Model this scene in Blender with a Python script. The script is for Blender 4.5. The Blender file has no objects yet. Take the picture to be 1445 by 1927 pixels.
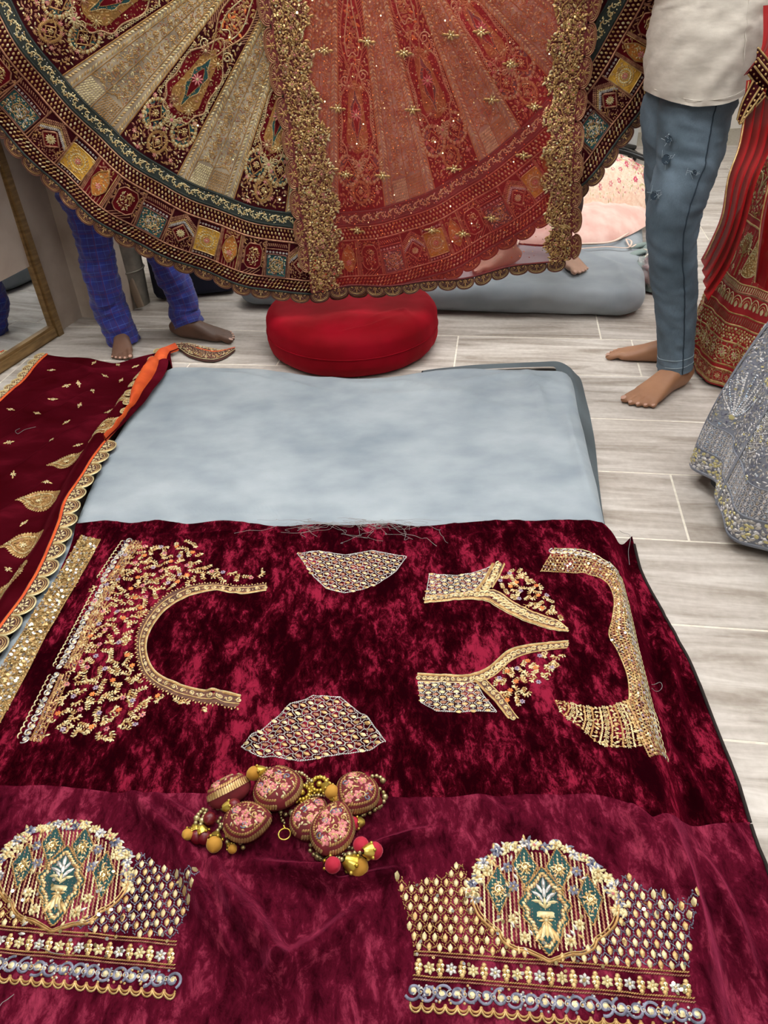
import bpy, bmesh, math, random
import numpy as np
from mathutils import Vector, Matrix, Euler
from mathutils.geometry import delaunay_2d_cdt
R_ = math.radians
rng = np.random.default_rng(7)
scene = bpy.context.scene
col = scene.collection

# ---------------------------------------------------------------- camera
FPX = 1447.0; PITCH = R_(36.6); ROLL = R_(-2.46); CAMH = 1.226
cam_data = bpy.data.cameras.new('camera'); cam = bpy.data.objects.new('camera', cam_data)
col.objects.link(cam)
cam_data.sensor_fit = 'VERTICAL'; cam_data.sensor_height = 36.0; cam_data.sensor_width = 27.0
cam_data.lens = 36.0 * FPX / 1927.0
cam_data.clip_start = 0.02; cam_data.clip_end = 60
cam.matrix_world = (Matrix.Translation((0, 0, CAMH)) @ Euler((math.pi/2 - PITCH, 0, 0)).to_matrix().to_4x4()
                    @ Matrix.Rotation(ROLL, 4, 'Z'))
scene.camera = cam

# ---------------------------------------------------------------- world and exposure
w = bpy.data.worlds.new('world'); scene.world = w; w.use_nodes = True
w.node_tree.nodes['Background'].inputs[0].default_value = (0.9, 0.95, 1.0, 1)
w.node_tree.nodes['Background'].inputs[1].default_value = 0.3
scene.view_settings.view_transform = 'Standard'
scene.view_settings.look = 'None'
scene.view_settings.gamma = 1.0
scene.view_settings.use_curve_mapping = False
scene.view_settings.exposure = 0.0
LIGHT_POWER = 19.5        # emission strength of the ceiling panels
LIGHT_SPOTS = [(0.3, -0.5), (-1.1, 1.35), (0.3, 1.35), (1.7, 1.35), (-0.2, 2.15), (1.2, 3.2), (0.3, 3.7), (2.2, 2.4), (1.4, 4.6), (-.4, 5.0)]
CEIL = 2.75

# ---------------------------------------------------------------- pixel helpers (directions only; distance from the surface touched)
def ray(p):
    p = np.asarray(p, float); x = (p[..., 0]-722.5)/FPX; y = (963.5-p[..., 1])/FPX
    c, s = math.cos(ROLL), math.sin(ROLL); x, y = c*x-s*y, s*x+c*y
    return np.stack([x, math.cos(PITCH)+y*math.sin(PITCH), -math.sin(PITCH)+y*math.cos(PITCH)], -1)
def onz(p, z=0.0):
    d = ray(p); t = (z-CAMH)/d[..., 2]; return np.stack([d[..., 0]*t, d[..., 1]*t, d[..., 2]*t+CAMH], -1)
def ony(p, Y):
    d = ray(p); t = Y/d[..., 1]; return np.stack([d[..., 0]*t, d[..., 1]*t, d[..., 2]*t+CAMH], -1)
def onsurf(p, H, z0=0.06):
    p = np.asarray(p, float); z = np.full(p.shape[:-1], z0)
    for i in range(14):
        d = ray(p); t = (z-CAMH)/d[..., 2]; x, y = d[..., 0]*t, d[..., 1]*t
        z = 0.5*z + 0.5*H(x, y)
    return np.stack([x, y], -1)

# ---------------------------------------------------------------- noise
_perm = np.random.default_rng(3).permutation(256); _perm = np.r_[_perm, _perm]
_ang = np.random.default_rng(4).uniform(0, 2*np.pi, 256)
def perlin(x, y, seed=0):
    x = np.asarray(x, float)+seed*17.3; y = np.asarray(y, float)+seed*9.7
    xi = np.floor(x).astype(int); yi = np.floor(y).astype(int); xf = x-xi; yf = y-yi
    u = xf*xf*xf*(xf*(xf*6-15)+10); v = yf*yf*yf*(yf*(yf*6-15)+10)
    def g(ix, iy, dx, dy):
        a = _ang[_perm[(_perm[ix & 255]+iy) & 255]]
        return np.cos(a)*dx+np.sin(a)*dy
    a = g(xi, yi, xf, yf); b = g(xi+1, yi, xf-1, yf); c = g(xi, yi+1, xf, yf-1); d = g(xi+1, yi+1, xf-1, yf-1)
    return (a*(1-u)+b*u)*(1-v)+(c*(1-u)+d*u)*v
def fbm(x, y, o=3, seed=0):
    s = 0; a = 1.0
    for i in range(o):
        s = s+a*perlin(x*2**i, y*2**i, seed+i); a *= .5
    return s
def sstep(a, b, x):
    t = np.clip((x-a)/(b-a), 0, 1); return t*t*(3-2*t)

# ---------------------------------------------------------------- materials
MATS = {}
def mat(name, c1, rough=.6, metal=0.0, c2=None, nscale=20, stretch=(1, 1, 1), detail=3, sheen=0, sheen_tint=None, bump=0, bscale=200,
        bstretch=None, ramp=(.35, .65), spec=.5, alpha=1, emit=0, coat=0, bdist=.002, sheen_rough=.35):
    if name in MATS: return MATS[name]
    m = bpy.data.materials.new(name); m.use_nodes = True; nt = m.node_tree; b = nt.nodes['Principled BSDF']
    b.inputs['Base Color'].default_value = (*c1, 1); b.inputs['Roughness'].default_value = rough
    b.inputs['Metallic'].default_value = metal; b.inputs['Specular IOR Level'].default_value = spec
    if sheen:
        b.inputs['Sheen Weight'].default_value = sheen; b.inputs['Sheen Roughness'].default_value = sheen_rough
        b.inputs['Sheen Tint'].default_value = (*(sheen_tint or c1), 1)
    if coat: b.inputs['Coat Weight'].default_value = coat
    tc = nt.nodes.new('ShaderNodeTexCoord')
    if c2 is not None:
        mp = nt.nodes.new('ShaderNodeMapping'); mp.inputs['Scale'].default_value = stretch
        nz = nt.nodes.new('ShaderNodeTexNoise'); nz.inputs['Scale'].default_value = nscale; nz.inputs['Detail'].default_value = detail
        rp = nt.nodes.new('ShaderNodeValToRGB'); rp.color_ramp.elements[0].position = ramp[0]; rp.color_ramp.elements[1].position = ramp[1]
        rp.color_ramp.elements[0].color = (*c1, 1); rp.color_ramp.elements[1].color = (*c2, 1)
        nt.links.new(tc.outputs['Object'], mp.inputs[0]); nt.links.new(mp.outputs[0], nz.inputs['Vector'])
        nt.links.new(nz.outputs[0], rp.inputs[0]); nt.links.new(rp.outputs[0], b.inputs['Base Color'])
    if bump:
        mp2 = nt.nodes.new('ShaderNodeMapping'); mp2.inputs['Scale'].default_value = bstretch or (1, 1, 1)
        nz2 = nt.nodes.new('ShaderNodeTexNoise'); nz2.inputs['Scale'].default_value = bscale; nz2.inputs['Detail'].default_value = 4
        bp = nt.nodes.new('ShaderNodeBump'); bp.inputs['Strength'].default_value = bump; bp.inputs['Distance'].default_value = bdist
        nt.links.new(tc.outputs['Object'], mp2.inputs[0]); nt.links.new(mp2.outputs[0], nz2.inputs['Vector'])
        nt.links.new(nz2.outputs[0], bp.inputs['Height']); nt.links.new(bp.outputs[0], b.inputs['Normal'])
    if alpha < 1: b.inputs['Alpha'].default_value = alpha
    if emit:
        b.inputs['Emission Color'].default_value = (*c1, 1); b.inputs['Emission Strength'].default_value = emit
    MATS[name] = m
    return m
def S(h):   # '#rrggbb' display colour -> linear
    v = [int(h[i:i+2], 16)/255 for i in (1, 3, 5)]
    return tuple(x/12.92 if x <= .04045 else ((x+.055)/1.055)**2.4 for x in v)

# ---------------------------------------------------------------- mesh builder
class MB:
    def __init__(s): s.V = []; s.F = []; s.n = 0
    def add(s, V, F, m=0):
        V = np.asarray(V, float).reshape(-1, 3); F = np.asarray(F, int)
        if len(V) == 0 or len(F) == 0: return
        s.F.append((F+s.n, m)); s.V.append(V); s.n += len(V)
    def tris(s): return sum(len(f)*(f.shape[1]-2) for f, m in s.F)
    def mesh(s, name, mats, smooth=True):
        me = bpy.data.meshes.new(name)
        if not s.V: return me
        V = np.concatenate(s.V); loops = []; starts = []; mi = []; pos = 0
        for f, m in s.F:
            k = f.shape[1]; loops.append(f.ravel()); starts.append(pos+np.arange(len(f))*k); pos += len(f)*k
            mi.append(np.full(len(f), m, np.int32))
        loops = np.concatenate(loops).astype(np.int32); starts = np.concatenate(starts).astype(np.int32); mi = np.concatenate(mi)
        me.vertices.add(len(V)); me.vertices.foreach_set('co', V.astype(np.float32).ravel())
        me.loops.add(len(loops)); me.loops.foreach_set('vertex_index', loops)
        me.polygons.add(len(starts)); me.polygons.foreach_set('loop_start', starts)
        me.polygons.foreach_set('material_index', mi)
        me.polygons.foreach_set('use_smooth', np.full(len(starts), smooth, bool))
        for m in (mats if isinstance(mats, (list, tuple)) else [mats]): me.materials.append(m)
        me.update(calc_edges=True); me.validate()
        return me
    def build(s, name, mats, parent=None, smooth=True, kind=None, label=None, origin=None):
        me = s.mesh(name, mats, smooth)
        o = bpy.data.objects.new(name, me); col.objects.link(o)
        if parent is not None: attach(o, parent)
        if kind: o['kind'] = kind
        if label: o['label'] = label
        return o
def attach(o, parent):
    o.parent = parent; o.matrix_parent_inverse = Matrix.Translation(-Vector(wloc(parent)))
def wloc(o):
    v = Vector(o.location)
    if o.parent is not None and not o.get('local'): pass
    return v
def thing(name, label, cat, loc=(0, 0, 0), group=None):
    o = bpy.data.objects.new(name, None); col.objects.link(o); o.location = loc; o.empty_display_size = .05
    o['label'] = label; o['category'] = cat
    if group: o['group'] = group
    return o
def tag(o, label, cat, group=None):
    o['label'] = label; o['category'] = cat
    if group: o['group'] = group
    return o
def struct(o): o['kind'] = 'structure'; return o

# ---- grids and solids
def gridfaces(nu, nv, closed=False):
    i = np.arange(nu-1)[:, None]; j = np.arange(nv if closed else nv-1)[None, :]
    a = i*nv+j; b = i*nv+(j+1) % nv; return np.stack([a, b, b+nv, a+nv], -1).reshape(-1, 4)
def grid(mb, X, Y, Z, m=0, closed=False, flip=False):
    nu, nv = X.shape; F = gridfaces(nu, nv, closed)
    mb.add(np.stack([X, Y, Z], -1), F[:, ::-1] if flip else F, m)
def box(mb, c, d, m=0, rot=None, bevel=0):
    x, y, z = np.array(d)/2.0
    if bevel:
        e = min(bevel, x*.9, y*.9, z*.9); V = []
        bm = bmesh.new(); bmesh.ops.create_cube(bm, size=1)
        for v in bm.verts: v.co = Vector((v.co.x*2*x, v.co.y*2*y, v.co.z*2*z))
        bmesh.ops.bevel(bm, geom=bm.edges[:], offset=e, segments=2, affect='EDGES', profile=.5)
        bmesh.ops.triangulate(bm, faces=bm.faces[:])
        bm.verts.index_update(); V = np.array([v.co[:] for v in bm.verts]); F = np.array([[v.index for v in f.verts] for f in bm.faces]); bm.free()
    else:
        V = np.array([(a*x, b*y, cc*z) for a in (-1, 1) for b in (-1, 1) for cc in (-1, 1)])
        F = np.array([(0, 1, 3, 2), (4, 6, 7, 5), (0, 4, 5, 1), (2, 3, 7, 6), (0, 2, 6, 4), (1, 5, 7, 3)])
    if rot is not None: V = V @ np.array(rot).T
    mb.add(V+np.array(c), F, m)
def rotz(a): c, s = math.cos(a), math.sin(a); return np.array([[c, -s, 0], [s, c, 0], [0, 0, 1]])
def frames(P):
    T = np.gradient(P, axis=0); T /= np.linalg.norm(T, axis=1)[:, None]+1e-12; return T
def loft(mb, P, R1, R2=None, m=0, n=16, up=(0, 0, 1), cap=True, wob=None, power=2.0):
    """tube along P; R1 half-size along side axis, R2 along the other axis"""
    P = np.asarray(P, float); R1 = np.broadcast_to(np.asarray(R1, float), (len(P),)); R2 = R1 if R2 is None else np.broadcast_to(np.asarray(R2, float), (len(P),))
    T = frames(P); up = np.broadcast_to(np.asarray(up, float), P.shape)
    A = np.cross(T, up); A /= np.linalg.norm(A, axis=1)[:, None]+1e-12; B = np.cross(A, T)
    th = np.linspace(0, 2*np.pi, n, endpoint=False); c, s = np.cos(th), np.sin(th)
    if power != 2.0: c, s = np.sign(c)*abs(c)**(2/power), np.sign(s)*abs(s)**(2/power)
    k = np.ones((len(P), n)) if wob is None else wob
    V = P[:, None]+k[..., None]*(A[:, None]*(R1[:, None]*c)[..., None]+B[:, None]*(R2[:, None]*s)[..., None])
    F = gridfaces(len(P), n, True); mb.add(V.reshape(-1, 3), F, m)
    if cap:
        for e in (0, len(P)-1):
            ring = V[e]; idx = np.arange(n); tri = np.stack([idx, (idx+1) % n, np.full(n, n)], -1)
            if e == 0: tri = tri[:, ::-1]
            mb.add(np.vstack([ring, ring.mean(0)]), tri, m)
    return V
def catmull(P, n=8, closed=False):
    P = np.asarray(P, float)
    Q = np.vstack([P[-1:], P, P[:2]]) if closed else np.vstack([2*P[:1]-P[1:2], P, 2*P[-1:]-P[-2:-1]])
    out = []; t = np.linspace(0, 1, n, endpoint=False)[:, None]
    for i in range(len(Q)-3):
        a, b, c, d = Q[i:i+4]; out.append(.5*((2*b)+(-a+c)*t+(2*a-5*b+4*c-d)*t*t+(-a+3*b-3*c+d)*t**3))
    if not closed: out.append(P[-1:])
    return np.vstack(out)
def resample(P, step=None, n=None, closed=False):
    P = np.asarray(P, float)
    if closed: P = np.vstack([P, P[:1]])
    d = np.r_[0, np.cumsum(np.linalg.norm(np.diff(P, axis=0), axis=1))]
    if n is None: n = max(2, int(round(d[-1]/step))+1)
    s = np.linspace(0, d[-1], n); Q = np.stack([np.interp(s, d, P[:, k]) for k in range(P.shape[1])], -1)
    return Q[:-1] if closed else Q
def sphere_tpl(nu=6, nv=8):
    V = [(0, 0, 1)]; F = []
    for i in range(1, nu):
        a = math.pi*i/nu
        for j in range(nv): b = 2*math.pi*j/nv; V.append((math.sin(a)*math.cos(b), math.sin(a)*math.sin(b), math.cos(a)))
    V.append((0, 0, -1)); L = len(V)-1
    for j in range(nv):
        F.append((0, 1+j, 1+(j+1) % nv)); F.append((L, L-nv+(j+1) % nv, L-nv+j))
    for i in range(nu-2):
        for j in range(nv):
            a = 1+i*nv+j; b = 1+i*nv+(j+1) % nv; F.append((a, a+nv, b)); F.append((b, a+nv, b+nv))
    return np.array(V), np.array(F)
SPH = sphere_tpl(); SPHL = sphere_tpl(4, 6)
def balls(mb, P, r, m=0, tpl=SPHL):
    P = np.asarray(P, float).reshape(-1, 3); r = np.broadcast_to(np.asarray(r, float), (len(P),))
    V = P[:, None]+tpl[0][None]*r[:, None, None]; n = len(tpl[0])
    F = tpl[1][None]+(np.arange(len(P))*n)[:, None, None]; mb.add(V.reshape(-1, 3), F.reshape(-1, 3), m)

# ---- embroidery: flat designs stamped on a surface S(a, b, h) -> xyz
def _ringtpl(pts, apex=(0, 0, 1)):
    V = np.array([(x, y, 0) for x, y in pts]+[apex]); n = len(pts)
    return V, np.array([(i, (i+1) % n, n) for i in range(n)])
T_BEAD = _ringtpl([(.5*math.cos(a), .5*math.sin(a)) for a in np.linspace(0, 2*np.pi, 6, endpoint=False)])
T_LEAF = _ringtpl([(.5, 0), (.12, .5), (-.28, .4), (-.5, 0), (-.28, -.4), (.12, -.5)], (-.05, 0, 1))
T_LOZ = _ringtpl([(.5, 0), (0, .5), (-.5, 0), (0, -.5)])
T_BAR = _ringtpl([(.5, .35), (.38, .5), (-.38, .5), (-.5, .35), (-.5, -.35), (-.38, -.5), (.38, -.5), (.5, -.35)])
T_SEQ = (np.array([(.5*math.cos(a), .5*math.sin(a), .6+.4*math.cos(a+.6)) for a in np.linspace(0, 2*np.pi, 6, endpoint=False)]), np.array([(0, 1, 2), (0, 2, 3), (0, 3, 4), (0, 4, 5)]))
def stamp(mb, S_, tpl, x, y, rot=0, sx=.01, sy=None, h=.002, h0=0.0, m=0):
    x = np.atleast_1d(np.asarray(x, float)); y = np.atleast_1d(np.asarray(y, float)); k = len(x)
    if k == 0: return
    b = lambda q: np.broadcast_to(np.asarray(q, float), (k,))[:, None]
    rot, sx, h, h0 = b(rot), b(sx), b(h), b(h0); sy = sx if sy is None else b(sy)
    V, F = tpl; tx, ty, tz = V[:, 0][None]*sx, V[:, 1][None]*sy, V[:, 2][None]*h+h0
    c, s = np.cos(rot), np.sin(rot)
    X = x[:, None]+c*tx-s*ty; Y = y[:, None]+s*tx+c*ty
    P = S_(X, Y, tz); n = V.shape[0]
    FF = (F[None]+(np.arange(k)*n)[:, None, None]).reshape(-1, F.shape[1])
    if np.ndim(m) == 0: mb.add(P.reshape(-1, 3), FF, int(m))
    else:
        m = np.asarray(m); mb.V.append(P.reshape(-1, 3)); FF = FF.reshape(k, -1, F.shape[1])
        for v in np.unique(m): mb.F.append((FF[m == v].reshape(-1, F.shape[1])+mb.n, int(v)))
        mb.n += k*n
def ribbon(mb, S_, P, w=.003, h=.0015, h0=0.0, m=0, closed=False, step=None):
    P = np.asarray(P, float)
    if step: P = resample(P, step, closed=closed)
    if closed: Q = np.vstack([P[-1:], P, P[:1]]); T = (Q[2:]-Q[:-2])
    else: T = np.gradient(P, axis=0)
    T /= np.linalg.norm(T, axis=1)[:, None]+1e-12; N = np.stack([-T[:, 1], T[:, 0]], -1)
    w = np.broadcast_to(np.asarray(w, float), (len(P),))[:, None]
    A = P+N*w/2; B = P-N*w/2
    L = S_(A[:, 0], A[:, 1], np.full(len(P), h0)); C = S_(P[:, 0], P[:, 1], np.full(len(P), h0+h)); Rr = S_(B[:, 0], B[:, 1], np.full(len(P), h0))
    V = np.stack([L, C, Rr], 1).reshape(-1, 3); n = len(P); i = np.arange(n if closed else n-1); j = (i+1) % n
    F = np.vstack([np.stack([3*i, 3*j, 3*j+1, 3*i+1], -1), np.stack([3*i+1, 3*j+1, 3*j+2, 3*i+2], -1)])
    mb.add(V, F, m)
def rope(mb, S_, P, size=.006, wid=.0025, gap=.003, ang=.6, h=.002, h0=0.0, m=0, tpl=T_LEAF, closed=False, alt=False, off=0.0):
    P = resample(P, gap, closed=closed)
    if len(P) < 3: return
    T = np.gradient(P, axis=0); a = np.arctan2(T[:, 1], T[:, 0])
    an = np.full(len(P), ang)
    N = np.stack([-np.sin(a), np.cos(a)], -1)
    if alt: an[1::2] *= -1; P = P+N*(np.where(np.arange(len(P)) % 2, -1, 1)*off)[:, None]
    mm = m if np.ndim(m) == 0 else np.asarray(m)[np.arange(len(P)) % len(m)]
    stamp(mb, S_, tpl, P[:, 0], P[:, 1], a+an, size, wid, h, h0, mm)
def flower(mb, S_, x, y, r, n=5, mp=0, mc=1, rot=0, h=.002, h0=0.0, wid=.7):
    x = np.atleast_1d(np.asarray(x, float)); y = np.atleast_1d(np.asarray(y, float)); r = np.broadcast_to(np.asarray(r, float), x.shape); rot = np.broadcast_to(np.asarray(rot, float), x.shape)
    mp = np.broadcast_to(np.asarray(mp), x.shape)
    for i in range(n):
        a = rot+2*np.pi*i/n
        stamp(mb, S_, T_LEAF, x+np.cos(a)*r*.58, y+np.sin(a)*r*.58, a, r*.9, r*wid*2.4/n*1.5, h, h0, mp)
    stamp(mb, S_, T_BEAD, x, y, 0, r*.55, r*.55, h*1.4, h0, mc)
def spiral(cx, cy, r, turns=1.4, a0=0, sgn=1, n=22):
    t = np.linspace(0, 1, n); a = a0+sgn*t*turns*2*np.pi; q = r*(1-.82*t); return np.stack([cx+q*np.cos(a), cy+q*np.sin(a)], -1)
def circle(cx, cy, r, n=24, ry=None, rot=0):
    a = np.linspace(0, 2*np.pi, n, endpoint=False); x = r*np.cos(a); y = (ry or r)*np.sin(a)
    return np.stack([cx+x*math.cos(rot)-y*math.sin(rot), cy+x*math.sin(rot)+y*math.cos(rot)], -1)
def inside(poly, x, y):
    poly = np.asarray(poly, float); x = np.asarray(x, float); y = np.asarray(y, float); c = np.zeros(x.shape, bool)
    for (x1, y1), (x2, y2) in zip(poly, np.roll(poly, -1, 0)):
        k = ((y1 > y) != (y2 > y)) & (x < (x2-x1)*(y-y1)/((y2-y1) if y2 != y1 else 1e-12)+x1); c ^= k
    return c
def edgedist(poly, x, y, closed=True):
    poly = np.asarray(poly, float); d = np.full(np.shape(x), 1e9); Q = np.roll(poly, -1, 0) if closed else poly[1:]
    for (x1, y1), (x2, y2) in zip(poly, Q):
        vx, vy = x2-x1, y2-y1; t = np.clip(((x-x1)*vx+(y-y1)*vy)/(vx*vx+vy*vy+1e-15), 0, 1)
        d = np.minimum(d, np.hypot(x-x1-t*vx, y-y1-t*vy))
    return d
def polyfill(mb, S_, poly, h=.001, m=0, step=.02, wall=True, h0=0.0):
    """solid thin patch filling a flat outline, following the surface"""
    B = resample(poly, step, closed=True); x0, y0 = B.min(0); x1, y1 = B.max(0)
    gx, gy = np.meshgrid(np.arange(x0+step/2, x1, step), np.arange(y0+step/2, y1, step)); gx, gy = gx.ravel(), gy.ravel()
    k = inside(B, gx, gy); gx, gy = gx[k], gy[k]
    if len(gx): k = edgedist(B, gx, gy) > step*.35; gx, gy = gx[k], gy[k]
    pts = [Vector(p) for p in B.tolist()]+[Vector(p) for p in zip(gx.tolist(), gy.tolist())]; n = len(B)
    v, e, f, *_ = delaunay_2d_cdt(pts, [(i, (i+1) % n) for i in range(n)], [], 1, 1e-6)
    V = np.array([p[:] for p in v]); F = np.array([q for q in f if len(q) == 3])
    if len(F) == 0: return
    a = V[F]; ar = (a[:, 1, 0]-a[:, 0, 0])*(a[:, 2, 1]-a[:, 0, 1])-(a[:, 1, 1]-a[:, 0, 1])*(a[:, 2, 0]-a[:, 0, 0]); F[ar < 0] = F[ar < 0][:, ::-1]
    mb.add(S_(V[:, 0], V[:, 1], np.full(len(V), h)), F, m)
    if wall:
        i = np.arange(n); j = (i+1) % n
        mb.add(np.vstack([S_(B[:, 0], B[:, 1], np.full(n, h)), S_(B[:, 0], B[:, 1], np.full(n, h0))]), np.stack([i, i+n, j+n, j], -1), m)
def frame2d(o, ax, sx=1, sy=1):
    """local design coords (u right, v up) -> surface coords, with origin o and v-axis direction ax"""
    ax = np.asarray(ax, float); ax = ax/np.linalg.norm(ax); rx = np.array([ax[1], -ax[0]])
    return lambda P: np.asarray(o)+np.asarray(P, float)[..., :1]*rx*sx+np.asarray(P, float)[..., 1:2]*ax*sy
# ================================================================ materials
GOLD = mat('gold_thread', S('#a68450'), .38, .55, S('#c7ac78'), 90)
PALE = mat('pale_gold_thread', S('#b3a476'), .42, .4, S('#d2c59a'), 90)
ANTQ = mat('antique_gold_thread', S('#8f6b3c'), .42, .5, S('#b48d57'), 90)
COPP = mat('copper_thread', S('#7d4f3c'), .42, .45, S('#a87a5c'), 90)
SILV = mat('silver_thread', S('#9c9a98'), .35, .5, S('#c9c6c0'), 90)
SLATE = mat('slate_blue_thread', S('#4e4f60'), .5, .2, S('#83859a'), 90)
SEQ = mat('sequin', S('#f4e2a8'), .12, .9)
SEQW = mat('silver_sequin', S('#eef2f4'), .1, .95)
PINK = mat('pink_thread', S('#b9626a'), .7, 0, S('#d58a86'), 60)
ORNG = mat('orange_thread', S('#c9622d'), .7, 0, S('#e08a3f'), 60)
LILAC = mat('lilac_thread', S('#8f7c93'), .7, 0, S('#b39aa6'), 60)
BLUE = mat('blue_thread', S('#33405e'), .7)
TEAL = mat('teal_felt', S('#12393b'), .9, 0, S('#1b4a4a'), 40, sheen=.3)
VELV = mat('maroon_velvet', S('#2a060c'), .8, 0, S('#3a0a12'), 18, spec=.06, sheen=.1, sheen_tint=S('#c0485a'))
BROWN = mat('brown_edging', S('#4a2a22'), .7, .1, S('#6a4232'), 60)
DRED = mat('deep_red_velvet', S('#4a0a11'), .8, 0, S('#5e0f18'), 16, spec=.06, sheen=.15, sheen_tint=S('#d05060'))
EMB = [GOLD, PALE, ANTQ, COPP, SILV, SLATE, SEQ, SEQW, PINK, ORNG, LILAC, BLUE, TEAL, VELV, BROWN, DRED]
gG, gP, gA, gC, gS, gL, gQ, gW, gPk, gO, gLi, gB, gT, gV, gBr, gR = range(16)

def suede(name, a, b):
    m = mat(name, S(a), .85, 0, S(b), 5.5, detail=8, stretch=(1, 1.4, 1), sheen=.35, sheen_tint=S('#c9d6dc'), bump=.12, bscale=420, ramp=(.3, .7)); return m
M_SUEDE = suede('grey_suede', '#808d97', '#a3aeb5')
M_SUEDE2 = suede('grey_suede_worn', '#7d868d', '#959da3')
M_REDV = mat('red_velvet', S('#780310'), .75, 0, S('#8a0419'), 7, sheen=.35, sheen_tint=S('#e02038'), spec=.1, bump=.1, bscale=300)

def crushed(name, dark, mid, lite, sc, stretch, sheen, tint, lo=.36, hi=.66, bump=.5, det=7, rgh=.68):
    m = bpy.data.materials.new(name); m.use_nodes = True; nt = m.node_tree; b = nt.nodes['Principled BSDF']; N = nt.nodes.new; L = nt.links.new
    tc = N('ShaderNodeTexCoord'); mp = N('ShaderNodeMapping'); mp.inputs['Scale'].default_value = stretch; mp.inputs['Rotation'].default_value = (0, 0, .5)
    n1 = N('ShaderNodeTexNoise'); n1.inputs['Scale'].default_value = sc; n1.inputs['Detail'].default_value = det; n1.inputs['Roughness'].default_value = rgh; n1.inputs['Distortion'].default_value = .35
    n2 = N('ShaderNodeTexNoise'); n2.inputs['Scale'].default_value = sc*.28; n2.inputs['Detail'].default_value = 3
    mx = N('ShaderNodeMath'); mx.operation = 'MULTIPLY_ADD'; mx.inputs[1].default_value = .55
    rp = N('ShaderNodeValToRGB'); e = rp.color_ramp.elements; e[0].position = lo; e[1].position = hi
    e[0].color = (*S(dark), 1); e[1].color = (*S(lite), 1); q = e.new((lo+hi)/2); q.color = (*S(mid), 1)
    L(tc.outputs['Object'], mp.inputs[0]); L(mp.outputs[0], n1.inputs['Vector']); L(mp.outputs[0], n2.inputs['Vector'])
    ad = N('ShaderNodeMath'); ad.operation = 'SUBTRACT'; ad.inputs[1].default_value = .5; L(n2.outputs[0], ad.inputs[0])
    L(ad.outputs[0], mx.inputs[0]); L(n1.outputs[0], mx.inputs[2]); L(mx.outputs[0], rp.inputs[0]); L(rp.outputs[0], b.inputs['Base Color'])
    bp = N('ShaderNodeBump'); bp.inputs['Strength'].default_value = bump; bp.inputs['Distance'].default_value = .006
    L(mx.outputs[0], bp.inputs['Height']); L(bp.outputs[0], b.inputs['Normal'])
    b.inputs['Roughness'].default_value = .8; b.inputs['Specular IOR Level'].default_value = 0.0
    b.inputs['Sheen Weight'].default_value = sheen; b.inputs['Sheen Roughness'].default_value = .22; b.inputs['Sheen Tint'].default_value = (*S(tint), 1)
    MATS[name] = m; return m
M_CRUSH = crushed('crushed_maroon_velvet', '#1e0107', '#3a0510', '#8c2039', 62, (1, .45, 1), .3, '#a81c3c', .41, .64, .6, 10, .80)
M_CRUSH2 = crushed('plum_maroon_velvet', '#2e0510', '#541023', '#94334c', 48, (1, .5, 1), .9, '#c84870', .34, .69, .4, 10, .76)
M_SHAWL = crushed('wine_velvet', '#330409', '#420812', '#661424', 5, (.6, 1.4, 1), .2, '#d04860', .3, .75, .12, 5, .6)

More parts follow.
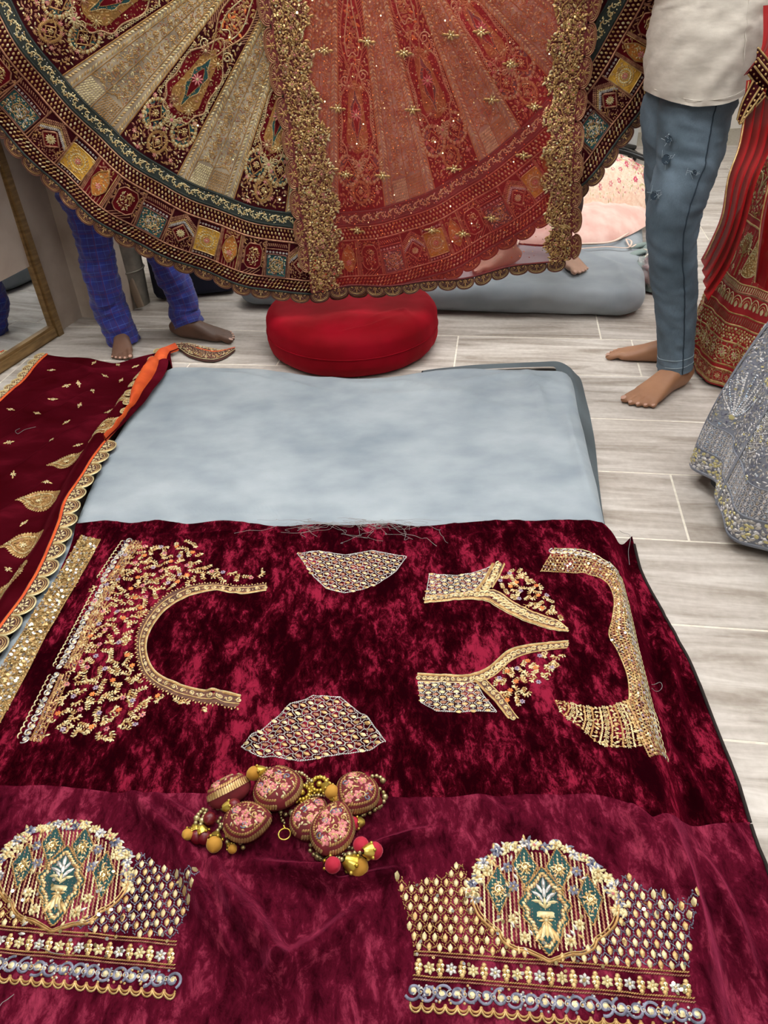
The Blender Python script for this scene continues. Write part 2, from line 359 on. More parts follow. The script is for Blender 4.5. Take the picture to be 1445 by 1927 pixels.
# ================================================================ room
GY = R_(9.28); GD = np.array([math.sin(GY), math.cos(GY)]); GN = np.array([math.cos(GY), -math.sin(GY)])
TW, TL_ = 0.30, 0.642
def tilemat():
    m = bpy.data.materials.new('wood_look_tile'); m.use_nodes = True; nt = m.node_tree; b = nt.nodes['Principled BSDF']; N = nt.nodes.new; L = nt.links.new
    tc = N('ShaderNodeTexCoord'); oi = N('ShaderNodeObjectInfo'); sc = N('ShaderNodeVectorMath'); sc.operation = 'SCALE'; sc.inputs['Scale'].default_value = 37
    cb = N('ShaderNodeCombineXYZ'); L(oi.outputs['Random'], cb.inputs[0]); L(oi.outputs['Random'], cb.inputs[1]); L(cb.outputs[0], sc.inputs[0])
    ad = N('ShaderNodeVectorMath'); L(tc.outputs['Object'], ad.inputs[0]); L(sc.outputs[0], ad.inputs[1])
    mp = N('ShaderNodeMapping'); mp.inputs['Scale'].default_value = (1.1, 9, 1); L(ad.outputs[0], mp.inputs[0])
    n1 = N('ShaderNodeTexNoise'); n1.inputs['Scale'].default_value = 2.2; n1.inputs['Detail'].default_value = 8; n1.inputs['Roughness'].default_value = .62; n1.inputs['Distortion'].default_value = .6; L(mp.outputs[0], n1.inputs['Vector'])
    n2 = N('ShaderNodeTexNoise'); n2.inputs['Scale'].default_value = 60; n2.inputs['Detail'].default_value = 5; L(ad.outputs[0], n2.inputs['Vector'])
    rp = N('ShaderNodeValToRGB'); e = rp.color_ramp.elements; e[0].position = .3; e[0].color = (*S('#8a7f74'), 1); e[1].position = .64; e[1].color = (*S('#cbc5be'), 1)
    q = e.new(.45); q.color = (*S('#aca49b'), 1); L(n1.outputs[0], rp.inputs[0])
    mx = N('ShaderNodeMix'); mx.data_type = 'RGBA'; mx.blend_type = 'SOFT_LIGHT'; mx.inputs['Factor'].default_value = .35
    L(rp.outputs[0], mx.inputs['A']); L(n2.outputs[0], mx.inputs['B'])
    mr = N('ShaderNodeMapRange'); mr.inputs['To Min'].default_value = .88; mr.inputs['To Max'].default_value = 1.06; L(oi.outputs['Random'], mr.inputs['Value'])
    vm = N('ShaderNodeVectorMath'); vm.operation = 'SCALE'; L(mx.outputs['Result'], vm.inputs[0]); L(mr.outputs[0], vm.inputs['Scale']); L(vm.outputs[0], b.inputs['Base Color'])
    bp = N('ShaderNodeBump'); bp.inputs['Strength'].default_value = .15; bp.inputs['Distance'].default_value = .002; L(n1.outputs[0], bp.inputs['Height']); L(bp.outputs[0], b.inputs['Normal'])
    b.inputs['Roughness'].default_value = .42; b.inputs['Specular IOR Level'].default_value = .35
    return m
M_TILE = tilemat()
M_GROUT = mat('pale_grout', S('#e9e4d8'), .9, 0, S('#d9d2c4'), 60)
mb = MB(); box(mb, (0.3, 2.4, -.0498), (6.4, 8.2, .1)); floor = struct(mb.build('floor', M_GROUT))
gap = .0055
mb = MB(); box(mb, (0, 0, -.005), (TL_-gap, TW-gap, .012), bevel=.001); TILE = mb.mesh('tile', M_TILE, False)
row0 = 2.26431598*CAMH; off0 = 1.6954*TW    # row lines and joints read off the photograph
CORN = np.array([-1.231, 3.113]); WD = np.array([math.sin(R_(18.5)), math.cos(R_(18.5))]); WN = np.array([WD[1], -WD[0]])
for i in range(-11, 13):
    d = row0-(i+.5)*TW
    sh = {-1: 1.324, 0: 1.689, 1: .6, 2: .72, 3: 1.695, 4: .62, 5: .9, 6: 1.05}.get(i, .4+.83*(i % 3))*TW
    for j in range(-6, 6):
        n = sh+(j+.5)*TL_
        p = GD*d+GN*n
        if abs(p[0]-.3) > 2.9 or p[1] > 6.2 or p[1] < -1.4: continue
        q = (p-CORN); 
        if q@WN < -.33: continue
        o = bpy.data.objects.new('tile', TILE); col.objects.link(o); o.location = (p[0], p[1], 0); o.rotation_euler = (0, 0, -GY); o.parent = floor

M_WALL = mat('painted_wall', S('#cfcac2'), .85, 0, S('#d8d4cc'), 3)
M_MARB = mat('beige_stone_cladding', S('#9b8b7e'), .5, 0, S('#c2b6a9'), 6, detail=8, ramp=(.25, .7), bump=.05, bscale=30)
M_CEIL = mat('white_ceiling', S('#e4e4e0'), .9)
def wall(name, p0, p1, z1=CEIL, th=.1, m=M_WALL, z0=0.0, side=1):
    p0, p1 = np.array(p0, float), np.array(p1, float); d = p1-p0; L = np.linalg.norm(d); a = math.atan2(d[1], d[0]); n = np.array([-d[1], d[0]])/L*side
    mb = MB(); c = (p0+p1)/2+n*th/2; box(mb, (c[0], c[1], (z0+z1)/2), (L, th, z1-z0), rot=rotz(a)); return struct(mb.build(name, m, smooth=False))
# left wall runs along the mirror, then a short pier turns right at the corner
LW0 = CORN-WD*4.6
wall('wall_left', LW0, CORN+WD*.02, m=M_MARB, th=.12)
pr = CORN+np.array([.17, -.052])
wall('wall_pier', CORN+WD*.0, pr, m=M_MARB, th=.22)
wall('wall_back', (-2.0, 6.3), (3.45, 6.3), th=.1)
wall('wall_far_left', CORN-WN*.1+WD*.2, (-1.7, 6.3), th=.1)
wall('wall_right', (3.4, 6.3), (3.4, -1.6), th=.1)
wall('wall_front', (3.4, -1.6), (-3.0, -1.6), th=.1)
mb = MB(); box(mb, (.2, 2.4, CEIL+.05), (6.6, 8.2, .1)); struct(mb.build('ceiling', M_CEIL))
M_PANEL = mat('lit_diffuser', (1.0, .985, .965), .5, emit=LIGHT_POWER); M_ALU = mat('white_aluminium', S('#dddddd'), .4, .2)
for i, (x, y) in enumerate(LIGHT_SPOTS):
    t = thing('ceiling_light', 'square white panel light recessed in the shop ceiling', 'light', (x, y, CEIL), 'panel lights in the ceiling')
    mb = MB(); box(mb, (x, y, CEIL-.012), (.6, .6, .012)); mb.build('diffuser', M_PANEL, t, smooth=False)
    mb = MB()
    for s in (-1, 1):
        box(mb, (x+s*.315, y, CEIL-.012), (.03, .66, .024)); box(mb, (x, y+s*.315, CEIL-.012), (.6, .03, .024))
    mb.build('frame', M_ALU, t, smooth=False)

# ---- mirror leaning on the left wall
M_FRAME = mat('worn_gilt_wood', S('#6b5230'), .45, .25, S('#8a6e45'), 14, stretch=(1, 1, 6))
M_MIRR = mat('mirror_glass', (.86, .9, .92), .015, 1.0)
mbr = onz(np.array([110., 625]))[:2]; md = WD; mw, mh, rw, th = .86, 1.75, .05, .035
t = thing('floor_mirror', 'tall floor mirror with a worn gilt wooden frame against the stone wall', 'mirror', (mbr[0], mbr[1], 0))
tilt = R_(2.0)
def mpt(u, v, w): # u along the wall (0 at the near end), v up, w off the wall
    p = mbr-md*(mw-u)-WN*(v*math.sin(tilt))+WN*w
    return np.array([p[0], p[1], v*math.cos(tilt)])
def mbox(mb, u0, u1, v0, v1, w0, w1, m=0):
    V = np.array([mpt(u, v, ww) for u in (u0, u1) for v in (v0, v1) for ww in (w0, w1)])
    mb.add(V, np.array([(0, 1, 3, 2), (4, 6, 7, 5), (0, 4, 5, 1), (2, 3, 7, 6), (0, 2, 6, 4), (1, 5, 7, 3)]), m)
for nm, (u0, u1, v0, v1) in {'side_rail': (mw-rw, mw, 0, mh), 'side_rail_b': (0, rw, 0, mh), 'bottom_rail': (rw, mw-rw, 0, rw), 'top_rail': (rw, mw-rw, mh-rw, mh)}.items():
    mb = MB(); mbox(mb, u0, u1, v0, v1, 0, th*.75); e = .010
    mbox(mb, u0+(e if u1-u0 < .1 else 0), u1-(e if u1-u0 < .1 else 0), v0+(e if v1-v0 < .1 else 0), v1-(e if v1-v0 < .1 else 0), th*.75, th)
    mb.build(nm.replace('_b', '') if nm.endswith('_b') else nm, M_FRAME, t, smooth=False)
mb = MB(); mbox(mb, rw-.005, mw-rw+.005, rw-.005, mh-rw+.005, .006, .014); mb.build('glass', M_MIRR, t, smooth=False)
mb = MB(); mbox(mb, .01, mw-.01, .01, mh-.01, 0.0, .005); mb.build('backing_board', M_FRAME, t, smooth=False)

# ================================================================ mattresses and cushion
def xL(y): return -.782+.063*(y-1.61)-.036*np.sin(np.pi*np.clip((np.asarray(y)-1.55)/.9, 0, 1))
def xR(y): return .538+.1195*(y-1.48)
def yB(x): return 2.385-.125*(x+.046)
MTOP = .08
def cushion(mb, outline, z0, z1, rad, wr=None, n=26, m=0):
    """soft slab: outline (closed, ccw) swept up its rounded side and filled towards the centre"""
    P = np.asarray(outline, float); c = P.mean(0); rings = []; H = z1-z0; r = min(rad, H/2)
    T = np.roll(P, -1, 0)-np.roll(P, 1, 0); T /= np.linalg.norm(T, axis=1)[:, None]; Nn = np.stack([T[:, 1], -T[:, 0]], -1)
    for a in np.linspace(-90, 90, 13):
        k = r*math.cos(R_(a))-r; z = (z0+r if a <= 0 else z1-r)+r*math.sin(R_(a)); rings.append((P+Nn*k, z))
    Q = P-Nn*r
    for s in np.linspace(0, 1, n)[1:]:
        rings.append((c+(Q-c)*(1-s*.995), z1))
    X = np.array([q[:, 0] for q, z in rings]); Y = np.array([q[:, 1] for q, z in rings]); Z = np.array([np.full(len(P), z) for q, z in rings])
    if wr is not None: X, Y, Z = wr(X, Y, Z)
    grid(mb, X, Y, Z, m, closed=True)
    mb.add(np.stack([X[-1], Y[-1], Z[-1]], -1), np.arange(len(P))[None], m)
def rrect(c0, c1, c2, c3, rad, n=40):
    """rounded quadrilateral through four corners (ccw)"""
    C = [np.array(c, float) for c in (c0, c1, c2, c3)]; out = []
    for i in range(4):
        p, c, q = C[i-1], C[i], C[(i+1) % 4]; a = (p-c)/np.linalg.norm(p-c); b = (q-c)/np.linalg.norm(q-c)
        A, B = c+a*rad, c+b*rad
        for t in np.linspace(0, 1, 10): out.append((1-t)**2*A+2*t*(1-t)*c+t*t*B)
    return resample(np.array(out), n=n+1, closed=True)
def ridge(x, y, P, A, w, taper=True):
    """soft fold along a polyline"""
    P = np.asarray(P, float); best = np.full(np.shape(x), 1e9); tt = np.zeros(np.shape(x)); d0 = 0; L = np.linalg.norm(np.diff(P, axis=0), axis=1); tot = L.sum()
    for (x1, y1), (x2, y2), l in zip(P[:-1], P[1:], L):
        vx, vy = x2-x1, y2-y1; t = np.clip(((x-x1)*vx+(y-y1)*vy)/(l*l), 0, 1); d = np.hypot(x-x1-t*vx, y-y1-t*vy)
        k = d < best; best = np.where(k, d, best); tt = np.where(k, (d0+t*l)/tot, tt); d0 += l
    f = np.sin(np.pi*np.clip(tt, .02, .98))**.5 if taper else 1
    return A*f*np.exp(-(best/w)**2)
ZM = MTOP
pz = lambda L: onz(np.array(L, float), ZM)[:, :2]
mat_folds = [(pz([(820, 700), (900, 760), (1080, 790)]), .004, .02), (pz([(600, 700), (700, 745), (900, 735)]), .004, .018), (pz([(380, 690), (470, 740), (560, 790)]), .003, .02),
             (pz([(150, 962), (500, 962), (900, 968), (1135, 968)]), -.003, .008), (pz([(990, 690), (1010, 730), (1030, 790)]), .006, .02), (pz([(740, 705), (800, 700), (950, 690)]), .006, .02), (pz([(860, 720), (960, 705), (1050, 720)]), .007, .014), (pz([(330, 700), (450, 705), (560, 730)]), .006, .014), (pz([(640, 725), (760, 720), (860, 745)]), .006, .014), (pz([(500, 700), (540, 720), (620, 740)]), .006, .012), (pz([(1060, 760), (1085, 850), (1110, 930)]), .006, .012)]
def matwr(X, Y, Z):
    top = sstep(MTOP*.5, MTOP, Z)
    dz = .005*fbm(X*3, Y*3, 3, 2)+.0035*fbm(X*9+Y*3, Y*8, 3, 5)
    for P, A, w_ in mat_folds: dz = dz+ridge(X, Y, P, A*1.9, w_*.8)
    a = .006*fbm(X*7+Y*3, Z*25, 2, 8)*(1-top)
    return X+a, Y+a, Z+dz*top
y0m = .3
out = rrect((xL(y0m), y0m), (xR(y0m), y0m-.1), (xR(2.30), 2.30), (xL(2.46), 2.46), .06, 320)
out = resample(out, n=321, closed=True)
out[:, 0] -= .036*np.sin(np.pi*np.clip((out[:, 1]-1.55)/.9, 0, 1))*(out[:, 0] < -.5)
out[:, 1] -= .075*np.exp(-((out[:, 0]+.07)/.27)**2)*(out[:, 1] > 2.2)
mb = MB(); cushion(mb, out, .004, MTOP, .036, matwr, 70)
t = thing('floor_mattress', 'large pale grey suede floor mattress half covered by maroon velvet', 'mattress', (0, 1.4, 0))
mb.build('cover', M_SUEDE, t)
# dark grey underside sheet that shows along the right and back edge
M_DGREY = mat('dark_grey_sheet', S('#4d575c'), .85, 0, S('#59646a'), 6, sheen=.3)
mb = MB()
P = onz(np.array([(790, 697), (900, 688), (1000, 684), (1050, 684), (1085, 697), (1098, 720), (1112, 780), (1126, 870), (1136, 960), (1150, 1010)], float), .02)[:, :2]; P = resample(catmull(P, 8), n=90)
T = np.gradient(P, axis=0); T /= np.linalg.norm(T, axis=1)[:, None]; Nn = np.stack([-T[:, 1], T[:, 0]], -1); s = np.linspace(0, 1, 90)
k = np.linspace(0, 1, 9)[:, None]; wv = .006*perlin(s*7, s*0, 3)
X = P[:, 0]+Nn[:, 0]*(.000-.09*k+wv); Y = P[:, 1]+Nn[:, 1]*(.000-.09*k+wv); Z = .006+(.045+.02*np.sin(s*np.pi)+.004*np.sin(s*16+k))*np.sin(k*np.pi*.55)**1.2*np.ones_like(s)
Z = np.minimum(Z, .05); grid(mb, X, Y, Z); mb.build('underside_sheet', M_DGREY, t)

# back mattress
bFR = np.array([1.041, 2.822]); bFL = np.array([-.59, 3.13]); bd = (bFL-bFR)/np.linalg.norm(bFL-bFR); bn = np.array([bd[1], -bd[0]]); bn = bn if bn[1] > 0 else -bn
bBR = bFR+bn*1.4-bd*.12; bBL = bFL+bn*1.4
out = rrect(bFL, bFR, bBR, bBL, .12, 300)
BT = .115
bsag = lambda X, Y: .006*fbm(X*3.2, Y*3.2, 3, 12)
bf = lambda L: onz(np.array(L, float), BT)[:, :2]
bfolds = [(bf([(1195, 560), (1120, 545), (1060, 560)]), .005, .015), (bf([(1080, 470), (1160, 500), (1190, 560)]), .006, .02), (bf([(860, 560), (960, 575), (1090, 570)]), .004, .015), (bf([(960, 470), (1010, 478), (1060, 480)]), .004, .012)]
def bwr(X, Y, Z):
    top = sstep(BT*.4, BT*.95, Z); dz = bsag(X, Y)+.0025*fbm(X*12, Y*9, 2, 3)
    for P, A, w_ in bfolds: dz = dz+ridge(X, Y, P, A*2, w_)
    a = .012*fbm(X*8+Y*4, Z*18, 3, 18)*(1-top); return X+a*.3, Y+a, Z+dz*top
mb = MB(); cushion(mb, out, .004, BT, .055, bwr, 60)
tag(mb.build('floor_mattress', M_SUEDE2), 'worn grey suede floor mattress behind the red cushion, carrying the peach clothes', 'mattress')

# red round cushion
cc = np.array([-.088, 2.725]); CR = .318; CH = .165
out = circle(cc[0], cc[1], CR, 200)
cfolds = [(onz(np.array(L, float), CH)[:, :2], A, w_) for L, A, w_ in [([(640, 628), (690, 618), (740, 600)], .004, .012), ([(700, 600), (760, 585), (790, 612)], .003, .01), ([(560, 640), (610, 655), (680, 650)], .003, .014)]]
def cwr(X, Y, Z):
    d = np.hypot(X-cc[0], Y-cc[1])/CR; top = sstep(CH*.5, CH, Z)
    dz = .008*(1-d**2)+.0035*fbm(X*7, Y*7, 3, 4)
    for P, A, w_ in cfolds: dz = dz+ridge(X, Y, P, A*2, w_)
    an = np.arctan2(Y-cc[1], X-cc[0]); k = 1+.012*fbm(an*6, Z*16, 2, 6)*(1-top)
    return cc[0]+(X-cc[0])*k, cc[1]+(Y-cc[1])*k, Z+dz*top
mb = MB(); cushion(mb, out, .003, CH, .052, cwr, 40)
t = thing('round_floor_cushion', 'round bright red velvet floor cushion under the hanging skirt hem', 'cushion', (cc[0], cc[1], 0))
mb.build('cover', M_REDV, t)
mb = MB(); P = np.c_[circle(cc[0], cc[1], CR+.0005, 120), np.full(120, .085)]; loft(mb, np.vstack([P, P[:1]]), .0016, m=0, n=6, cap=False); mb.build('piping', M_REDV, t)
# ================================================================ the held-up wedding skirt
SY = 2.60; SC = np.array([-.130, 1.407]); SR = 1.183
def polar(th, r): th = np.radians(th); return np.stack([SC[0]+r*np.sin(th), SC[1]-r*np.cos(th)], -1)
def topol(x, z): return np.degrees(np.arctan2(x-SC[0], SC[1]-z)), np.hypot(x-SC[0], z-SC[1])
def sdisp(x, z):
    th, r = topol(x, z); k = np.clip(r/SR, 0, 1.1)
    return .016*k*k*np.sin(np.radians(th)*13+1.0)+.010*k*np.sin(np.radians(th)*29+.4)*k+.012*fbm(x*2.2, z*2.2, 2, 31)+.0018*fbm(x*22, z*22, 2, 33)
def SS(a, b, h): return np.stack([a, SY+sdisp(a, b)-h, b], -1)
def scatter(poly, sp, jit=.35, margin=0.0, seed=0):
    g = np.random.default_rng(abs(seed)+1000); P = np.asarray(poly, float); x0, y0 = P.min(0); x1, y1 = P.max(0)
    X, Y = np.meshgrid(np.arange(x0, x1+sp, sp), np.arange(y0, y1+sp*.87, sp*.87)); X = X+(np.arange(X.shape[0])[:, None] % 2)*sp/2
    X = X.ravel()+g.uniform(-jit, jit, X.size)*sp; Y = Y.ravel()+g.uniform(-jit, jit, Y.size)*sp
    k = inside(P, X, Y); X, Y = X[k], Y[k]
    if margin and len(X): k = edgedist(P, X, Y) > margin; X, Y = X[k], Y[k]
    return X, Y
def leafy(mb, S_, poly, sp, mats, size=1.5, wid=.55, h=.0022, h0=.001, seed=0, margin=0.0, rot=None, tpl=T_LEAF):
    X, Y = scatter(poly, sp, .38, margin, seed); g = np.random.default_rng(abs(seed)+1001); k = len(X)
    if k == 0: return
    a = g.uniform(0, 2*np.pi, k) if rot is None else rot+g.normal(0, .35, k)
    stamp(mb, S_, tpl, X, Y, a, sp*size*g.uniform(.7, 1.15, k), sp*wid*g.uniform(.8, 1.2, k), h, h0, g.choice(mats, k))

M_GTISS = mat('beige_gold_tissue', S('#796b59'), .5, .15, S('#aa9c86'), 22, detail=6, bump=.2, bscale=160)
M_YEL = mat('mustard_cloth', S('#a97a1c'), .8, 0, S('#c79a34'), 40)
M_ORA = mat('burnt_orange_cloth', S('#9a5a18'), .8, 0, S('#b9762a'), 40)
M_GREEN = mat('dark_green_band', S('#18201d'), .8, 0, S('#232d28'), 30)
M_OLIVE = mat('ochre_cloth', S('#7d5826'), .8, 0, S('#94692e'), 30)
SKM = EMB+[M_GTISS, M_YEL, M_ORA, M_GREEN, M_OLIVE]; kT, kY, kO, kG, kOl = range(16, 21)

skirt = thing('bridal_skirt', 'huge fanned maroon and gold embroidered bridal skirt held up by two men', 'skirt', (SC[0], SY, SC[1]-SR))
TH0, TH1 = -104, 98
def fan(mb, r0, r1, m, h=0.0, t0=TH0, t1=TH1, dt=.8, nr=None):
    nr = nr or max(2, int((r1-r0)*SR/.02)+2)
    T, Rr = np.meshgrid(np.linspace(t0, t1, int((t1-t0)/dt)+2), np.linspace(r0, r1, nr)*SR); P = polar(T, Rr)
    V = SS(P[..., 0], P[..., 1], np.full(T.shape, h)); mb.add(V.reshape(-1, 3), gridfaces(*T.shape), m)
mb = MB(); fan(mb, .08, .985, 0); mb.build('lining_cloth', VELV, skirt)
mb = MB(); fan(mb, .05, .10, 0, .004, nr=6); mb.build('waistband', DRED, skirt)

# ---- seams of the tapering panels (bottom and upper pixel of each seam on the skirt plane)
def pl(p): q = ony(np.array(p, float), SY); return q[..., [0, 2]]
seams_px = [((125, 135), (315, 8)), ((227, 251), (415, 8)), ((335, 326), (480, 52)), ((439, 376), (502, 182)), ((538, 400), (570, 120)), ((637, 405), (635, 0)),
            ((725, 392), (680, 0)), ((821, 363), (730, 0)), ((907, 315), (788, 0)), ((987, 251), (839, 0)), ((1062, 175), (930, 30)), ((1147, 73), (1000, -30))]
RB = .755*SR; RT = .22*SR
seams = []
for b_, t_ in seams_px:
    B, T_ = pl(b_), pl(t_); th, _ = topol(*B); d = T_-B; d /= np.linalg.norm(d)
    best = min(np.linspace(.3, .85, 200), key=lambda s_: abs(np.hypot(*(B+d*s_-SC))-.28)); seams.append((float(th), B+d*best))
th_l, th_r = seams[0][0], seams[-1][0]
for k in (1, 2): seams.insert(0, (th_l-13.5*k, np.array(polar(th_l-13.5*k+8, .30))))
for k in (1, 2): seams.append((th_r+12*k, np.array(polar(th_r+12*k+6, .30))))
def panel(i):
    (ta, pa), (tb, pb) = seams[i], seams[i+1]
    def K(u, v):     # u -1..1 across, v 0 top .. 1 bottom
        u = np.asarray(u, float); v = np.asarray(v, float); f = (u+1)/2
        bot = polar(ta+(tb-ta)*f, RB); top = pa+(pb-pa)*f[..., None]
        return top+(bot-top)*v[..., None]
    def fr(u, v):
        o = K(np.array(u), np.array(v)); ax = K(np.array(u), np.array(v-.02))-o; hw = np.linalg.norm(K(np.array(1.), np.array(v))-K(np.array(-1.), np.array(v)))/2
        return frame2d(o, ax), hw, math.atan2(ax[1], ax[0])-math.pi/2
    return K, fr
def kline(K, pts, n=30):
    P = resample(np.array(pts, float), n=n); return K(P[:, 0], P[:, 1])
def kpoly(K, u0, u1, v0, v1, n=10):
    t = np.linspace(0, 1, n); U = np.r_[u0+(u1-u0)*t, np.full(n, u1), u1+(u0-u1)*t, np.full(n, u0)]; Vv = np.r_[np.full(n, v0), v0+(v1-v0)*t, np.full(n, v1), v1+(v0-v1)*t]
    return K(U, Vv)
def cartouche(fr, hw, hh, pts):
    P = np.array(pts, float)*np.array([hw, hh]); P = np.vstack([P, (P*np.array([-1, 1]))[::-1][1:-1]]); return fr(catmull(P, 6, True))
def rosette(K, fr_, par, u, v, rx, ry, main=True, seed=0):
    f, hw, rot = fr_(u, v); mb = MB()
    out = f(circle(0, 0, rx, 30, ry)); polyfill(mb, SS, out, .0022, gT if main else gV, .012)
    P = resample(out, .0042, closed=True); a = np.arctan2(*(P-f(np.zeros((1, 2)))).T[::-1])
    stamp(mb, SS, T_LEAF, P[:, 0], P[:, 1], a, .012, .0046, .003, .0022, np.where(np.arange(len(P)) % 3, gP if main else gA, gA))
    loz = f(np.array([(rx*.62, 0), (0, ry*.66), (-rx*.62, 0), (0, -ry*.66)])); polyfill(mb, SS, loz, .003, gV, .012); ribbon(mb, SS, loz, .0035, .0018, .003, gA, True, .006)
    c = f(np.zeros((1, 2)))[0]; flower(mb, SS, [c[0]], [c[1]], min(rx, ry)*.36, 8, gG, gQ, rot, .003, .003)
    ribbon(mb, SS, f(spiral(0, ry*.12, rx*.22, 1.1)), .002, .002, .0035, gP)
    return mb.build('rosette', SKM, par)
def maroon_panel(i):
    K, fr = panel(i); mb = MB(); U, Vv = np.meshgrid(np.linspace(-1, 1, 15), np.linspace(0, 1, 40), indexing='ij'); P = K(U, Vv)
    mb.add(SS(P[..., 0], P[..., 1], np.full(U.shape, .0022)).reshape(-1, 3), gridfaces(*U.shape)[:, ::-1], 0)
    par = mb.build('velvet_panel', VELV, skirt)
    e = MB()
    # background sprays
    leafy(e, SS, kpoly(K, -.92, .92, .30, .985), .0118, [gG, gP, gA, gA, gC, gC, gG, gA], 1.05, .42, seed=i*7, h0=.0022)
    X, Y = scatter(kpoly(K, -.9, .9, .3, .98), .03, .3, 0, i); flower(e, SS, X, Y, .0068, 6, gC, gG, 0, .002, .0024)
    X, Y = scatter(kpoly(K, -.9, .9, .66, .98), .05, .3, 0, i+3); flower(e, SS, X, Y, .0072, 6, gPk, gP, 0, .002, .0028)
    X, Y = scatter(kpoly(K, -.9, .9, .02, .97), .036, .45, 0, i+50); stamp(e, SS, T_SEQ, X, Y, rng.uniform(0, 6, len(X)), .005, .005, .003, .0035, gQ)
    # chain of rings along both sides and slanted bars near the top
    for s in (-1, 1):
        P = resample(kline(K, [(s*.86, .42), (s*.86, .70)]), .0085)
        for p in P: ribbon(e, SS, circle(p[0], p[1], .0034, 8), .0016, .0018, .0035, gP, True)
        Q = resample(kline(K, [(s*.84, .0), (s*.84, .30)]), .008); ax = fr(0, .2)[2]
        stamp(e, SS, T_BAR, Q[:, 0], Q[:, 1], ax+math.pi/2-s*.7, .022, .003, .002, .0025, gC)
        f, hw, rot = fr(s*.55, .39); ribbon(e, SS, f(spiral(0, 0, .016, 1.5, 0, s)), .003, .002, .003, gP)
        f, hw, rot = fr(s*.35, .335); ribbon(e, SS, f(spiral(0, 0, .010, 1.4, 1, s)), .0025, .002, .003, gG)
    e.build('embroidery', SKM, par, kind='stuff')
    # drop cartouche above, large cartouche below
    f, hw, rot = fr(0, .20); mb = MB(); hh = .135
    o = cartouche(f, hw*.92, hh, [(0, 1.25), (.32, .7), (.78, .15), (.86, -.25), (.45, -.65), (0, -1.05)]); polyfill(mb, SS, o, .0032, gR, .016); ribbon(mb, SS, o, .005, .002, .0032, gC, True, .008); rope(mb, SS, o, .005, .0022, .0045, .5, .002, .005, gG, closed=True)
    o2 = cartouche(f, hw*.52, hh*.62, [(0, 1.3), (.35, .6), (.95, -.2), (.7, -.75), (0, -.62)]); ribbon(mb, SS, o2, .0035, .002, .0035, gP, True, .006); leafy(mb, SS, o2, .009, [gA, gC, gG], seed=i, h0=.0032, margin=.006)
    leafy(mb, SS, o, .0125, [gA, gC, gC, gA, gO], seed=i+4, h0=.0032, margin=.008); mb.build('drop_medallion', SKM, par)
    f, hw, rot = fr(0, .565); mb = MB(); hh = .128
    o = cartouche(f, hw*.90, hh, [(0, 1.15), (.5, .72), (.86, .42), (.84, -.1), (.97, -.42), (.72, -.62), (.62, -.86), (.3, -.92), (0, -1.08)])
    polyfill(mb, SS, o, .0032, gR, .016); ribbon(mb, SS, o, .0055, .002, .0032, gC, True, .008); rope(mb, SS, o, .005, .0022, .0048, .5, .002, .005, gP, closed=True)
    o2 = cartouche(f, hw*.66, hh*.80, [(0, 1.05), (.45, .78), (.62, .3), (.78, -.2), (.9, -.55), (.55, -.82), (0, -.95)]); polyfill(mb, SS, o2, .0044, kOl, .016)
    leafy(mb, SS, o2, .0105, [gA, gA, gG, gC], 1.3, .5, seed=i+9, h0=.0044, margin=.004)
    o3 = cartouche(f, hw*.40, hh*.56, [(0, 1.15), (.35, .72), (.75, .45), (.6, .1), (.72, -.25), (.3, -.6), (0, -1.12)]); polyfill(mb, SS, o3, .0056, gT, .014); rope(mb, SS, o3, .006, .003, .005, .4, .0025, .0056, gG, closed=True)
    o4 = cartouche(f, hw*.24, hh*.34, [(0, 1.1), (.7, .4), (.6, -.2), (0, -1.05)]); polyfill(mb, SS, o4, .0066, gR, .014); rope(mb, SS, o4, .004, .002, .004, .4, .002, .0066, gA, closed=True)
    c = f(np.array([(0, .012)]))[0]; flower(mb, SS, [c[0]], [c[1]], .018, 9, gPk, gP, rot, .003, .0072)
    q = f(np.array([(-hw*.3, .7*hh), (hw*.32, .66*hh), (-hw*.34, -.6*hh), (hw*.34, -.6*hh)])); flower(mb, SS, q[:, 0], q[:, 1], .017, 10, [gC, gA, gC, gG], gP, 0, .003, .0048)
    mb.build('medallion', SKM, par)
    rosette(K, fr, par, -.53, .795, .033, .046, True, i); rosette(K, fr, par, .53, .795, .033, .046, True, i+1); rosette(K, fr, par, .0, .905, .025, .033, False, i+2)
    f, hw, rot = fr(0, .775); mb = MB(); flower(mb, SS, *f(np.zeros((1, 2))).T, .020, 9, gP, gPk, rot, .003, .0032)
    for s in (-1, 1): ribbon(mb, SS, f(spiral(s*.018, .012, .010, 1.3, 0, s)), .0025, .002, .0035, gP)
    mb.build('spray', SKM, par)
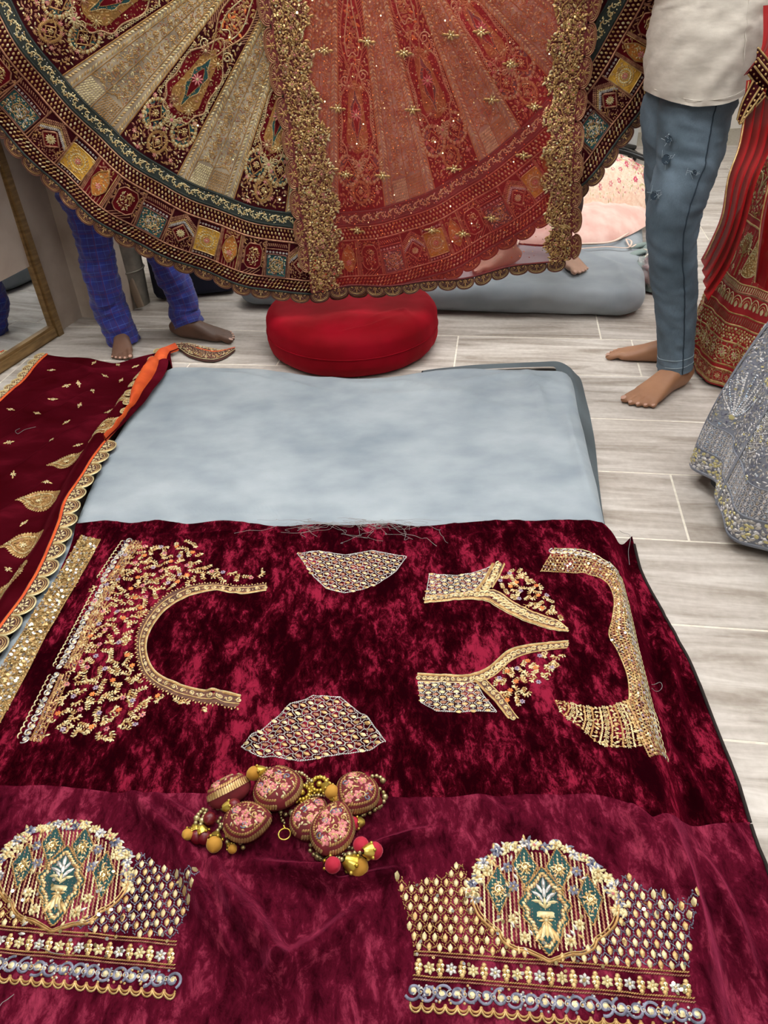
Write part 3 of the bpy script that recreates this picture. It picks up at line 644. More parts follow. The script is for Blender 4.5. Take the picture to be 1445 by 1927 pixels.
def gold_panel(i):
    K, fr = panel(i); mb = MB(); U, Vv = np.meshgrid(np.linspace(-1, 1, 15), np.linspace(0, 1, 40), indexing='ij'); P = K(U, Vv)
    mb.add(SS(P[..., 0], P[..., 1], np.full(U.shape, .0022)).reshape(-1, 3), gridfaces(*U.shape)[:, ::-1], 0)
    par = mb.build('tissue_panel', M_GTISS, skirt); e = MB()
    for u in (-1, -.62, 0, .62, 1):
        ribbon(e, SS, kline(K, [(u, 0), (u, 1)], 60), .004 if abs(u) == 1 else .0028, .002, .0022, gA)
    for u in (-.81, .81):
        P = resample(kline(K, [(u, .02), (u, .985)]), .0105); T = np.gradient(P, axis=0); a = np.arctan2(T[:, 1], T[:, 0]); N = np.stack([-np.sin(a), np.cos(a)], -1)
        hwv = np.array([fr(0, v)[1] for v in np.linspace(.02, .985, len(P))])
        for s in (-1, 1):
            Q = P+N*(s*hwv*.085)[:, None]; stamp(e, SS, T_LEAF, Q[:, 0], Q[:, 1], a+math.pi+s*.62, .0145, .0058, .0035, .0022, np.where(rng.random(len(P)) < .7, gG, gP))
    for u0, u1 in ((-.6, -.03), (.03, .6)):
        um = (u0+u1)/2
        P = resample(kline(K, [(um, .22), (um, .86)]), .026)
        flower(e, SS, P[:, 0], P[:, 1], .0085, 6, gA, gP, rng.uniform(0, 1, len(P)), .0025, .0025)
        for j, p in enumerate(P[:-1]):
            ribbon(e, SS, spiral(p[0], p[1]-.012, .009, 1.2, j, 1 if j % 2 else -1), .0022, .0018, .0025, gA)
        leafy(e, SS, kpoly(K, u0, u1, .2, .875), .0092, [gA, gA, gC, gG, gP], 1.1, .45, seed=i*5+int(u0*10), h0=.0022, h=.0018)
        rope(e, SS, kline(K, [(u0, .88), (um, .855), (u1, .88)]), .007, .003, .005, .5, .002, .0025, gA)
        # basket weave at the foot
        pts = []
        n = 0
        for v in np.arange(.895, .99, .0135):
            uu = np.linspace(u0+.04, u1-.04, 9)[n % 2::2] if False else np.linspace(u0+.04+(n % 2)*.035, u1-.04, 8); n += 1
            pts.append(K(uu, np.full(len(uu), v)))
        pts = np.vstack(pts); rot = fr(um, .94)[2]; stamp(e, SS, T_BAR, pts[:, 0], pts[:, 1], rot+1.2, .0082, .0038, .002, .0022, gP if u0 < 0 else gA)
    X, Y = scatter(kpoly(K, -.58, .58, .0, .22), .0062, .45, 0, i); g = np.random.default_rng(i); stamp(e, SS, T_SEQ, X, Y, g.uniform(0, 6, len(X)), .006, .006, .003, .0022, g.choice([gG, gG, gA, gP, gA], len(X)))
    X, Y = scatter(kpoly(K, -.95, .95, .05, .98), .06, .45, 0, i+5); stamp(e, SS, T_SEQ, X, Y, g.uniform(0, 6, len(X)), .005, .005, .003, .003, gQ)
    e.build('embroidery', SKM, par, kind='stuff')
for i in range(len(seams)-1):
    (maroon_panel if (i % 2 == 1) else gold_panel)(i+0) if False else (gold_panel(i) if i % 2 == 0 else maroon_panel(i))

# ---- ring bands below the panels
def arc(r, t0=TH0, t1=TH1, step=.6): t = np.arange(t0, t1+.01, step); return polar(t, np.full(len(t), r*SR))
mb = MB(); fan(mb, .752, .795, 0, .0035); gb = mb.build('green_band', M_GREEN, skirt); e = MB()
for r in (.7555, .7905): ribbon(e, SS, arc(r), .004, .003, .0035, kG)
t = np.arange(TH0, TH1, 1.35)
for j, tt in enumerate(t):
    p = polar(tt, .773*SR); a = R_(tt); s = 1 if j % 2 else -1
    ribbon(e, SS, spiral(p[0], p[1], .0085, 1.0, a+s*1.2, s, 12), .0032, .002, .0035, gP)
    for q in (-.9, -.3, .4, 1.0):
        c = polar(tt+q*.55, (.773+.008*s*math.sin(q*2))*SR); stamp(e, SS, T_LEAF, [c[0]], [c[1]], a+q*1.3+s, .0115, .0042, .003, .0035, gP if q > 0 else gG)
X, Y = polar(rng.uniform(TH0, TH1, 900), rng.uniform(.760, .786, 900)*SR).T; stamp(e, SS, T_BEAD, X, Y, 0, .0042, .0042, .002, .0035, rng.choice([gP, gS, gG, gQ], 900))
e.build('embroidery', SKM, gb, kind='stuff')
mb = MB(); fan(mb, .795, .835, 0, .003); bb = mb.build('bead_band', VELV, skirt); e = MB()
for k, r in enumerate((.8035, .8145, .8255)):
    tt = np.arange(TH0, TH1, .70)+k*.35; P = polar(tt, np.full(len(tt), r*SR)); stamp(e, SS, T_LEAF, P[:, 0], P[:, 1], np.radians(tt)+math.pi/2+.25, .0112, .0068, .005, .003, rng.choice([gG, gA, gA, gP, gG], len(tt)))
e.build('embroidery', SKM, bb, kind='stuff')
e = MB()
for r, m_, w_ in ((.797, gC, .004), (.8335, gC, .006), (.938, gC, .005), (.977, kG, .007)):
    ribbon(e, SS, arc(r), w_, .004, .003, m_)
e.build('cording', SKM, skirt)
# ---- patchwork band
pc = [('paisley', (20, 110)), ('teal', (45, 203)), ('diamond', (100, 262)), ('yellow', (147, 305)), ('leaf', (190, 340)), ('paisley', (238, 377)), ('teal', (285, 417)), ('diamond', (345, 436)),
      ('yellow', (387, 456)), ('leaf', (433, 470)), ('paisley', (477, 480)), ('teal', (521, 492)), ('diamond', (565, 497)), ('yellow', (612, 497)), ('leaf', (658, 490)), ('paisley', (695, 482)), ('teal', (738, 477)),
      ('diamond', (780, 465)), ('yellow', (820, 452)), ('leaf', (857, 438)), ('paisley', (890, 420)), ('teal', (933, 398)), ('diamond', (974, 367)), ('yellow', (1010, 345)), ('leaf', (1040, 322)), ('paisley', (1068, 295)),
      ('teal', (1118, 243)), ('diamond', (1155, 190)), ('yellow', (1185, 148)), ('leaf', (1208, 104)), ('paisley', (1224, 52))]
pth = [(k, float(topol(*pl(p))[0])) for k, p in pc]
names = ['paisley', 'teal', 'diamond', 'yellow', 'leaf']
t = pth[0][1]; k = 0
while t > TH0+5: t -= 4.9; k -= 1; pth.insert(0, (names[k % 5], t))
t = pth[-1][1]; k = 0
while t < TH1-5: t += 4.9; k += 1; pth.append((names[k % 5], t))
bnd = [(pth[i][1]+pth[i+1][1])/2 for i in range(len(pth)-1)]; bnd = [2*pth[0][1]-bnd[0]]+bnd+[2*pth[-1][1]-bnd[-1]]
P0, P1 = .836, .937
for i, (kind, _) in enumerate(pth):
    a, b = bnd[i], bnd[i+1]; tm = (a+b)/2; hw = R_(b-a)/2*.886*SR; hh = (P1-P0)/2*SR; o = polar(tm, (P0+P1)/2*SR); f = frame2d(o, SC-o); rot = R_(tm)
    mb = MB(); T, Rr = np.meshgrid(np.linspace(a+.06, b-.06, 9), np.linspace(P0, P1, 9)*SR); P = polar(T, Rr); mb.add(SS(P[..., 0], P[..., 1], np.full(T.shape, .003)).reshape(-1, 3), gridfaces(9, 9), gV if kind != 'leaf' else gR)
    rect = lambda u0, u1, v0, v1: f(np.array([(u0, v0), (u1, v0), (u1, v1), (u0, v1)]))
    for s in (-1, 1): ribbon(mb, SS, f(np.array([(s*hw*.97, -hh), (s*hw*.97, hh)])), .0045, .003, .003, gC, step=.01)
    g = np.random.default_rng(i)
    def rowof(v, mfun, gap_=.011, u0=-.88, u1=.88): return f(np.stack([np.arange(u0*hw, u1*hw, gap_), np.full(len(np.arange(u0*hw, u1*hw, gap_)), v)], -1))
    if kind == 'teal':
        q = rect(-hw*.86, hw*.84, -hh*.95, hh*.28); polyfill(mb, SS, q, .004, gT, .014); ribbon(mb, SS, q, .004, .003, .004, gBr, True, .008)
        leafy(mb, SS, q, .0078, [gP, gG, gS, gA, gC], 1.2, .5, seed=i, h0=.004, margin=.005)
        c = f(np.array([(0, -hh*.35)]))[0]; ribbon(mb, SS, circle(c[0], c[1], .021, 26), .002, .003, .005, gA, True)
        leafy(mb, SS, circle(c[0], c[1], .018), .0068, [gP, gS, gG], 1.3, .5, seed=i+3, h0=.005)
        X, Y = scatter(q, .022, .3, .006, i); flower(mb, SS, X, Y, .0052, 5, np.random.default_rng(i).choice([gS, gC, gP], len(X)), gG, 0, .003, .005)
        P = rowof(hh*.40, 0); flower(mb, SS, P[:, 0], P[:, 1], .0046, 5, gS, gC, 0, .002, .003)
        P = rowof(hh*.58, 0, .006); stamp(mb, SS, T_BAR, P[:, 0], P[:, 1], rot+.3, .007, .003, .002, .003, gC)
        P = rowof(hh*.80, 0, .007); stamp(mb, SS, T_BAR, P[:, 0], P[:, 1], rot+math.pi/2+.5, .0125, .0035, .002, .003, gC)
    elif kind == 'diamond':
        cz = -hh*.12; d = f(np.array([(hw*.62, cz), (0, cz+hh*.5), (-hw*.62, cz), (0, cz-hh*.5)])); polyfill(mb, SS, d, .0045, gR, .012); ribbon(mb, SS, d, .0055, .003, .0045, gC, True, .008)
        c = f(np.array([(0, cz)]))[0]; flower(mb, SS, [c[0]], [c[1]], min(hw, hh)*.34, 12, gP, gG, rot, .003, .005, 1.0)
        for j, (k1, mm, sz) in enumerate(((.70, gS, .009), (.84, gG, .007), (1.0, gC, .007), (1.16, gC, .007))):
            L = np.array([(-hw*.95, cz+hh*(k1-.62)), (0, cz+hh*k1*.96), (hw*.95, cz+hh*(k1-.62))]); L[:, 1] = np.minimum(L[:, 1], hh*.96); rope(mb, SS, f(L), sz, .0036, .0052, 1.1, .0025, .003, mm, T_BAR)
        leafy(mb, SS, rect(-hw*.9, hw*.9, -hh*.95, cz-hh*.15), .0085, [gC, gA, gC], 1.0, .4, seed=i, h0=.003); leafy(mb, SS, rect(-hw*.93, -hw*.65, -hh*.6, hh*.1), .008, [gC, gA], seed=i+1, h0=.003); leafy(mb, SS, rect(hw*.65, hw*.93, -hh*.6, hh*.1), .008, [gC, gA], seed=i+2, h0=.003)
    elif kind == 'yellow':
        q = rect(-hw*.92, hw*.92, -hh*.72, hh*.66); polyfill(mb, SS, q, .0045, kY, .012); ribbon(mb, SS, q, .003, .003, .0045, gG, True, .008); cz = -hh*.03
        for rr, n_, ml in ((.30, 12, gG), (.52, 18, gP), (.74, 22, gG)):
            A = np.linspace(0, 2*np.pi, n_, endpoint=False); rad = rr*min(hw, hh*.7)*1.05; c = f(np.stack([rad*np.cos(A), cz+rad*np.sin(A)], -1)); stamp(mb, SS, T_LEAF, c[:, 0], c[:, 1], A+rot+1.0, .0115, .0042, .003, .0045, ml)
        leafy(mb, SS, q, .0105, [kY, gG, gA], 1.1, .5, seed=i, h0=.0045, margin=.004)
        c = f(np.array([(0, cz)]))[0]; flower(mb, SS, [c[0]], [c[1]], .0105, 8, gPk, gP, rot, .003, .0055)
        for v in (hh*.82, -hh*.86): P = rowof(v, 0, .010); flower(mb, SS, P[:, 0], P[:, 1], .0044, 5, gS, gC, 0, .002, .003)
    elif kind == 'leaf':
        d = f(np.array([(hw*.05, hh*.82), (hw*.52, hh*.35), (hw*.62, -hh*.15), (hw*.30, -hh*.62), (-hw*.02, -hh*.78), (-hw*.4, -hh*.5), (-hw*.66, -hh*.1), (-hw*.45, hh*.42)])); polyfill(mb, SS, d, .0048, kO, .012); ribbon(mb, SS, d, .0035, .003, .0048, gA, True, .007)
        leafy(mb, SS, d, .0082, [gG, gA, kO, gC, gP], 1.2, .5, seed=i, h0=.0048, margin=.003); c = f(np.array([(0, -hh*.2)]))[0]; flower(mb, SS, [c[0]], [c[1]], .011, 7, gPk, gG, rot, .003, .0058)
        for u in (-.88, -.78, .74, .86): rope(mb, SS, f(np.array([(u*hw, -hh*.94), (u*hw, hh*.94)])), .0065, .003, .006, .3, .002, .003, gC if u != .74 else gG, T_BAR)
        for u in np.linspace(-.5, .5, 5): rope(mb, SS, f(np.array([(u*hw, -hh*.96), (u*hw, -hh*(.72-.3*abs(u)))])), .005, .003, .005, .3, .002, .003, gC, T_BAR)
        leafy(mb, SS, rect(-hw*.6, hw*.6, hh*.5, hh*.94), .0095, [gC, gA], seed=i+9, h0=.003)
    else:
        d = f(np.array([(hw*.45, hh*.72), (hw*.72, hh*.42), (hw*.72, -hh*.42), (hw*.40, -hh*.66), (-hw*.40, -hh*.66), (-hw*.72, -hh*.42), (-hw*.72, hh*.42), (-hw*.4, hh*.72)])); polyfill(mb, SS, d, .004, gR, .012); ribbon(mb, SS, d, .004, .003, .004, gC, True, .007)
        d2 = f(circle(0, hh*.02, hw*.52, 26, hh*.54)); leafy(mb, SS, d2, .0075, [gA, gG, gC, gP], 1.25, .5, seed=i, h0=.004); ribbon(mb, SS, f(spiral(hw*.1, hh*.3, hw*.26, 1.2, -.6)), .004, .003, .005, gG)
        for u in np.linspace(-1.6, .75, 9):
            L = np.array([(u*hw, -hh*.97), ((u+.5)*hw, -hh*.68)]); 
            if L[0, 0] > -hw*.95 and L[1, 0] < hw*.95: rope(mb, SS, f(L), .005, .003, .0045, .2, .002, .003, gC, T_BAR)
        leafy(mb, SS, rect(-hw*.92, -hw*.74, -hh*.6, hh*.9), .008, [gC, gA], seed=i+2, h0=.003); leafy(mb, SS, rect(hw*.74, hw*.92, -hh*.6, hh*.9), .008, [gC, gA], seed=i+3, h0=.003); leafy(mb, SS, rect(-hw*.9, hw*.9, hh*.76, hh*.95), .008, [gC, gA], seed=i+4, h0=.003)
    mb.build('patch', SKM, skirt)
# ---- band of slanted stitches and the scalloped hem
e = MB()
for k, r in enumerate((.9465, .9565, .9665)):
    tt = np.arange(TH0, TH1, .62)+k*.31; P = polar(tt, np.full(len(tt), r*SR)); grp = (np.arange(len(tt))//4) % 2
    stamp(e, SS, T_BAR, P[:, 0], P[:, 1], np.radians(tt)+np.where(grp, .75, .62), np.where(grp, .0125, .008), np.where(grp, .0046, .0058), .004, .001, rng.choice([gC, gA, gG, gP, gA], len(tt)))
e.build('slanted_stitch_band', SKM, skirt, kind='stuff')
M_SCAL = mat('brown_scallop_cloth', S('#3d1f1a'), .8, 0, S('#4d2a22'), 30)
def scallop(par, S_, c, ax, w_, dp, mats, base, edge1, edge2, flr, seed=0, nm='scallop', h0=.0015):
    """one lobe: c centre of its chord, ax points out of the cloth"""
    f = frame2d(c, ax); n = 18; A = np.linspace(0, np.pi, n); L = np.stack([np.cos(A)*w_*.5, np.sin(A)**.75*dp], -1); body = np.vstack([L, [(-w_*.5, -dp*.35), (w_*.5, -dp*.35)]])
    mb = MB(); polyfill(mb, S_, f(body), h0, base, max(w_/4, .008), True, h0-.001)
    ribbon(mb, S_, f(L*np.array([.98, .96])), .0042, .003, h0, edge1); ribbon(mb, S_, f(L*np.array([.84, .80])), .0018, .0022, h0, edge2)
    rope(mb, S_, f(L*np.array([.72, .66])), .003, .003, w_*.05+.001, 0, .002, h0, edge2, T_BEAD)
    p = f(np.array([(0, dp*.10)]))[0]; r0 = math.atan2(ax[1], ax[0]); flower(mb, S_, [p[0]], [p[1]], w_*.125, 6, flr, edge1, r0, .003, h0)
    q = f(np.array([(-w_*.24, 0), (w_*.24, 0), (-w_*.14, dp*.36), (w_*.14, dp*.36), (0, dp*.46), (-w_*.30, dp*.22), (w_*.30, dp*.22)])); stamp(mb, S_, T_LEAF, q[:, 0], q[:, 1], r0+np.array([2.2, -2.2, 1, -1, 0, 1.5, -1.5]), w_*.19, w_*.075, .003, h0, [flr, flr, edge1, edge1, flr, edge1, edge1])
    return mb.build(nm, mats, par)
for i, tt in enumerate(np.arange(TH0+2, TH1-1, 3.3)):
    c = polar(tt, .982*SR); scallop(skirt, SS, c, c-SC, 3.3*math.pi/180*.982*SR*1.02, .028, SKM+[M_SCAL], 21, gBr, gA, gG, i)
# ================================================================ maroon velvet cloths on the mattress
def drop(x, y):
    """height of the mattress top with cloth sliding down its two long sides and its back end"""
    d = np.minimum(x-xL(y), xR(y)-x); d = np.minimum(d, yB(x)-y)
    return .006+(MTOP-.006)*sstep(-.055, .016, d)
pm = lambda L, z=.085: onz(np.array(L, float), z)[:, :2]
folds1 = [(pm([(640, 1180), (560, 1290), (520, 1420)]), .006, .016), (pm([(560, 1080), (500, 1200), (440, 1290)]), .006, .018), (pm([(720, 1100), (650, 1240), (560, 1330)]), .005, .016),
          (pm([(760, 1260), (700, 1360), (740, 1470)]), .006, .016), (pm([(400, 1290), (430, 1400), (440, 1480)]), .006, .010), (pm([(350, 1330), (370, 1420), (390, 1490)]), .006, .010), (pm([(300, 1350), (320, 1430), (330, 1490)]), .005, .010),
          (pm([(480, 1300), (475, 1400), (470, 1480)]), .006, .011), (pm([(360, 1150), (400, 1200), (440, 1250)]), .004, .010), (pm([(330, 1180), (360, 1230), (390, 1260)]), .004, .009), (pm([(860, 1150), (790, 1240), (720, 1300)]), .004, .015),
          (pm([(250, 1330), (240, 1420), (230, 1500)]), .004, .012), (pm([(60, 1420), (80, 1470), (90, 1500)]), .004, .014), (pm([(200, 1010), (330, 1015), (470, 1000)]), .004, .012), (pm([(620, 1010), (760, 1030), (1000, 1000)]), .004, .014),
          (pm([(1190, 1060), (1195, 1100), (1215, 1200)], .06), .005, .010), (pm([(1240, 1180), (1270, 1300), (1290, 1420)], .02), .012, .014), (pm([(1230, 1380), (1290, 1460), (1330, 1540)], .02), .012, .016), (pm([(900, 1420), (1050, 1400), (1180, 1440)]), .004, .016)]
def H1(x, y):
    xr, yr = x*.91-y*.42, x*.42+y*.91
    z = drop(x, y)+.008+.0035*fbm(x*5+y*2, y*4, 3, 41)+.0062*fbm(xr*24, yr*5, 3, 43)*(.55+1.2*np.clip(perlin(x*3, y*3, 47)+.3, 0, 1))
    for P, A, w_ in folds1: z = z+ridge(x, y, P, A*2.0, w_)
    return np.maximum(z, drop(x, y)+.008)
folds2 = [(pm([(330, 1600), (390, 1720), (480, 1860)]), .010, .012), (pm([(400, 1620), (450, 1740), (520, 1830)]), .012, .013), (pm([(470, 1640), (600, 1660), (740, 1600), (830, 1570)]), .010, .013), (pm([(560, 1660), (640, 1680), (760, 1650)]), .008, .012),
          (pm([(440, 1680), (520, 1800), (560, 1927)]), .010, .015), (pm([(240, 1490), (300, 1560), (370, 1620)]), .008, .012), (pm([(480, 1870), (600, 1800), (700, 1720)]), .010, .02), (pm([(280, 1500), (340, 1540), (420, 1590)]), .006, .01),
          (pm([(1230, 1560), (1280, 1680), (1330, 1820)], .05), .010, .016), (pm([(1310, 1600), (1370, 1720), (1420, 1850)], .03), .012, .016), (pm([(880, 1510), (950, 1560), (1010, 1560)]), .006, .02), (pm([(1180, 1520), (1220, 1600), (1240, 1700)]), .008, .02)]
def H2(x, y):
    z = H1(x, y)*.35+(drop(x, y)+.006)*.65+.008+.003*fbm(x*6, y*5, 3, 51)+.005*fbm((x*.8+y*.6)*22, (x*-.6+y*.8)*6, 3, 53)*(.5+1.2*np.clip(perlin(x*3.5, y*3.5, 57)+.3, 0, 1))+.003
    for P, A, w_ in folds2: z = z+ridge(x, y, P, A*3.2, w_)
    return np.maximum(z, H1(x, y)+.0025)
G1 = lambda a, b, h: np.stack([a, b, H1(a, b)+h], -1)
G2 = lambda a, b, h: np.stack([a, b, H2(a, b)+h], -1)
def cloth_grid(mb, H, left, right, nu=220, nv=240, m=0, h=0.0):
    """left and right border polylines share their parameter; rows run between them"""
    Lp = resample(left, n=nv); Rp = resample(right, n=nv); u = np.linspace(0, 1, nu)[:, None, None]
    P = Lp[None]*(1-u)+Rp[None]*u; X, Y = P[..., 0], P[..., 1]; grid(mb, X, Y, H(X, Y)+h, m); return P
o1 = lambda L: onsurf(np.array(L, float), H1)
# --- upper cloth: blouse panels
topL = [(143, 985)]; 
left1 = catmull(o1([(143, 985), (128, 1040), (60, 1180), (0, 1320), (-90, 1480), (-160, 1640)]), 8)
rE = [onz(np.array([p], float), z)[0, :2] for p, z in [((1100, 978), .088), ((1152, 998), .07), ((1170, 1008), .05), ((1190, 1005), .02), ((1207, 1080), .012), ((1235, 1135), .01), ((1270, 1200), .01), ((1300, 1255), .01), ((1350, 1382), .01), ((1385, 1470), .01), ((1410, 1551), .01)]]
def edge_rows(topline, botline, H, nu, nv, mb, m=0, h=0.0):
    A = resample(topline, n=nu); B = resample(botline, n=nu); v = np.linspace(0, 1, nv)[None, :, None]
    P = A[:, None]*(1-v)+B[:, None]*v; grid(mb, P[..., 0], P[..., 1], H(P[..., 0], P[..., 1])+h, m, flip=True); return P
top_px = [(143, 985), (200, 979), (250, 984), (300, 978), (350, 986), (420, 979), (480, 985), (530, 990), (590, 986), (660, 988), (720, 985), (790, 990), (860, 984), (930, 978), (1010, 980), (1060, 978), (1100, 978)]
P_top = np.vstack([catmull(o1(top_px), 6), catmull(np.array(rE[:4]), 6)[1:]])
M_EDGE = mat('dark_overlock_edge', S('#1c1210'), .9)
upper = thing('velvet_blouse_cloth', 'dark crushed maroon velvet cloth embroidered with unsewn blouse pieces, over the mattress', 'cloth', (0, 1.1, 0))
mb = MB()
# body on the mattress: rows between top line and a bottom line hidden under the lower cloth
botw = np.array([(-.95, .62), (-.5, .62), (0, .60), (.40, .585), tuple(rE[-1])])
Lf = resample(left1, n=200); Rt = resample(catmull(np.array(rE[3:]), 8), n=200)
nu, nv = 300, 260; A = resample(P_top, n=nu); B = resample(catmull(botw, 8), n=nu); u = np.linspace(0, 1, nu)[:, None, None]; v = np.linspace(0, 1, nv)[None, :, None]
Lf = resample(np.vstack([left1[left1[:, 1] > B[0, 1]], B[:1]]), n=nv); Rt = resample(catmull(np.array(rE[3:]), 8), n=nv)
# Coons patch
P = (1-v)*A[:, None]+v*B[:, None]+(1-u)*Lf[None]+u*Rt[None]-((1-u)*(1-v)*A[0]+u*(1-v)*A[-1]+(1-u)*v*B[0]+u*v*B[-1])
grid(mb, P[..., 0], P[..., 1], H1(P[..., 0], P[..., 1]), 0, flip=True); mb.build('velvet', M_CRUSH, upper)
mb = MB(); e3 = np.c_[Rt[12:], H1(Rt[12:, 0], Rt[12:, 1])+.002]; loft(mb, e3, .0032, n=6); mb.build('overlocked_edge', M_EDGE, upper)
# --- lower cloth: sleeve panels
lower = thing('velvet_sleeve_cloth', 'plum maroon velvet cloth embroidered with two matching arched sleeve panels', 'cloth', (0, .6, 0))
o2 = lambda L: onsurf(np.array(L, float), H2)
t2 = np.vstack([catmull(o2([(-120, 1478), (0, 1478), (120, 1480), (250, 1487), (350, 1492), (500, 1495), (700, 1497), (880, 1496), (980, 1494), (1060, 1496)]), 6), catmull(pm([(1100, 1500), (1150, 1512), (1190, 1532), (1222, 1556)]), 5),
                catmull(np.array([onz(np.array([p], float), z)[0, :2] for p, z in [((1262, 1560), .05), ((1320, 1556), .02), ((1408, 1553), .012)]]), 5)])
bE = [onz(np.array([p], float), z)[0, :2] for p, z in [((1408, 1553), .012), ((1422, 1600), .01), ((1450, 1680), .01), ((1480, 1780), .01), ((1540, 1950), .01), ((1580, 2080), .01)]]
A = resample(t2, n=nu); Rt = resample(catmull(np.array(bE), 8), n=nv); B = resample(np.array([(-.85, .30), tuple(Rt[-1])]), n=nu); Lf = resample(np.vstack([A[:1], B[:1]]), n=nv)
P = (1-v)*A[:, None]+v*B[:, None]+(1-u)*Lf[None]+u*Rt[None]-((1-u)*(1-v)*A[0]+u*(1-v)*A[-1]+(1-u)*v*B[0]+u*v*B[-1])
mb = MB(); grid(mb, P[..., 0], P[..., 1], H2(P[..., 0], P[..., 1]), 0, flip=True); mb.build('velvet', M_CRUSH2, lower)
mb = MB(); e3 = np.c_[Rt[4:], H2(Rt[4:, 0], Rt[4:, 1])+.002]; loft(mb, e3, .003, n=6); mb.build('overlocked_edge', M_EDGE, lower)

# ---------------------------------------------------------------- helpers for the blouse embroidery
def between(A, B, n): return np.asarray(A)+(np.asarray(B)-np.asarray(A))*np.linspace(0, 1, n)[:, None]
def strip(A, B, t):   # line at fraction t between two resampled polylines
    return A*(1-t)+B*t
def vines(mb, S_, poly, sp, seed, h0=.0005, flowers=True, size=1.0, fl=((gLi, gB), (gO, gG), (gPk, gB))):
    """curling sprigs with pairs of pale leaves and a few coloured blossoms"""
    g = np.random.default_rng(seed); X, Y = scatter(poly, sp, .35, sp*.15, seed)
    for x, y in zip(X, Y):
        a = g.uniform(0, 2*np.pi); L = sp*1.05; c = g.uniform(-2.2, 2.2); t = np.linspace(0, 1, 9); an = a+c*t
        P = np.array([x, y])+np.stack([np.cumsum(np.cos(an)), np.sin(an).cumsum()], -1)*L/9-np.array([math.cos(a+c/2), math.sin(a+c/2)])*L*.5
        if not inside(poly, P[:, 0], P[:, 1]).all(): P = P[inside(poly, P[:, 0], P[:, 1])]
        if len(P) < 4: continue
        ribbon(mb, S_, P, .0014*size, .0012, h0, gA)
        for k in range(1, len(P)-1, 2):
            for s in (-1, 1):
                b = an[k]+s*.95; q = P[k]+np.array([math.cos(b), math.sin(b)])*.0042*size
                stamp(mb, S_, T_LEAF, [q[0]], [q[1]], b, .0085*size*g.uniform(.75, 1.15), .0038*size, .0022, h0, g.choice([gP, gG, gP, gA]))
        q = P[-1]; stamp(mb, S_, T_LEAF, [q[0]], [q[1]], an[-1], .011*size, .005*size, .0028, h0, gP)
    if flowers:
        X, Y = scatter(poly, sp*1.75, .3, sp*.3, seed+5)
        for i, (x, y) in enumerate(zip(X, Y)):
            m1, m2 = fl[i % len(fl)]; flower(mb, S_, [x], [y], .0072*size, 6, m1, m2, g.uniform(0, 1), .0028, h0+.001, 1.0)
def jaal(mb, S_, poly, e1, e2, o, sp, seed=0, h0=.0005, line=gS, fill=(gP, gG, gC), sz=1.0):
    """net of ogee cells, each holding a bud"""
    e1 = np.asarray(e1, float); e2 = np.asarray(e2, float); e1 = e1/np.linalg.norm(e1); e2 = e2/np.linalg.norm(e2)
    M_ = np.array([e1, e2]).T*sp; Mi = np.linalg.inv(M_); ij = (np.asarray(poly)-o)@Mi.T; i0, j0 = np.floor(ij.min(0)).astype(int)-1; i1, j1 = np.ceil(ij.max(0)).astype(int)+1
    I, J = np.meshgrid(np.arange(i0, i1+1), np.arange(j0, j1+1), indexing='ij')
    C = np.stack([I.ravel()+.5, J.ravel()+.5], -1)@M_.T+o; k = inside(poly, C[:, 0], C[:, 1]); C = C[k]; par = (I.ravel()+2*J.ravel())[k]
    d = e1+e2; a = math.atan2(d[1], d[0])
    stamp(mb, S_, T_LEAF, C[:, 0], C[:, 1], a, sp*.82*sz, sp*.48*sz, .0028, h0, np.asarray(fill)[par % len(fill)])
    stamp(mb, S_, T_BEAD, C[:, 0]-math.cos(a)*sp*.32, C[:, 1]-math.sin(a)*sp*.32, 0, sp*.26, sp*.26, .002, h0, gG)
    for ea, eb, ia, ib, ja, jb in ((e1, e2, i0, i1, j0, j1), (e2, e1, j0, j1, i0, i1)):
        for q in range(ja, jb+2):
            tq = np.arange(ia, ib+1.01, .2); L = o+eb*sp*q+ea[None]*sp*tq[:, None]+eb[None]*(sp*.10*np.sin(2*np.pi*tq+.5*np.pi*(q % 2)*2))[:, None]; k = inside(poly, L[:, 0], L[:, 1])
            L = L[k]
            if len(L): stamp(mb, S_, T_LEAF, L[:, 0], L[:, 1], math.atan2(ea[1], ea[0])+.35, sp*.27, sp*.10, .0018, h0, line)
def rings_row(mb, S_, A, B, n, mr, mc, h0=.0005, size=.8):
    """row of round scroll rings in a narrow strip between lines A and B"""
    a = resample(A, n=n); b = resample(B, n=n); c = (a+b)/2; r = np.linalg.norm(a-b, axis=1)*.5*size
    for p, q in zip(c, r):
        ribbon(mb, S_, spiral(p[0], p[1], q, 1.25, rng.uniform(0, 6)), q*.34, .002, h0, mr); stamp(mb, S_, T_BEAD, [p[0]], [p[1]], 0, q*.9, q*.9, .003, h0, mc)
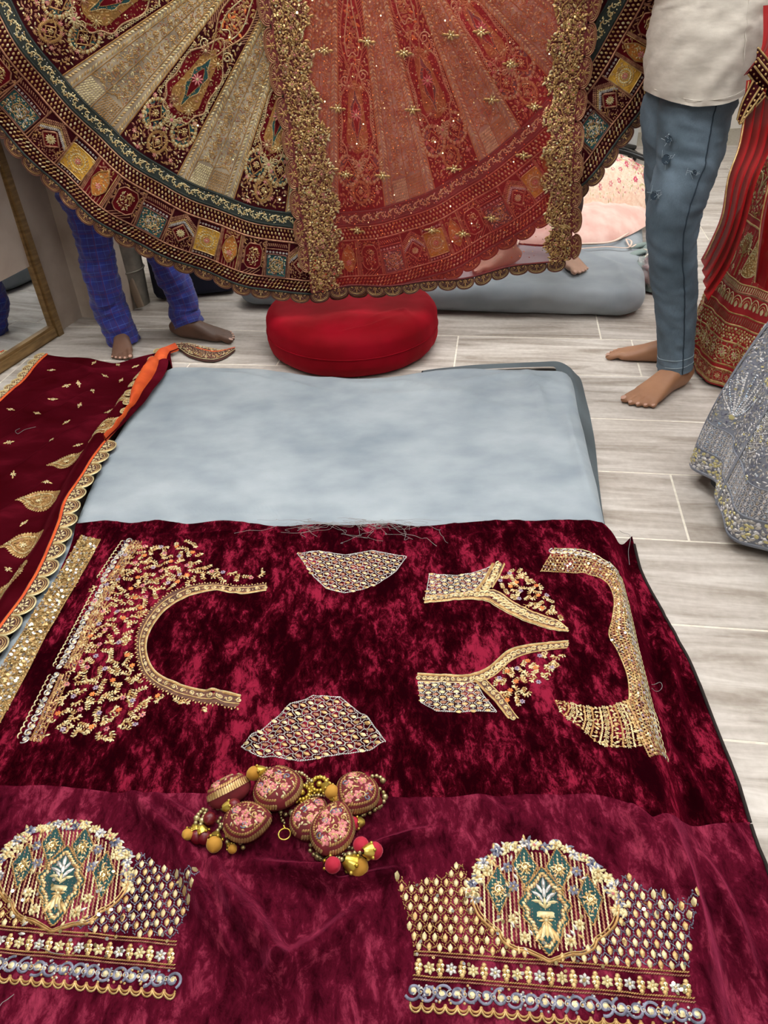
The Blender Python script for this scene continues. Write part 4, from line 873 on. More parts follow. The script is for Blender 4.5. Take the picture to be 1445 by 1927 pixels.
def edge_band(mb, S_, A, B, n=200, h0=.0005, cells=None, cols=(gG, gP, gA), field=None):
    """embroidered border between two lines: rope, scroll row, rope"""
    A = resample(A, n=n); B = resample(B, n=n); w_ = np.linalg.norm(A-B, axis=1).mean(); L = np.linalg.norm(np.diff(A, axis=0), axis=1).sum()
    if field is not None: 
        poly = np.vstack([A, B[::-1]]); polyfill(mb, S_, poly, h0, field, max(.012, w_/2)); 
    for t, mm in ((.05, cols[0]), (.95, cols[0]), (.16, cols[2])): rope(mb, S_, strip(A, B, t), w_*.26, w_*.10, w_*.13, .55, .002, h0, mm)
    rings_row(mb, S_, strip(A, B, .2), strip(A, B, .9), cells or int(L/(w_*.72)), cols[1], cols[0], h0)
    c = resample(strip(A, B, .55), step=w_*.36); stamp(mb, S_, T_LEAF, c[:, 0], c[:, 1], rng.uniform(0, 6, len(c)), w_*.3, w_*.13, .002, h0, rng.choice([cols[0], cols[2], cols[1]], len(c)))

# ---------------------------------------------------------------- blouse back yoke (left)
yoke_in = catmull(o1([(500, 1112), (450, 1118), (400, 1112), (350, 1125), (310, 1150), (282, 1190), (276, 1225), (292, 1262), (330, 1283), (380, 1298), (420, 1300), (452, 1308)]), 8)
yoke_out = catmull(o1([(500, 1098), (450, 1103), (398, 1098), (342, 1108), (296, 1135), (264, 1180), (258, 1225), (272, 1272), (315, 1302), (370, 1320), (412, 1324), (448, 1332)]), 8)[::1]
e = MB()
yp = e.build  # placeholder
mb = MB(); A = resample(yoke_in, n=160); B = resample(yoke_out, n=160)
polyfill(mb, G1, np.vstack([A, B[::-1]]), .0008, gBr, .014); edge_band(mb, G1, strip(A, B, .05), strip(A, B, .75), 160, .001, 34, (gG, gP, gA)); rope(mb, G1, strip(A, B, .02), .004, .002, .0032, .3, .002, .001, gP); rope(mb, G1, strip(A, B, 1.05), .0062, .0032, .006, 1.2, .002, .0005, gG, alt=True, off=.0015)
mb.build('neckline_border', EMB, upper, label='gold horseshoe neckline border of the back yoke')
yoke_poly = o1([(238, 1022), (375, 1018), (385, 1060), (430, 1075), (498, 1070), (492, 1096), (398, 1096), (340, 1106), (292, 1133), (258, 1180), (252, 1225), (266, 1274), (312, 1306), (370, 1322), (410, 1328), (405, 1345), (350, 1330), (290, 1328), (260, 1372), (205, 1398), (75, 1388), (110, 1305), (170, 1110), (195, 1085)])
mb = MB(); vines(mb, G1, yoke_poly, .023, 3, size=.88)
mb.build('floral_vines', EMB, upper, kind='stuff', label='pale gold vines with lilac and orange blossoms on the back yoke')
for k, (a0, a1, b0, b1) in enumerate([((232, 1018), (185, 1088), (268, 1020), (216, 1096)), ((183, 1104), (103, 1254), (216, 1104), (140, 1262)), ((96, 1270), (36, 1390), (132, 1272), (78, 1396))]):
    A, B = o1(between(a0, a1, 30)), o1(between(b0, b1, 30)); mb = MB()
    rings_row(mb, G1, strip(A, B, .08), strip(A, B, .46), int(np.linalg.norm(A[0]-A[-1])/.0125), gS, gP, .0005, 1.0)
    L = resample(A, step=.012); N = (A[-1]-A[0])/np.linalg.norm(A[-1]-A[0]); nn = np.array([-N[1], N[0]]); nn = nn if nn@(A[0]-B[0]) > 0 else -nn
    for p in L[:-1]:
        q = p+N*.006; ribbon(mb, G1, q+np.stack([.006*np.cos(np.linspace(0, np.pi, 9)), .005*np.sin(np.linspace(0, np.pi, 9))], -1)@np.array([N, nn]), .0022, .002, .0005, gP)
    for t, mm in ((.5, gA), (.56, gC), (.66, gG), (.80, gC), (.96, gA)): rope(mb, G1, strip(A, B, t), .006, .0022, .0036, .6, .0018, .0005, mm)
    leafy(mb, G1, np.vstack([strip(A, B, .56), strip(A, B, .95)[::-1]]), .0068, [gA, gC, gG], 1.2, .5, seed=k, h0=.0005); X, Y = scatter(np.vstack([A, B[::-1]]), .0085, .4, 0, k); stamp(mb, G1, T_BEAD, X, Y, 0, .0035, .0035, .002, .0005, rng.choice([gL, gG, gC], len(X)))
    mb.build('waist_border', EMB, upper, label='narrow silver and gold scalloped border strip of the yoke')
# ---------------------------------------------------------------- two cap-sleeve net patches
for nm, px, o in (('upper', [(560, 1042), (600, 1037), (650, 1045), (700, 1036), (765, 1048), (745, 1075), (715, 1096), (680, 1110), (648, 1116), (615, 1108), (590, 1085)], (600, 1060)), ('lower', [(455, 1405), (500, 1368), (545, 1325), (590, 1309), (640, 1312), (685, 1345), (725, 1395), (700, 1410), (640, 1420), (560, 1432), (520, 1424), (475, 1418)], (560, 1380))):
    poly = o1(px); mb = MB(); c = poly.mean(0); jaal(mb, G1, poly, (.42, -1), (-1, -.42) if False else (1.0, .35), c, .0150 if nm == 'lower' else .0155, h0=.0006); rope(mb, G1, poly, .0055, .0022, .0042, .4, .0018, .0005, gS, closed=True)
    mb.build('netted_cap_patch', EMB, upper, label='half-oval patch of netted gold buds')
# ---------------------------------------------------------------- two front blouse pieces (mirrored)
for nm, jal, band1, floral, bandv in (
    ('upper', [(808, 1080), (850, 1083), (880, 1080), (915, 1070), (925, 1064), (905, 1095), (895, 1112), (850, 1122), (800, 1128)],
     ([(800, 1134), (850, 1129), (890, 1127), (925, 1134), (960, 1155), (1000, 1172), (1040, 1184), (1068, 1188)], [(802, 1122), (850, 1118), (895, 1112), (935, 1112), (965, 1132), (1005, 1152), (1045, 1166), (1064, 1180)]),
     [(950, 1066), (985, 1072), (1010, 1098), (1035, 1120), (1055, 1150), (1062, 1172), (1045, 1162), (1005, 1148), (966, 1128), (938, 1108), (930, 1100)],
     ([(925, 1062), (910, 1092), (893, 1112)], [(950, 1062), (940, 1085), (928, 1105)])),
    ('lower', [(787, 1284), (840, 1285), (895, 1283), (910, 1310), (935, 1340), (900, 1338), (870, 1340), (820, 1338), (792, 1322)],
     ([(787, 1268), (840, 1270), (885, 1270), (920, 1256), (955, 1226), (990, 1215), (1030, 1210), (1068, 1207)], [(788, 1284), (840, 1285), (895, 1284), (930, 1272), (962, 1244), (995, 1230), (1032, 1224), (1066, 1220)]),
     [(968, 1246), (1000, 1232), (1034, 1227), (1064, 1224), (1062, 1250), (1040, 1262), (1025, 1285), (1000, 1300), (990, 1330), (968, 1348), (945, 1318), (925, 1285), (940, 1268)],
     ([(893, 1283), (930, 1320), (955, 1352)], [(912, 1276), (945, 1310), (975, 1352)]))):
    mb = MB(); poly = o1(jal); jaal(mb, G1, poly, (1, .45), (1, -.45), poly.mean(0), .0145, h0=.0006); rope(mb, G1, poly, .005, .002, .004, .4, .0018, .0005, gS, closed=True); mb.build('netted_side', EMB, upper)
    A, B = catmull(o1(band1[0]), 8), catmull(o1(band1[1]), 8); mb = MB(); A = resample(A, n=120); B = resample(B, n=120); polyfill(mb, G1, np.vstack([A, B[::-1]]), .0008, gBr, .012); edge_band(mb, G1, A, B, 120, .001, 30, (gG, gP, gA)); rope(mb, G1, strip(A, B, -.06), .004, .002, .0032, .2, .002, .0005, gP); mb.build('curved_border', EMB, upper)
    A, B = o1(bandv[0]), o1(bandv[1]); A = resample(A, n=40); B = resample(B, n=40); mb = MB(); polyfill(mb, G1, np.vstack([A, B[::-1]]), .0014, gBr, .012); edge_band(mb, G1, A, B, 40, .0016, 9, (gG, gP, gA)); mb.build('dart_border', EMB, upper)
    poly = o1(floral); mb = MB(); vines(mb, G1, poly, .018, 9, size=.80, fl=((gO, gG), (gLi, gB))); mb.build('floral_vines', EMB, upper, kind='stuff')
# ---------------------------------------------------------------- long curved side piece (right)
def H1e(P): return o1(P)
spO = catmull(o1([(1044, 1032), (1085, 1034), (1120, 1045), (1150, 1062), (1166, 1085), (1176, 1120), (1188, 1170), (1200, 1225), (1214, 1280), (1226, 1330), (1238, 1380), (1252, 1424)]), 10)
spI = catmull(o1([(1018, 1075), (1060, 1077), (1110, 1082), (1140, 1095), (1155, 1125), (1152, 1165), (1146, 1195), (1162, 1225), (1180, 1270), (1184, 1310), (1182, 1340), (1222, 1424)]), 10)
A = resample(spO, n=220); B = resample(spI, n=220); mb = MB()
fld = np.vstack([A, B[::-1]])
for t in np.linspace(.0, 1.0, 9): rope(mb, G1, strip(A, B, t), .0058, .0024, .0040, .55, .002, .0008, [gP, gG, gA, gG, gC, gG, gA, gC, gG][int(round(t*8))])
for t in (.13, .32, .44, .57, .69, .82, .93):
    L = resample(strip(A, B, t), step=.0075); stamp(mb, G1, T_LEAF, L[:, 0], L[:, 1], rng.uniform(0, 6, len(L)), .0075, .0036, .0026, .0008, rng.choice([gG, gP, gA, gC], len(L)))
rings_row(mb, G1, strip(A, B, .02), strip(A, B, .26), 46, gS, gP, .0008, .9)
L = resample(A[60:], step=.0125); T = np.gradient(L, axis=0); T /= np.linalg.norm(T, axis=1)[:, None]; N = np.stack([-T[:, 1], T[:, 0]], -1); N *= np.sign(((A[120]-B[120])*N[len(N)//2]).sum())
for p, t_, n_ in zip(L, T, N): ribbon(mb, G1, p+n_*.001+np.stack([.006*np.cos(np.linspace(0, np.pi, 9)), .0055*np.sin(np.linspace(0, np.pi, 9))], -1)@np.array([t_, n_]), .0022, .002, .0005, gP)
X, Y = scatter(fld, .011, .45, 0, 77); stamp(mb, G1, T_SEQ, X, Y, rng.uniform(0, 6, len(X)), .005, .005, .003, .001, rng.choice([gQ, gG, gP, gW, gLi], len(X)))
mb.build('side_border', EMB, upper, label='long curved gold border piece along the right of the velvet')
# fan-shaped end of it
fp = [([(1045, 1318), (1065, 1328)], [(1070, 1352), (1078, 1356)])]
mb = MB(); fan_in = catmull(o1([(1182, 1318), (1150, 1330), (1110, 1332), (1045, 1318)]), 8); fan_out = catmull(o1([(1218, 1400), (1180, 1405), (1130, 1400), (1095, 1370), (1060, 1345), (1045, 1320)]), 8)
A = resample(fan_in, n=60); B = resample(fan_out, n=60); poly = np.vstack([A, B[::-1]])
for k, t in enumerate(np.linspace(.02, .9, 9)):
    i0 = int(t*55); L = np.array([A[i0], (A[i0]+B[i0])/2+(B[max(0, i0-6)]-B[i0])*.25, B[i0]]); L = catmull(L, 8); rope(mb, G1, L, .0075, .003, .0048, .5, .002, .0008, [gG, gP, gA][k % 3])
    i1 = min(59, i0+3); L = catmull(np.array([A[i1], (A[i1]+B[i1])/2+(B[max(0, i1-6)]-B[i1])*.25, B[i1]]), 8); L = resample(L, step=.0095); (flower(mb, G1, L[:, 0], L[:, 1], .0052, 6, gP, gG, 0, .003, .0008) if k % 2 else stamp(mb, G1, T_LEAF, L[:, 0], L[:, 1], rng.uniform(0, 6, len(L)), .0085, .0045, .003, .0008, rng.choice([gP, gG], len(L))))
leafy(mb, G1, poly, .0082, [gG, gA, gP, gG], 1.0, .4, seed=5, h0=.0003); rope(mb, G1, poly, .004, .0018, .0036, .3, .0018, .0003, gA, closed=True); mb.build('flared_end', EMB, upper)

# ---------------------------------------------------------------- the two sleeve panels on the lower cloth
def sleeve(o_px, cx, seed):
    """flat design: u right, v up in metres, wrist border below, arch above; o_px maps design anchor pixels"""
    (bl, br, tp) = [o2([p])[0] for p in o_px]          # wrist left, wrist right, top of the arch
    mid = (bl+br)/2; ax = tp-mid; W = np.linalg.norm(br-bl)/2; Hh = np.linalg.norm(ax); ux = (br-bl)/(2*W); uy = ax/Hh
    D = lambda P: mid+np.asarray(P, float)[..., :1]*ux*W+np.asarray(P, float)[..., 1:2]*uy*Hh
    sl = []
    # wrist borders
    mb = MB(); rowp = lambda v, n=60: D(np.stack([np.linspace(-.99, .99, n), np.full(n, v)], -1))
    rings_row(mb, G2, rowp(.015), rowp(.115), 20, gL, gP, .001, 1.0); rings_row(mb, G2, rowp(.03), rowp(.10), 39, gS, gG, .001, .55)
    X, Y = D(np.stack([rng.uniform(-.98, .98, 110), rng.uniform(.015, .115, 110)], -1)).T; stamp(mb, G2, T_BEAD, X, Y, 0, .004, .004, .002, .001, rng.choice([gL, gS, gG], 110))
    U = np.linspace(-.97, .97, 24)
    for u_ in U:
        t = np.linspace(np.pi, 2*np.pi, 8); ribbon(mb, G2, D(np.stack([u_+.04*np.cos(t), .008+.028*np.sin(t)], -1)), .003, .0022, .001, gA); ribbon(mb, G2, D(np.stack([u_+.04*np.cos(t), -.004+.034*np.sin(t)], -1)), .0026, .0022, .001, gG)
    mb.build('wrist_scallops', EMB, lower, kind='stuff')
    mb = MB()
    for k, u_ in enumerate(np.linspace(-.96, .96, 25)):
        c = D(np.array([(u_, .195)]))[0]
        if k % 2: flower(mb, G2, [c[0]], [c[1]], .0085, 6, gP if k % 4 == 1 else gS, gQ, rng.uniform(0, 1), .003, .001, 1.0)
        else:
            q = D(np.array([(u_, .165), (u_-.012, .185), (u_+.012, .185), (u_-.012, .21), (u_+.012, .21), (u_, .232)])); stamp(mb, G2, T_BEAD, q[:, 0], q[:, 1], 0, .0072, .0072, .003, .001, [gG, gQ, gG, gG, gQ, gG])
    for v_ in (.128, .148, .262, .282): rope(mb, G2, rowp(v_), .0052, .002, .0034, .5, .0018, .001, gA if v_ in (.148, .282) else gC)
    mb.build('wrist_flower_row', EMB, lower, kind='stuff')
    # net of buds either side
    hiL = [(-1.0, .30), (-1.06, .44), (-1.14, .62), (-1.17, .735), (-1.05, .70), (-.95, .72), (-.85, .75), (-.78, .76), (-.72, .82), (-.62, .84), (-.58, .70), (-.57, .60), (-.50, .50), (-.38, .42), (-.22, .36), (-.06, .30)]
    for s in (-1, 1):
        poly = np.array(hiL)*np.array([-s, 1]); poly = D(poly); mb = MB()
        e1 = D(np.array([(.052, .075)]))[0]-D(np.zeros((1, 2)))[0]; e2 = D(np.array([(-.052, .075)]))[0]-D(np.zeros((1, 2)))[0]
        jaal(mb, G2, poly, e1, e2, poly.mean(0), .0152, seed, .001, gL if s > 0 else gA, (gP, gP, gG)); mb.build('netted_buds', EMB, lower, kind='stuff')
    # round medallion: striped field, arch garland, scalloped cord
    circ = lambda r, n=60: np.stack([.56*r*np.cos(np.linspace(0, 2*np.pi, n, endpoint=False)), .655+.345*r*np.sin(np.linspace(0, 2*np.pi, n, endpoint=False))], -1)
    mb = MB()
    for u_ in np.linspace(-.50, .50, 31):
        hv = math.sqrt(max(0, 1-(u_/.55)**2)); lo = .655-.33*hv*.92; hi = .655+.30*hv*.94
        if abs(u_) > .47: lo, hi = .56, .70
        rope(mb, G2, D(np.array([(u_, lo), (u_, hi)])), .0066, .0026, .0052, .25, .0018, .001, gP if int(round((u_+.5)*30)) % 2 else gC, T_BAR)
    cord = [(-.62, .66), (-.57, .655), (-.56, .60), (-.52, .52), (-.44, .455), (-.37, .42), (-.34, .375), (-.26, .335), (-.17, .325), (-.10, .305), (-.05, .29), (0, .275)]; cord = np.array(cord); cord = np.vstack([cord, cord[::-1][1:]*np.array([-1, 1])]); cord = catmull(cord, 5)
    ribbon(mb, G2, D(cord), .0042, .003, .001, gA); ribbon(mb, G2, D(cord*np.array([.965, 1])+np.array([0, .014])), .0022, .0025, .001, gG); mb.build('striped_field', EMB, lower)
    # garland of flowers round the arch
    mb = MB(); A_ = np.linspace(R_(-8), R_(188), 24)
    for k, a in enumerate(A_):
        rr = 1.0+.035*math.sin(k*2.1); c = D(np.array([(.565*rr*math.cos(a), .655+.345*rr*math.sin(a))]))[0]; m1, m2 = [(gP, gG), (gL, gB), (gP, gPk), (gS, gL), (gP, gG)][k % 5]
        flower(mb, G2, [c[0]], [c[1]], .0098 if k % 2 == 0 else .0082, 6, m1, m2, k*.7, .0035, .001, 1.0)
        for j in range(5):
            b = a+rng.uniform(-.10, .10); r2 = rr+rng.uniform(-.085, .095); c = D(np.array([(.565*r2*math.cos(b), .655+.345*r2*math.sin(b))]))[0]; stamp(mb, G2, T_LEAF, [c[0]], [c[1]], rng.uniform(0, 6), .0120, .0048, .003, .001, rng.choice([gP, gG, gS, gP, gL]))
    for s in (-1, 1):
        for (u_, v_) in ((.275, .83), (.235, .71), (.25, .50), (.17, .40), (.44, .80)):
            c = D(np.array([(s*u_, v_)]))[0]; flower(mb, G2, [c[0]], [c[1]], .0088, 6, gL if v_ in (.83, .71) else gP, gG, v_*9, .0032, .0016, 1.0)
            for j in range(3): q = c+rng.normal(0, .010, 2); stamp(mb, G2, T_LEAF, [q[0]], [q[1]], rng.uniform(0, 6), .0115, .0045, .003, .0014, rng.choice([gP, gG, gS]))
    mb.build('flower_garland', EMB, lower, kind='stuff')
    # four teal lozenges
    for (u_, v_, su, sv) in ((-.135, .835, .10, .15), (.135, .835, .10, .15), (-.355, .675, .098, .165), (.355, .655, .098, .165)):
        c = np.array([u_, v_]); loz = np.array([(su, .1*sv), (0, sv), (-su, .1*sv), (0, -sv*.95)])+c; mb = MB(); polyfill(mb, G2, D(loz), .002, gT, .01)
        rope(mb, G2, D(loz), .0058, .0026, .0042, .5, .002, .002, gA, closed=True); i2 = (loz-c)*np.array([.66, .62])+c-np.array([0, .12*sv]); leafy(mb, G2, D(i2), .0058, [gP, gP, gG], 1.2, .5, seed=3, h0=.002)
        p = D(c[None])[0]; r_ = .0115; flower(mb, G2, [p[0]], [p[1]], r_, 9, gG, gQ, 0, .0035, .003); ribbon(mb, G2, spiral(p[0], p[1], r_*.62, 1.2), .0022, .002, .0045, gQ); mb.build('lozenge', EMB, lower, label='teal lozenge edged in gold')
    # central teal cartouche with a plume and a lower bud
    half = np.array([(0, .99), (.055, .93), (.10, .875), (.155, .83), (.15, .77), (.205, .70), (.165, .64), (.175, .585), (.125, .53), (.105, .46), (.055, .385), (0, .325)])*np.array([1.0, 1]); half[:, 1] = .31+(half[:, 1]-.325)*.80
    car = np.vstack([half, half[::-1][1:-1]*np.array([-1, 1])]); car = catmull(car, 5, True); cm = np.array([0, .58]); mb = MB()
    polyfill(mb, G2, D(car), .0024, gT, .012); rope(mb, G2, D(car), .0062, .0028, .0044, .5, .002, .0024, gA, closed=True); inn = (car-cm)*np.array([.80, .84])+cm; rope(mb, G2, D(inn), .0072, .0042, .0052, .7, .003, .0024, [gG, gG, gP], closed=True, tpl=T_BAR); inn2 = (car-cm)*np.array([.70, .77])+cm; rope(mb, G2, D(inn2), .0035, .0015, .0036, .5, .002, .0024, gC, closed=True)
    for (u_, v_, a, L_) in [(0, .735, 1.57, .026), (-.035, .705, 2.1, .024), (.035, .705, 1.04, .024), (-.055, .665, 2.6, .025), (.055, .665, .55, .025), (-.06, .622, 3.0, .022), (.06, .622, .14, .022), (0, .68, 1.57, .026), (-.03, .64, 2.2, .022), (.03, .64, .94, .022), (-.025, .60, 2.4, .02), (.025, .60, .74, .02), (0, .62, 1.57, .022)]:
        p = D(np.array([(u_, v_)]))[0]; b = math.atan2(uy[1], uy[0])+(a-1.57); stamp(mb, G2, T_LEAF, [p[0]], [p[1]], b, L_*.72, L_*.24, .004, .0026, gS if v_ > .63 else gP)
    p = D(np.array([(0, .545)]))[0]; stamp(mb, G2, T_BAR, [p[0]], [p[1]], math.atan2(ux[1], ux[0]), .024, .009, .004, .0026, gP)
    for k, u_ in enumerate(np.linspace(-.055, .055, 5)):
        p = D(np.array([(u_*1.0, .46-.03*abs(u_)/.055)]))[0]; stamp(mb, G2, T_LEAF, [p[0]], [p[1]], math.atan2(uy[1], uy[0])+math.pi+u_*10, .028, .0085, .004, .0026, gP if k % 2 else gG)
    p = D(np.array([(0, .51)]))[0]; flower(mb, G2, [p[0]], [p[1]], .011, 8, gG, gP, 0, .003, .003); mb.build('cartouche', EMB, lower, label='teal cartouche with a silver plume framed in gold')
    X, Y = D(np.stack([rng.uniform(-1, 1, 60), rng.uniform(.15, .7, 60)], -1)).T; mb = MB(); stamp(mb, G2, T_SEQ, X, Y, rng.uniform(0, 6, 60), .005, .005, .003, .003, rng.choice([gQ, gW], 60)); mb.build('sequins', EMB, lower, kind='stuff')
sleeve([(774, 1890), (1320, 1935), (1015, 1592)], 0, 5)
sleeve([(-158, 1822), (327, 1868), (135, 1552)], 0, 6)
# ================================================================ wine velvet shawl on the left
def rx(L, z): return onz(np.array(L, float), z)[:, :2]
sh_folds = [(rx([(0, 905), (110, 830), (235, 760)], .02), .016, .022), (rx([(-30, 850), (80, 790), (190, 730)], .02), .018, .022), (rx([(0, 800), (90, 745), (200, 700)], .02), .018, .02), (rx([(60, 720), (140, 700), (230, 690)], .02), .014, .016), (rx([(-20, 985), (60, 930), (150, 870)], .02), .014, .022),
            (rx([(-40, 1075), (30, 1010), (100, 950)], .03), .012, .022), (rx([(100, 680), (150, 690), (200, 720)], .02), .012, .016)]
def H3(x, y):
    d = x-xL(y); z = .006+(MTOP-.002)*sstep(-.125, -.03, d)*sstep(2.52, 2.44, y)+.005+.006*fbm(x*5, y*5, 3, 61)
    for P, A, w_ in sh_folds: z = z+ridge(x, y, P, A, w_)
    return np.maximum(z, .005)+.004
G3 = lambda a, b, h: np.stack([a, b, H3(a, b)+h], -1)
o3 = lambda L, z0=.03: onsurf(np.array(L, float), H3, z0)
M_ORCL = mat('orange_lining', S('#c0440f'), .75, 0, S('#d95a1c'), 20, sheen=.3)
shawl = thing('velvet_shawl', 'wine velvet shawl with gold leaf motifs and an orange-lined scalloped border', 'shawl', (-1.0, 1.9, 0))
re_px = [(330, 657), (300, 672), (275, 700), (257, 735), (246, 770), (226, 800), (204, 826), (190, 843), (165, 880), (140, 918), (122, 948), (112, 985), (95, 1027), (76, 1070), (52, 1112), (25, 1150), (0, 1184), (-50, 1255), (-120, 1350)]
redge = catmull(np.vstack([o3(re_px[:2], .02), o3(re_px[2:], .09)]), 6)
le_px = [(88, 668), (72, 683), (45, 715), (0, 757), (-60, 815), (-140, 900), (-260, 1040), (-380, 1200)]
ledge = catmull(onz(np.array(le_px, float), .012)[:, :2], 6)
tedge = catmull(np.vstack([ledge[:1], onz(np.array([(120, 672), (165, 674), (215, 683), (260, 672)], float), .014)[:, :2], redge[:1]]), 8)
nu, nv = 150, 260; A = resample(tedge, n=nu); Lf = resample(ledge, n=nv); Rt = resample(redge, n=nv); B = resample(np.vstack([Lf[-1:], Rt[-1:]]), n=nu); u = np.linspace(0, 1, nu)[:, None, None]; v = np.linspace(0, 1, nv)[None, :, None]
P = (1-v)*A[:, None]+v*B[:, None]+(1-u)*Lf[None]+u*Rt[None]-((1-u)*(1-v)*A[0]+u*(1-v)*A[-1]+(1-u)*v*B[0]+u*v*B[-1])
mb = MB(); grid(mb, P[..., 0], P[..., 1], H3(P[..., 0], P[..., 1]), 0, flip=True); mb.build('velvet', M_SHAWL, shawl)
# orange edging lines
OM = EMB+[M_ORCL, M_SCAL]; kOr, kSc = 16, 17
def border(edge, sgn, i0, w_=.060, dp=.036, inset=.006):
    L = resample(edge, step=.004); T = np.gradient(L, axis=0); T /= np.linalg.norm(T, axis=1)[:, None]; N = np.stack([-T[:, 1], T[:, 0]], -1)*sgn
    mb = MB(); ribbon(mb, G3, L-N*.002, .009, .004, .0015, kOr); mb.build('orange_piping', OM, shawl)
    n = int(len(L)*.004/w_)
    for k in range(i0, n):
        i = min(len(L)-1, int((k+.5)*w_/.004)); scallop(shawl, G3, L[i]+N[i]*inset, N[i], w_*1.03, dp, OM, kSc if True else gC, gP, gG, gP, k, h0=.0025)
cut = int(np.argmin(np.hypot(*(redge-o3([(200, 832)], .09)[0]).T)))
border(redge[cut:], 1 if np.cross(np.gradient(redge, axis=0)[cut+5], np.array([1., 0])) > 0 else -1, 0)
border(ledge, -1 if np.cross(np.gradient(ledge, axis=0)[10], np.array([1., 0])) > 0 else 1, 0, .05, .03)
# folded-over stretch: orange lining turned up, small scallops on its inner side
C = resample(redge[:cut+1], n=70); T = np.gradient(C, axis=0); T /= np.linalg.norm(T, axis=1)[:, None]; N = np.stack([-T[:, 1], T[:, 0]], -1)
if N[30, 0] < 0: N = -N
s = np.linspace(0, 1, 70); wd = .055*np.sin(np.clip(s*1.15+.12, 0, 1)*np.pi)**.6+.006
mb = MB(); k = np.linspace(0, 1, 13)[:, None]
X = C[:, 0]+N[:, 0]*(k-.35)*wd; Y = C[:, 1]+N[:, 1]*(k-.35)*wd; Z = H3(X, Y)+.006+.018*np.sin(k*np.pi)**.7*np.ones_like(s)+.003*np.sin(s*70+k*4)*np.sin(k*np.pi); Z = np.where(k > .95, Z-.004, Z)
grid(mb, X, Y, Z); mb.build('folded_orange_lining', M_ORCL, shawl)
mb = MB(); k = np.linspace(0, 1, 7)[:, None]; X = C[:, 0]+N[:, 0]*(wd*.62+k*.035*np.sin(s*np.pi)); Y = C[:, 1]+N[:, 1]*(wd*.62+k*.035*np.sin(s*np.pi)); grid(mb, X, Y, H3(X, Y)+.008+.004*np.sin(k*3)); mb.build('turned_velvet', M_SHAWL, shawl)
for i in range(5, 64, 5):
    c = C[i]-N[i]*(wd[i]*.30); scallop(shawl, G3, c, -N[i], .034, .020, OM, kSc, gP, gG, gP, i, h0=.010)
# twisted embroidered tip lying on the tiles
tp = thing  # (name kept local)
tip = onz(np.array([(318, 655), (345, 652), (372, 662), (405, 668), (442, 658)], float), .01)[:, :2]; tipw = np.array([.014, .026, .044, .050, .004]); TP = catmull(tip, 10); tw = np.interp(np.linspace(0, 4, len(TP)), range(5), tipw)
T = np.gradient(TP, axis=0); T /= np.linalg.norm(T, axis=1)[:, None]; N = np.stack([-T[:, 1], T[:, 0]], -1); k = np.linspace(-1, 1, 9)[:, None]
GF = lambda a, b, h: np.stack([a, b, np.full(np.shape(a), .012)+h], -1)
mb = MB(); X = TP[:, 0]+N[:, 0]*k*tw; Y = TP[:, 1]+N[:, 1]*k*tw; grid(mb, X, Y, .004+.012*np.sqrt(np.clip(1-k**2, 0, 1))*np.ones_like(tw)+.002, kSc)
out = np.vstack([TP+N*tw[:, None]*.9, (TP-N*tw[:, None]*.9)[::-1]]); GF2 = lambda a, b, h: np.stack([a, b, .018+h], -1)
leafy(mb, GF2, out, .0085, [gG, gA, gP, gC], 1.3, .5, seed=4, h0=-.001, margin=.003); rope(mb, GF2, out, .006, .003, .005, .4, .002, -.004, gP, closed=True); rope(mb, GF2, TP[18:]+N[18:]*tw[18:, None]*.3, .008, .005, .005, 0, .003, 0, kOr)
mb.build('twisted_border_tip', OM, shawl)
# large leaf motifs and small sprigs
def boteh(c_px, tip_px, wpx, seed):
    c = o3([c_px], .02)[0]; t = onz(np.array([tip_px], float), float(H3(c[0], c[1])))[0, :2]; ax = t-c; L = np.linalg.norm(ax); f = frame2d(c, ax); W = L*.80
    half = np.array([(0, 1.0), (.22, .62), (.62, .30), (.92, -.20), (.80, -.62), (.35, -.86), (0, -.80)]); o = np.vstack([half, half[::-1][1:-1]*np.array([-1, 1])])*np.array([W, L]); o = f(catmull(o, 5, True)); mb = MB()
    polyfill(mb, G3, o, .0012, gA, .014); leafy(mb, G3, o, .0082, [gG, gA, gP, gG, gC], 1.3, .5, seed=seed, h0=.0012, margin=.002); rope(mb, G3, o, .0085, .004, .007, 1.3, .0025, .0008, gG, closed=True)
    for k in (.68, .42): o2_ = (o-c)*k+c; rope(mb, G3, o2_, .0055, .0026, .0045, .5, .003, .003, gP if k > .5 else gA, closed=True)
    flower(mb, G3, [c[0]], [c[1]], L*.16, 7, gP, gQ, 0, .003, .004); X, Y = scatter(o, .02, .4, .005, seed); stamp(mb, G3, T_SEQ, X, Y, 0, .005, .005, .003, .004, gQ)
    mb.build('leaf_motif', EMB, shawl)
for i, (c, t) in enumerate([((236, 748), (206, 745)), ((194, 803), (158, 804)), ((126, 870), (88, 874)), ((74, 944), (31, 946)), ((44, 1028), (-2, 1032)), ((14, 1108), (-40, 1112)), ((-50, 1200), (-100, 1200))]): boteh(c, t, 0, i)
for i, (x, y) in enumerate([(97, 697), (177, 683), (198, 708), (125, 726), (174, 735), (100, 752), (150, 763), (20, 771), (125, 795), (97, 828), (147, 838), (25, 893), (87, 907), (45, 985), (16, 1072), (17, 833), (148, 722), (205, 775), (228, 716), (70, 778), (255, 690), (222, 687)]):
    p = o3([(x, y)])[0]; mb = MB(); flower(mb, G3, [p[0]], [p[1]], .0085, 6, gP, gG, i, .003, .001); a = i*1.3
    for s_ in (-1, 1): stamp(mb, G3, T_LEAF, [p[0]+s_*.011*math.cos(a)], [p[1]+s_*.011*math.sin(a)], a, .012, .005, .003, .001, gG)
    mb.build('sprig', EMB, shawl)

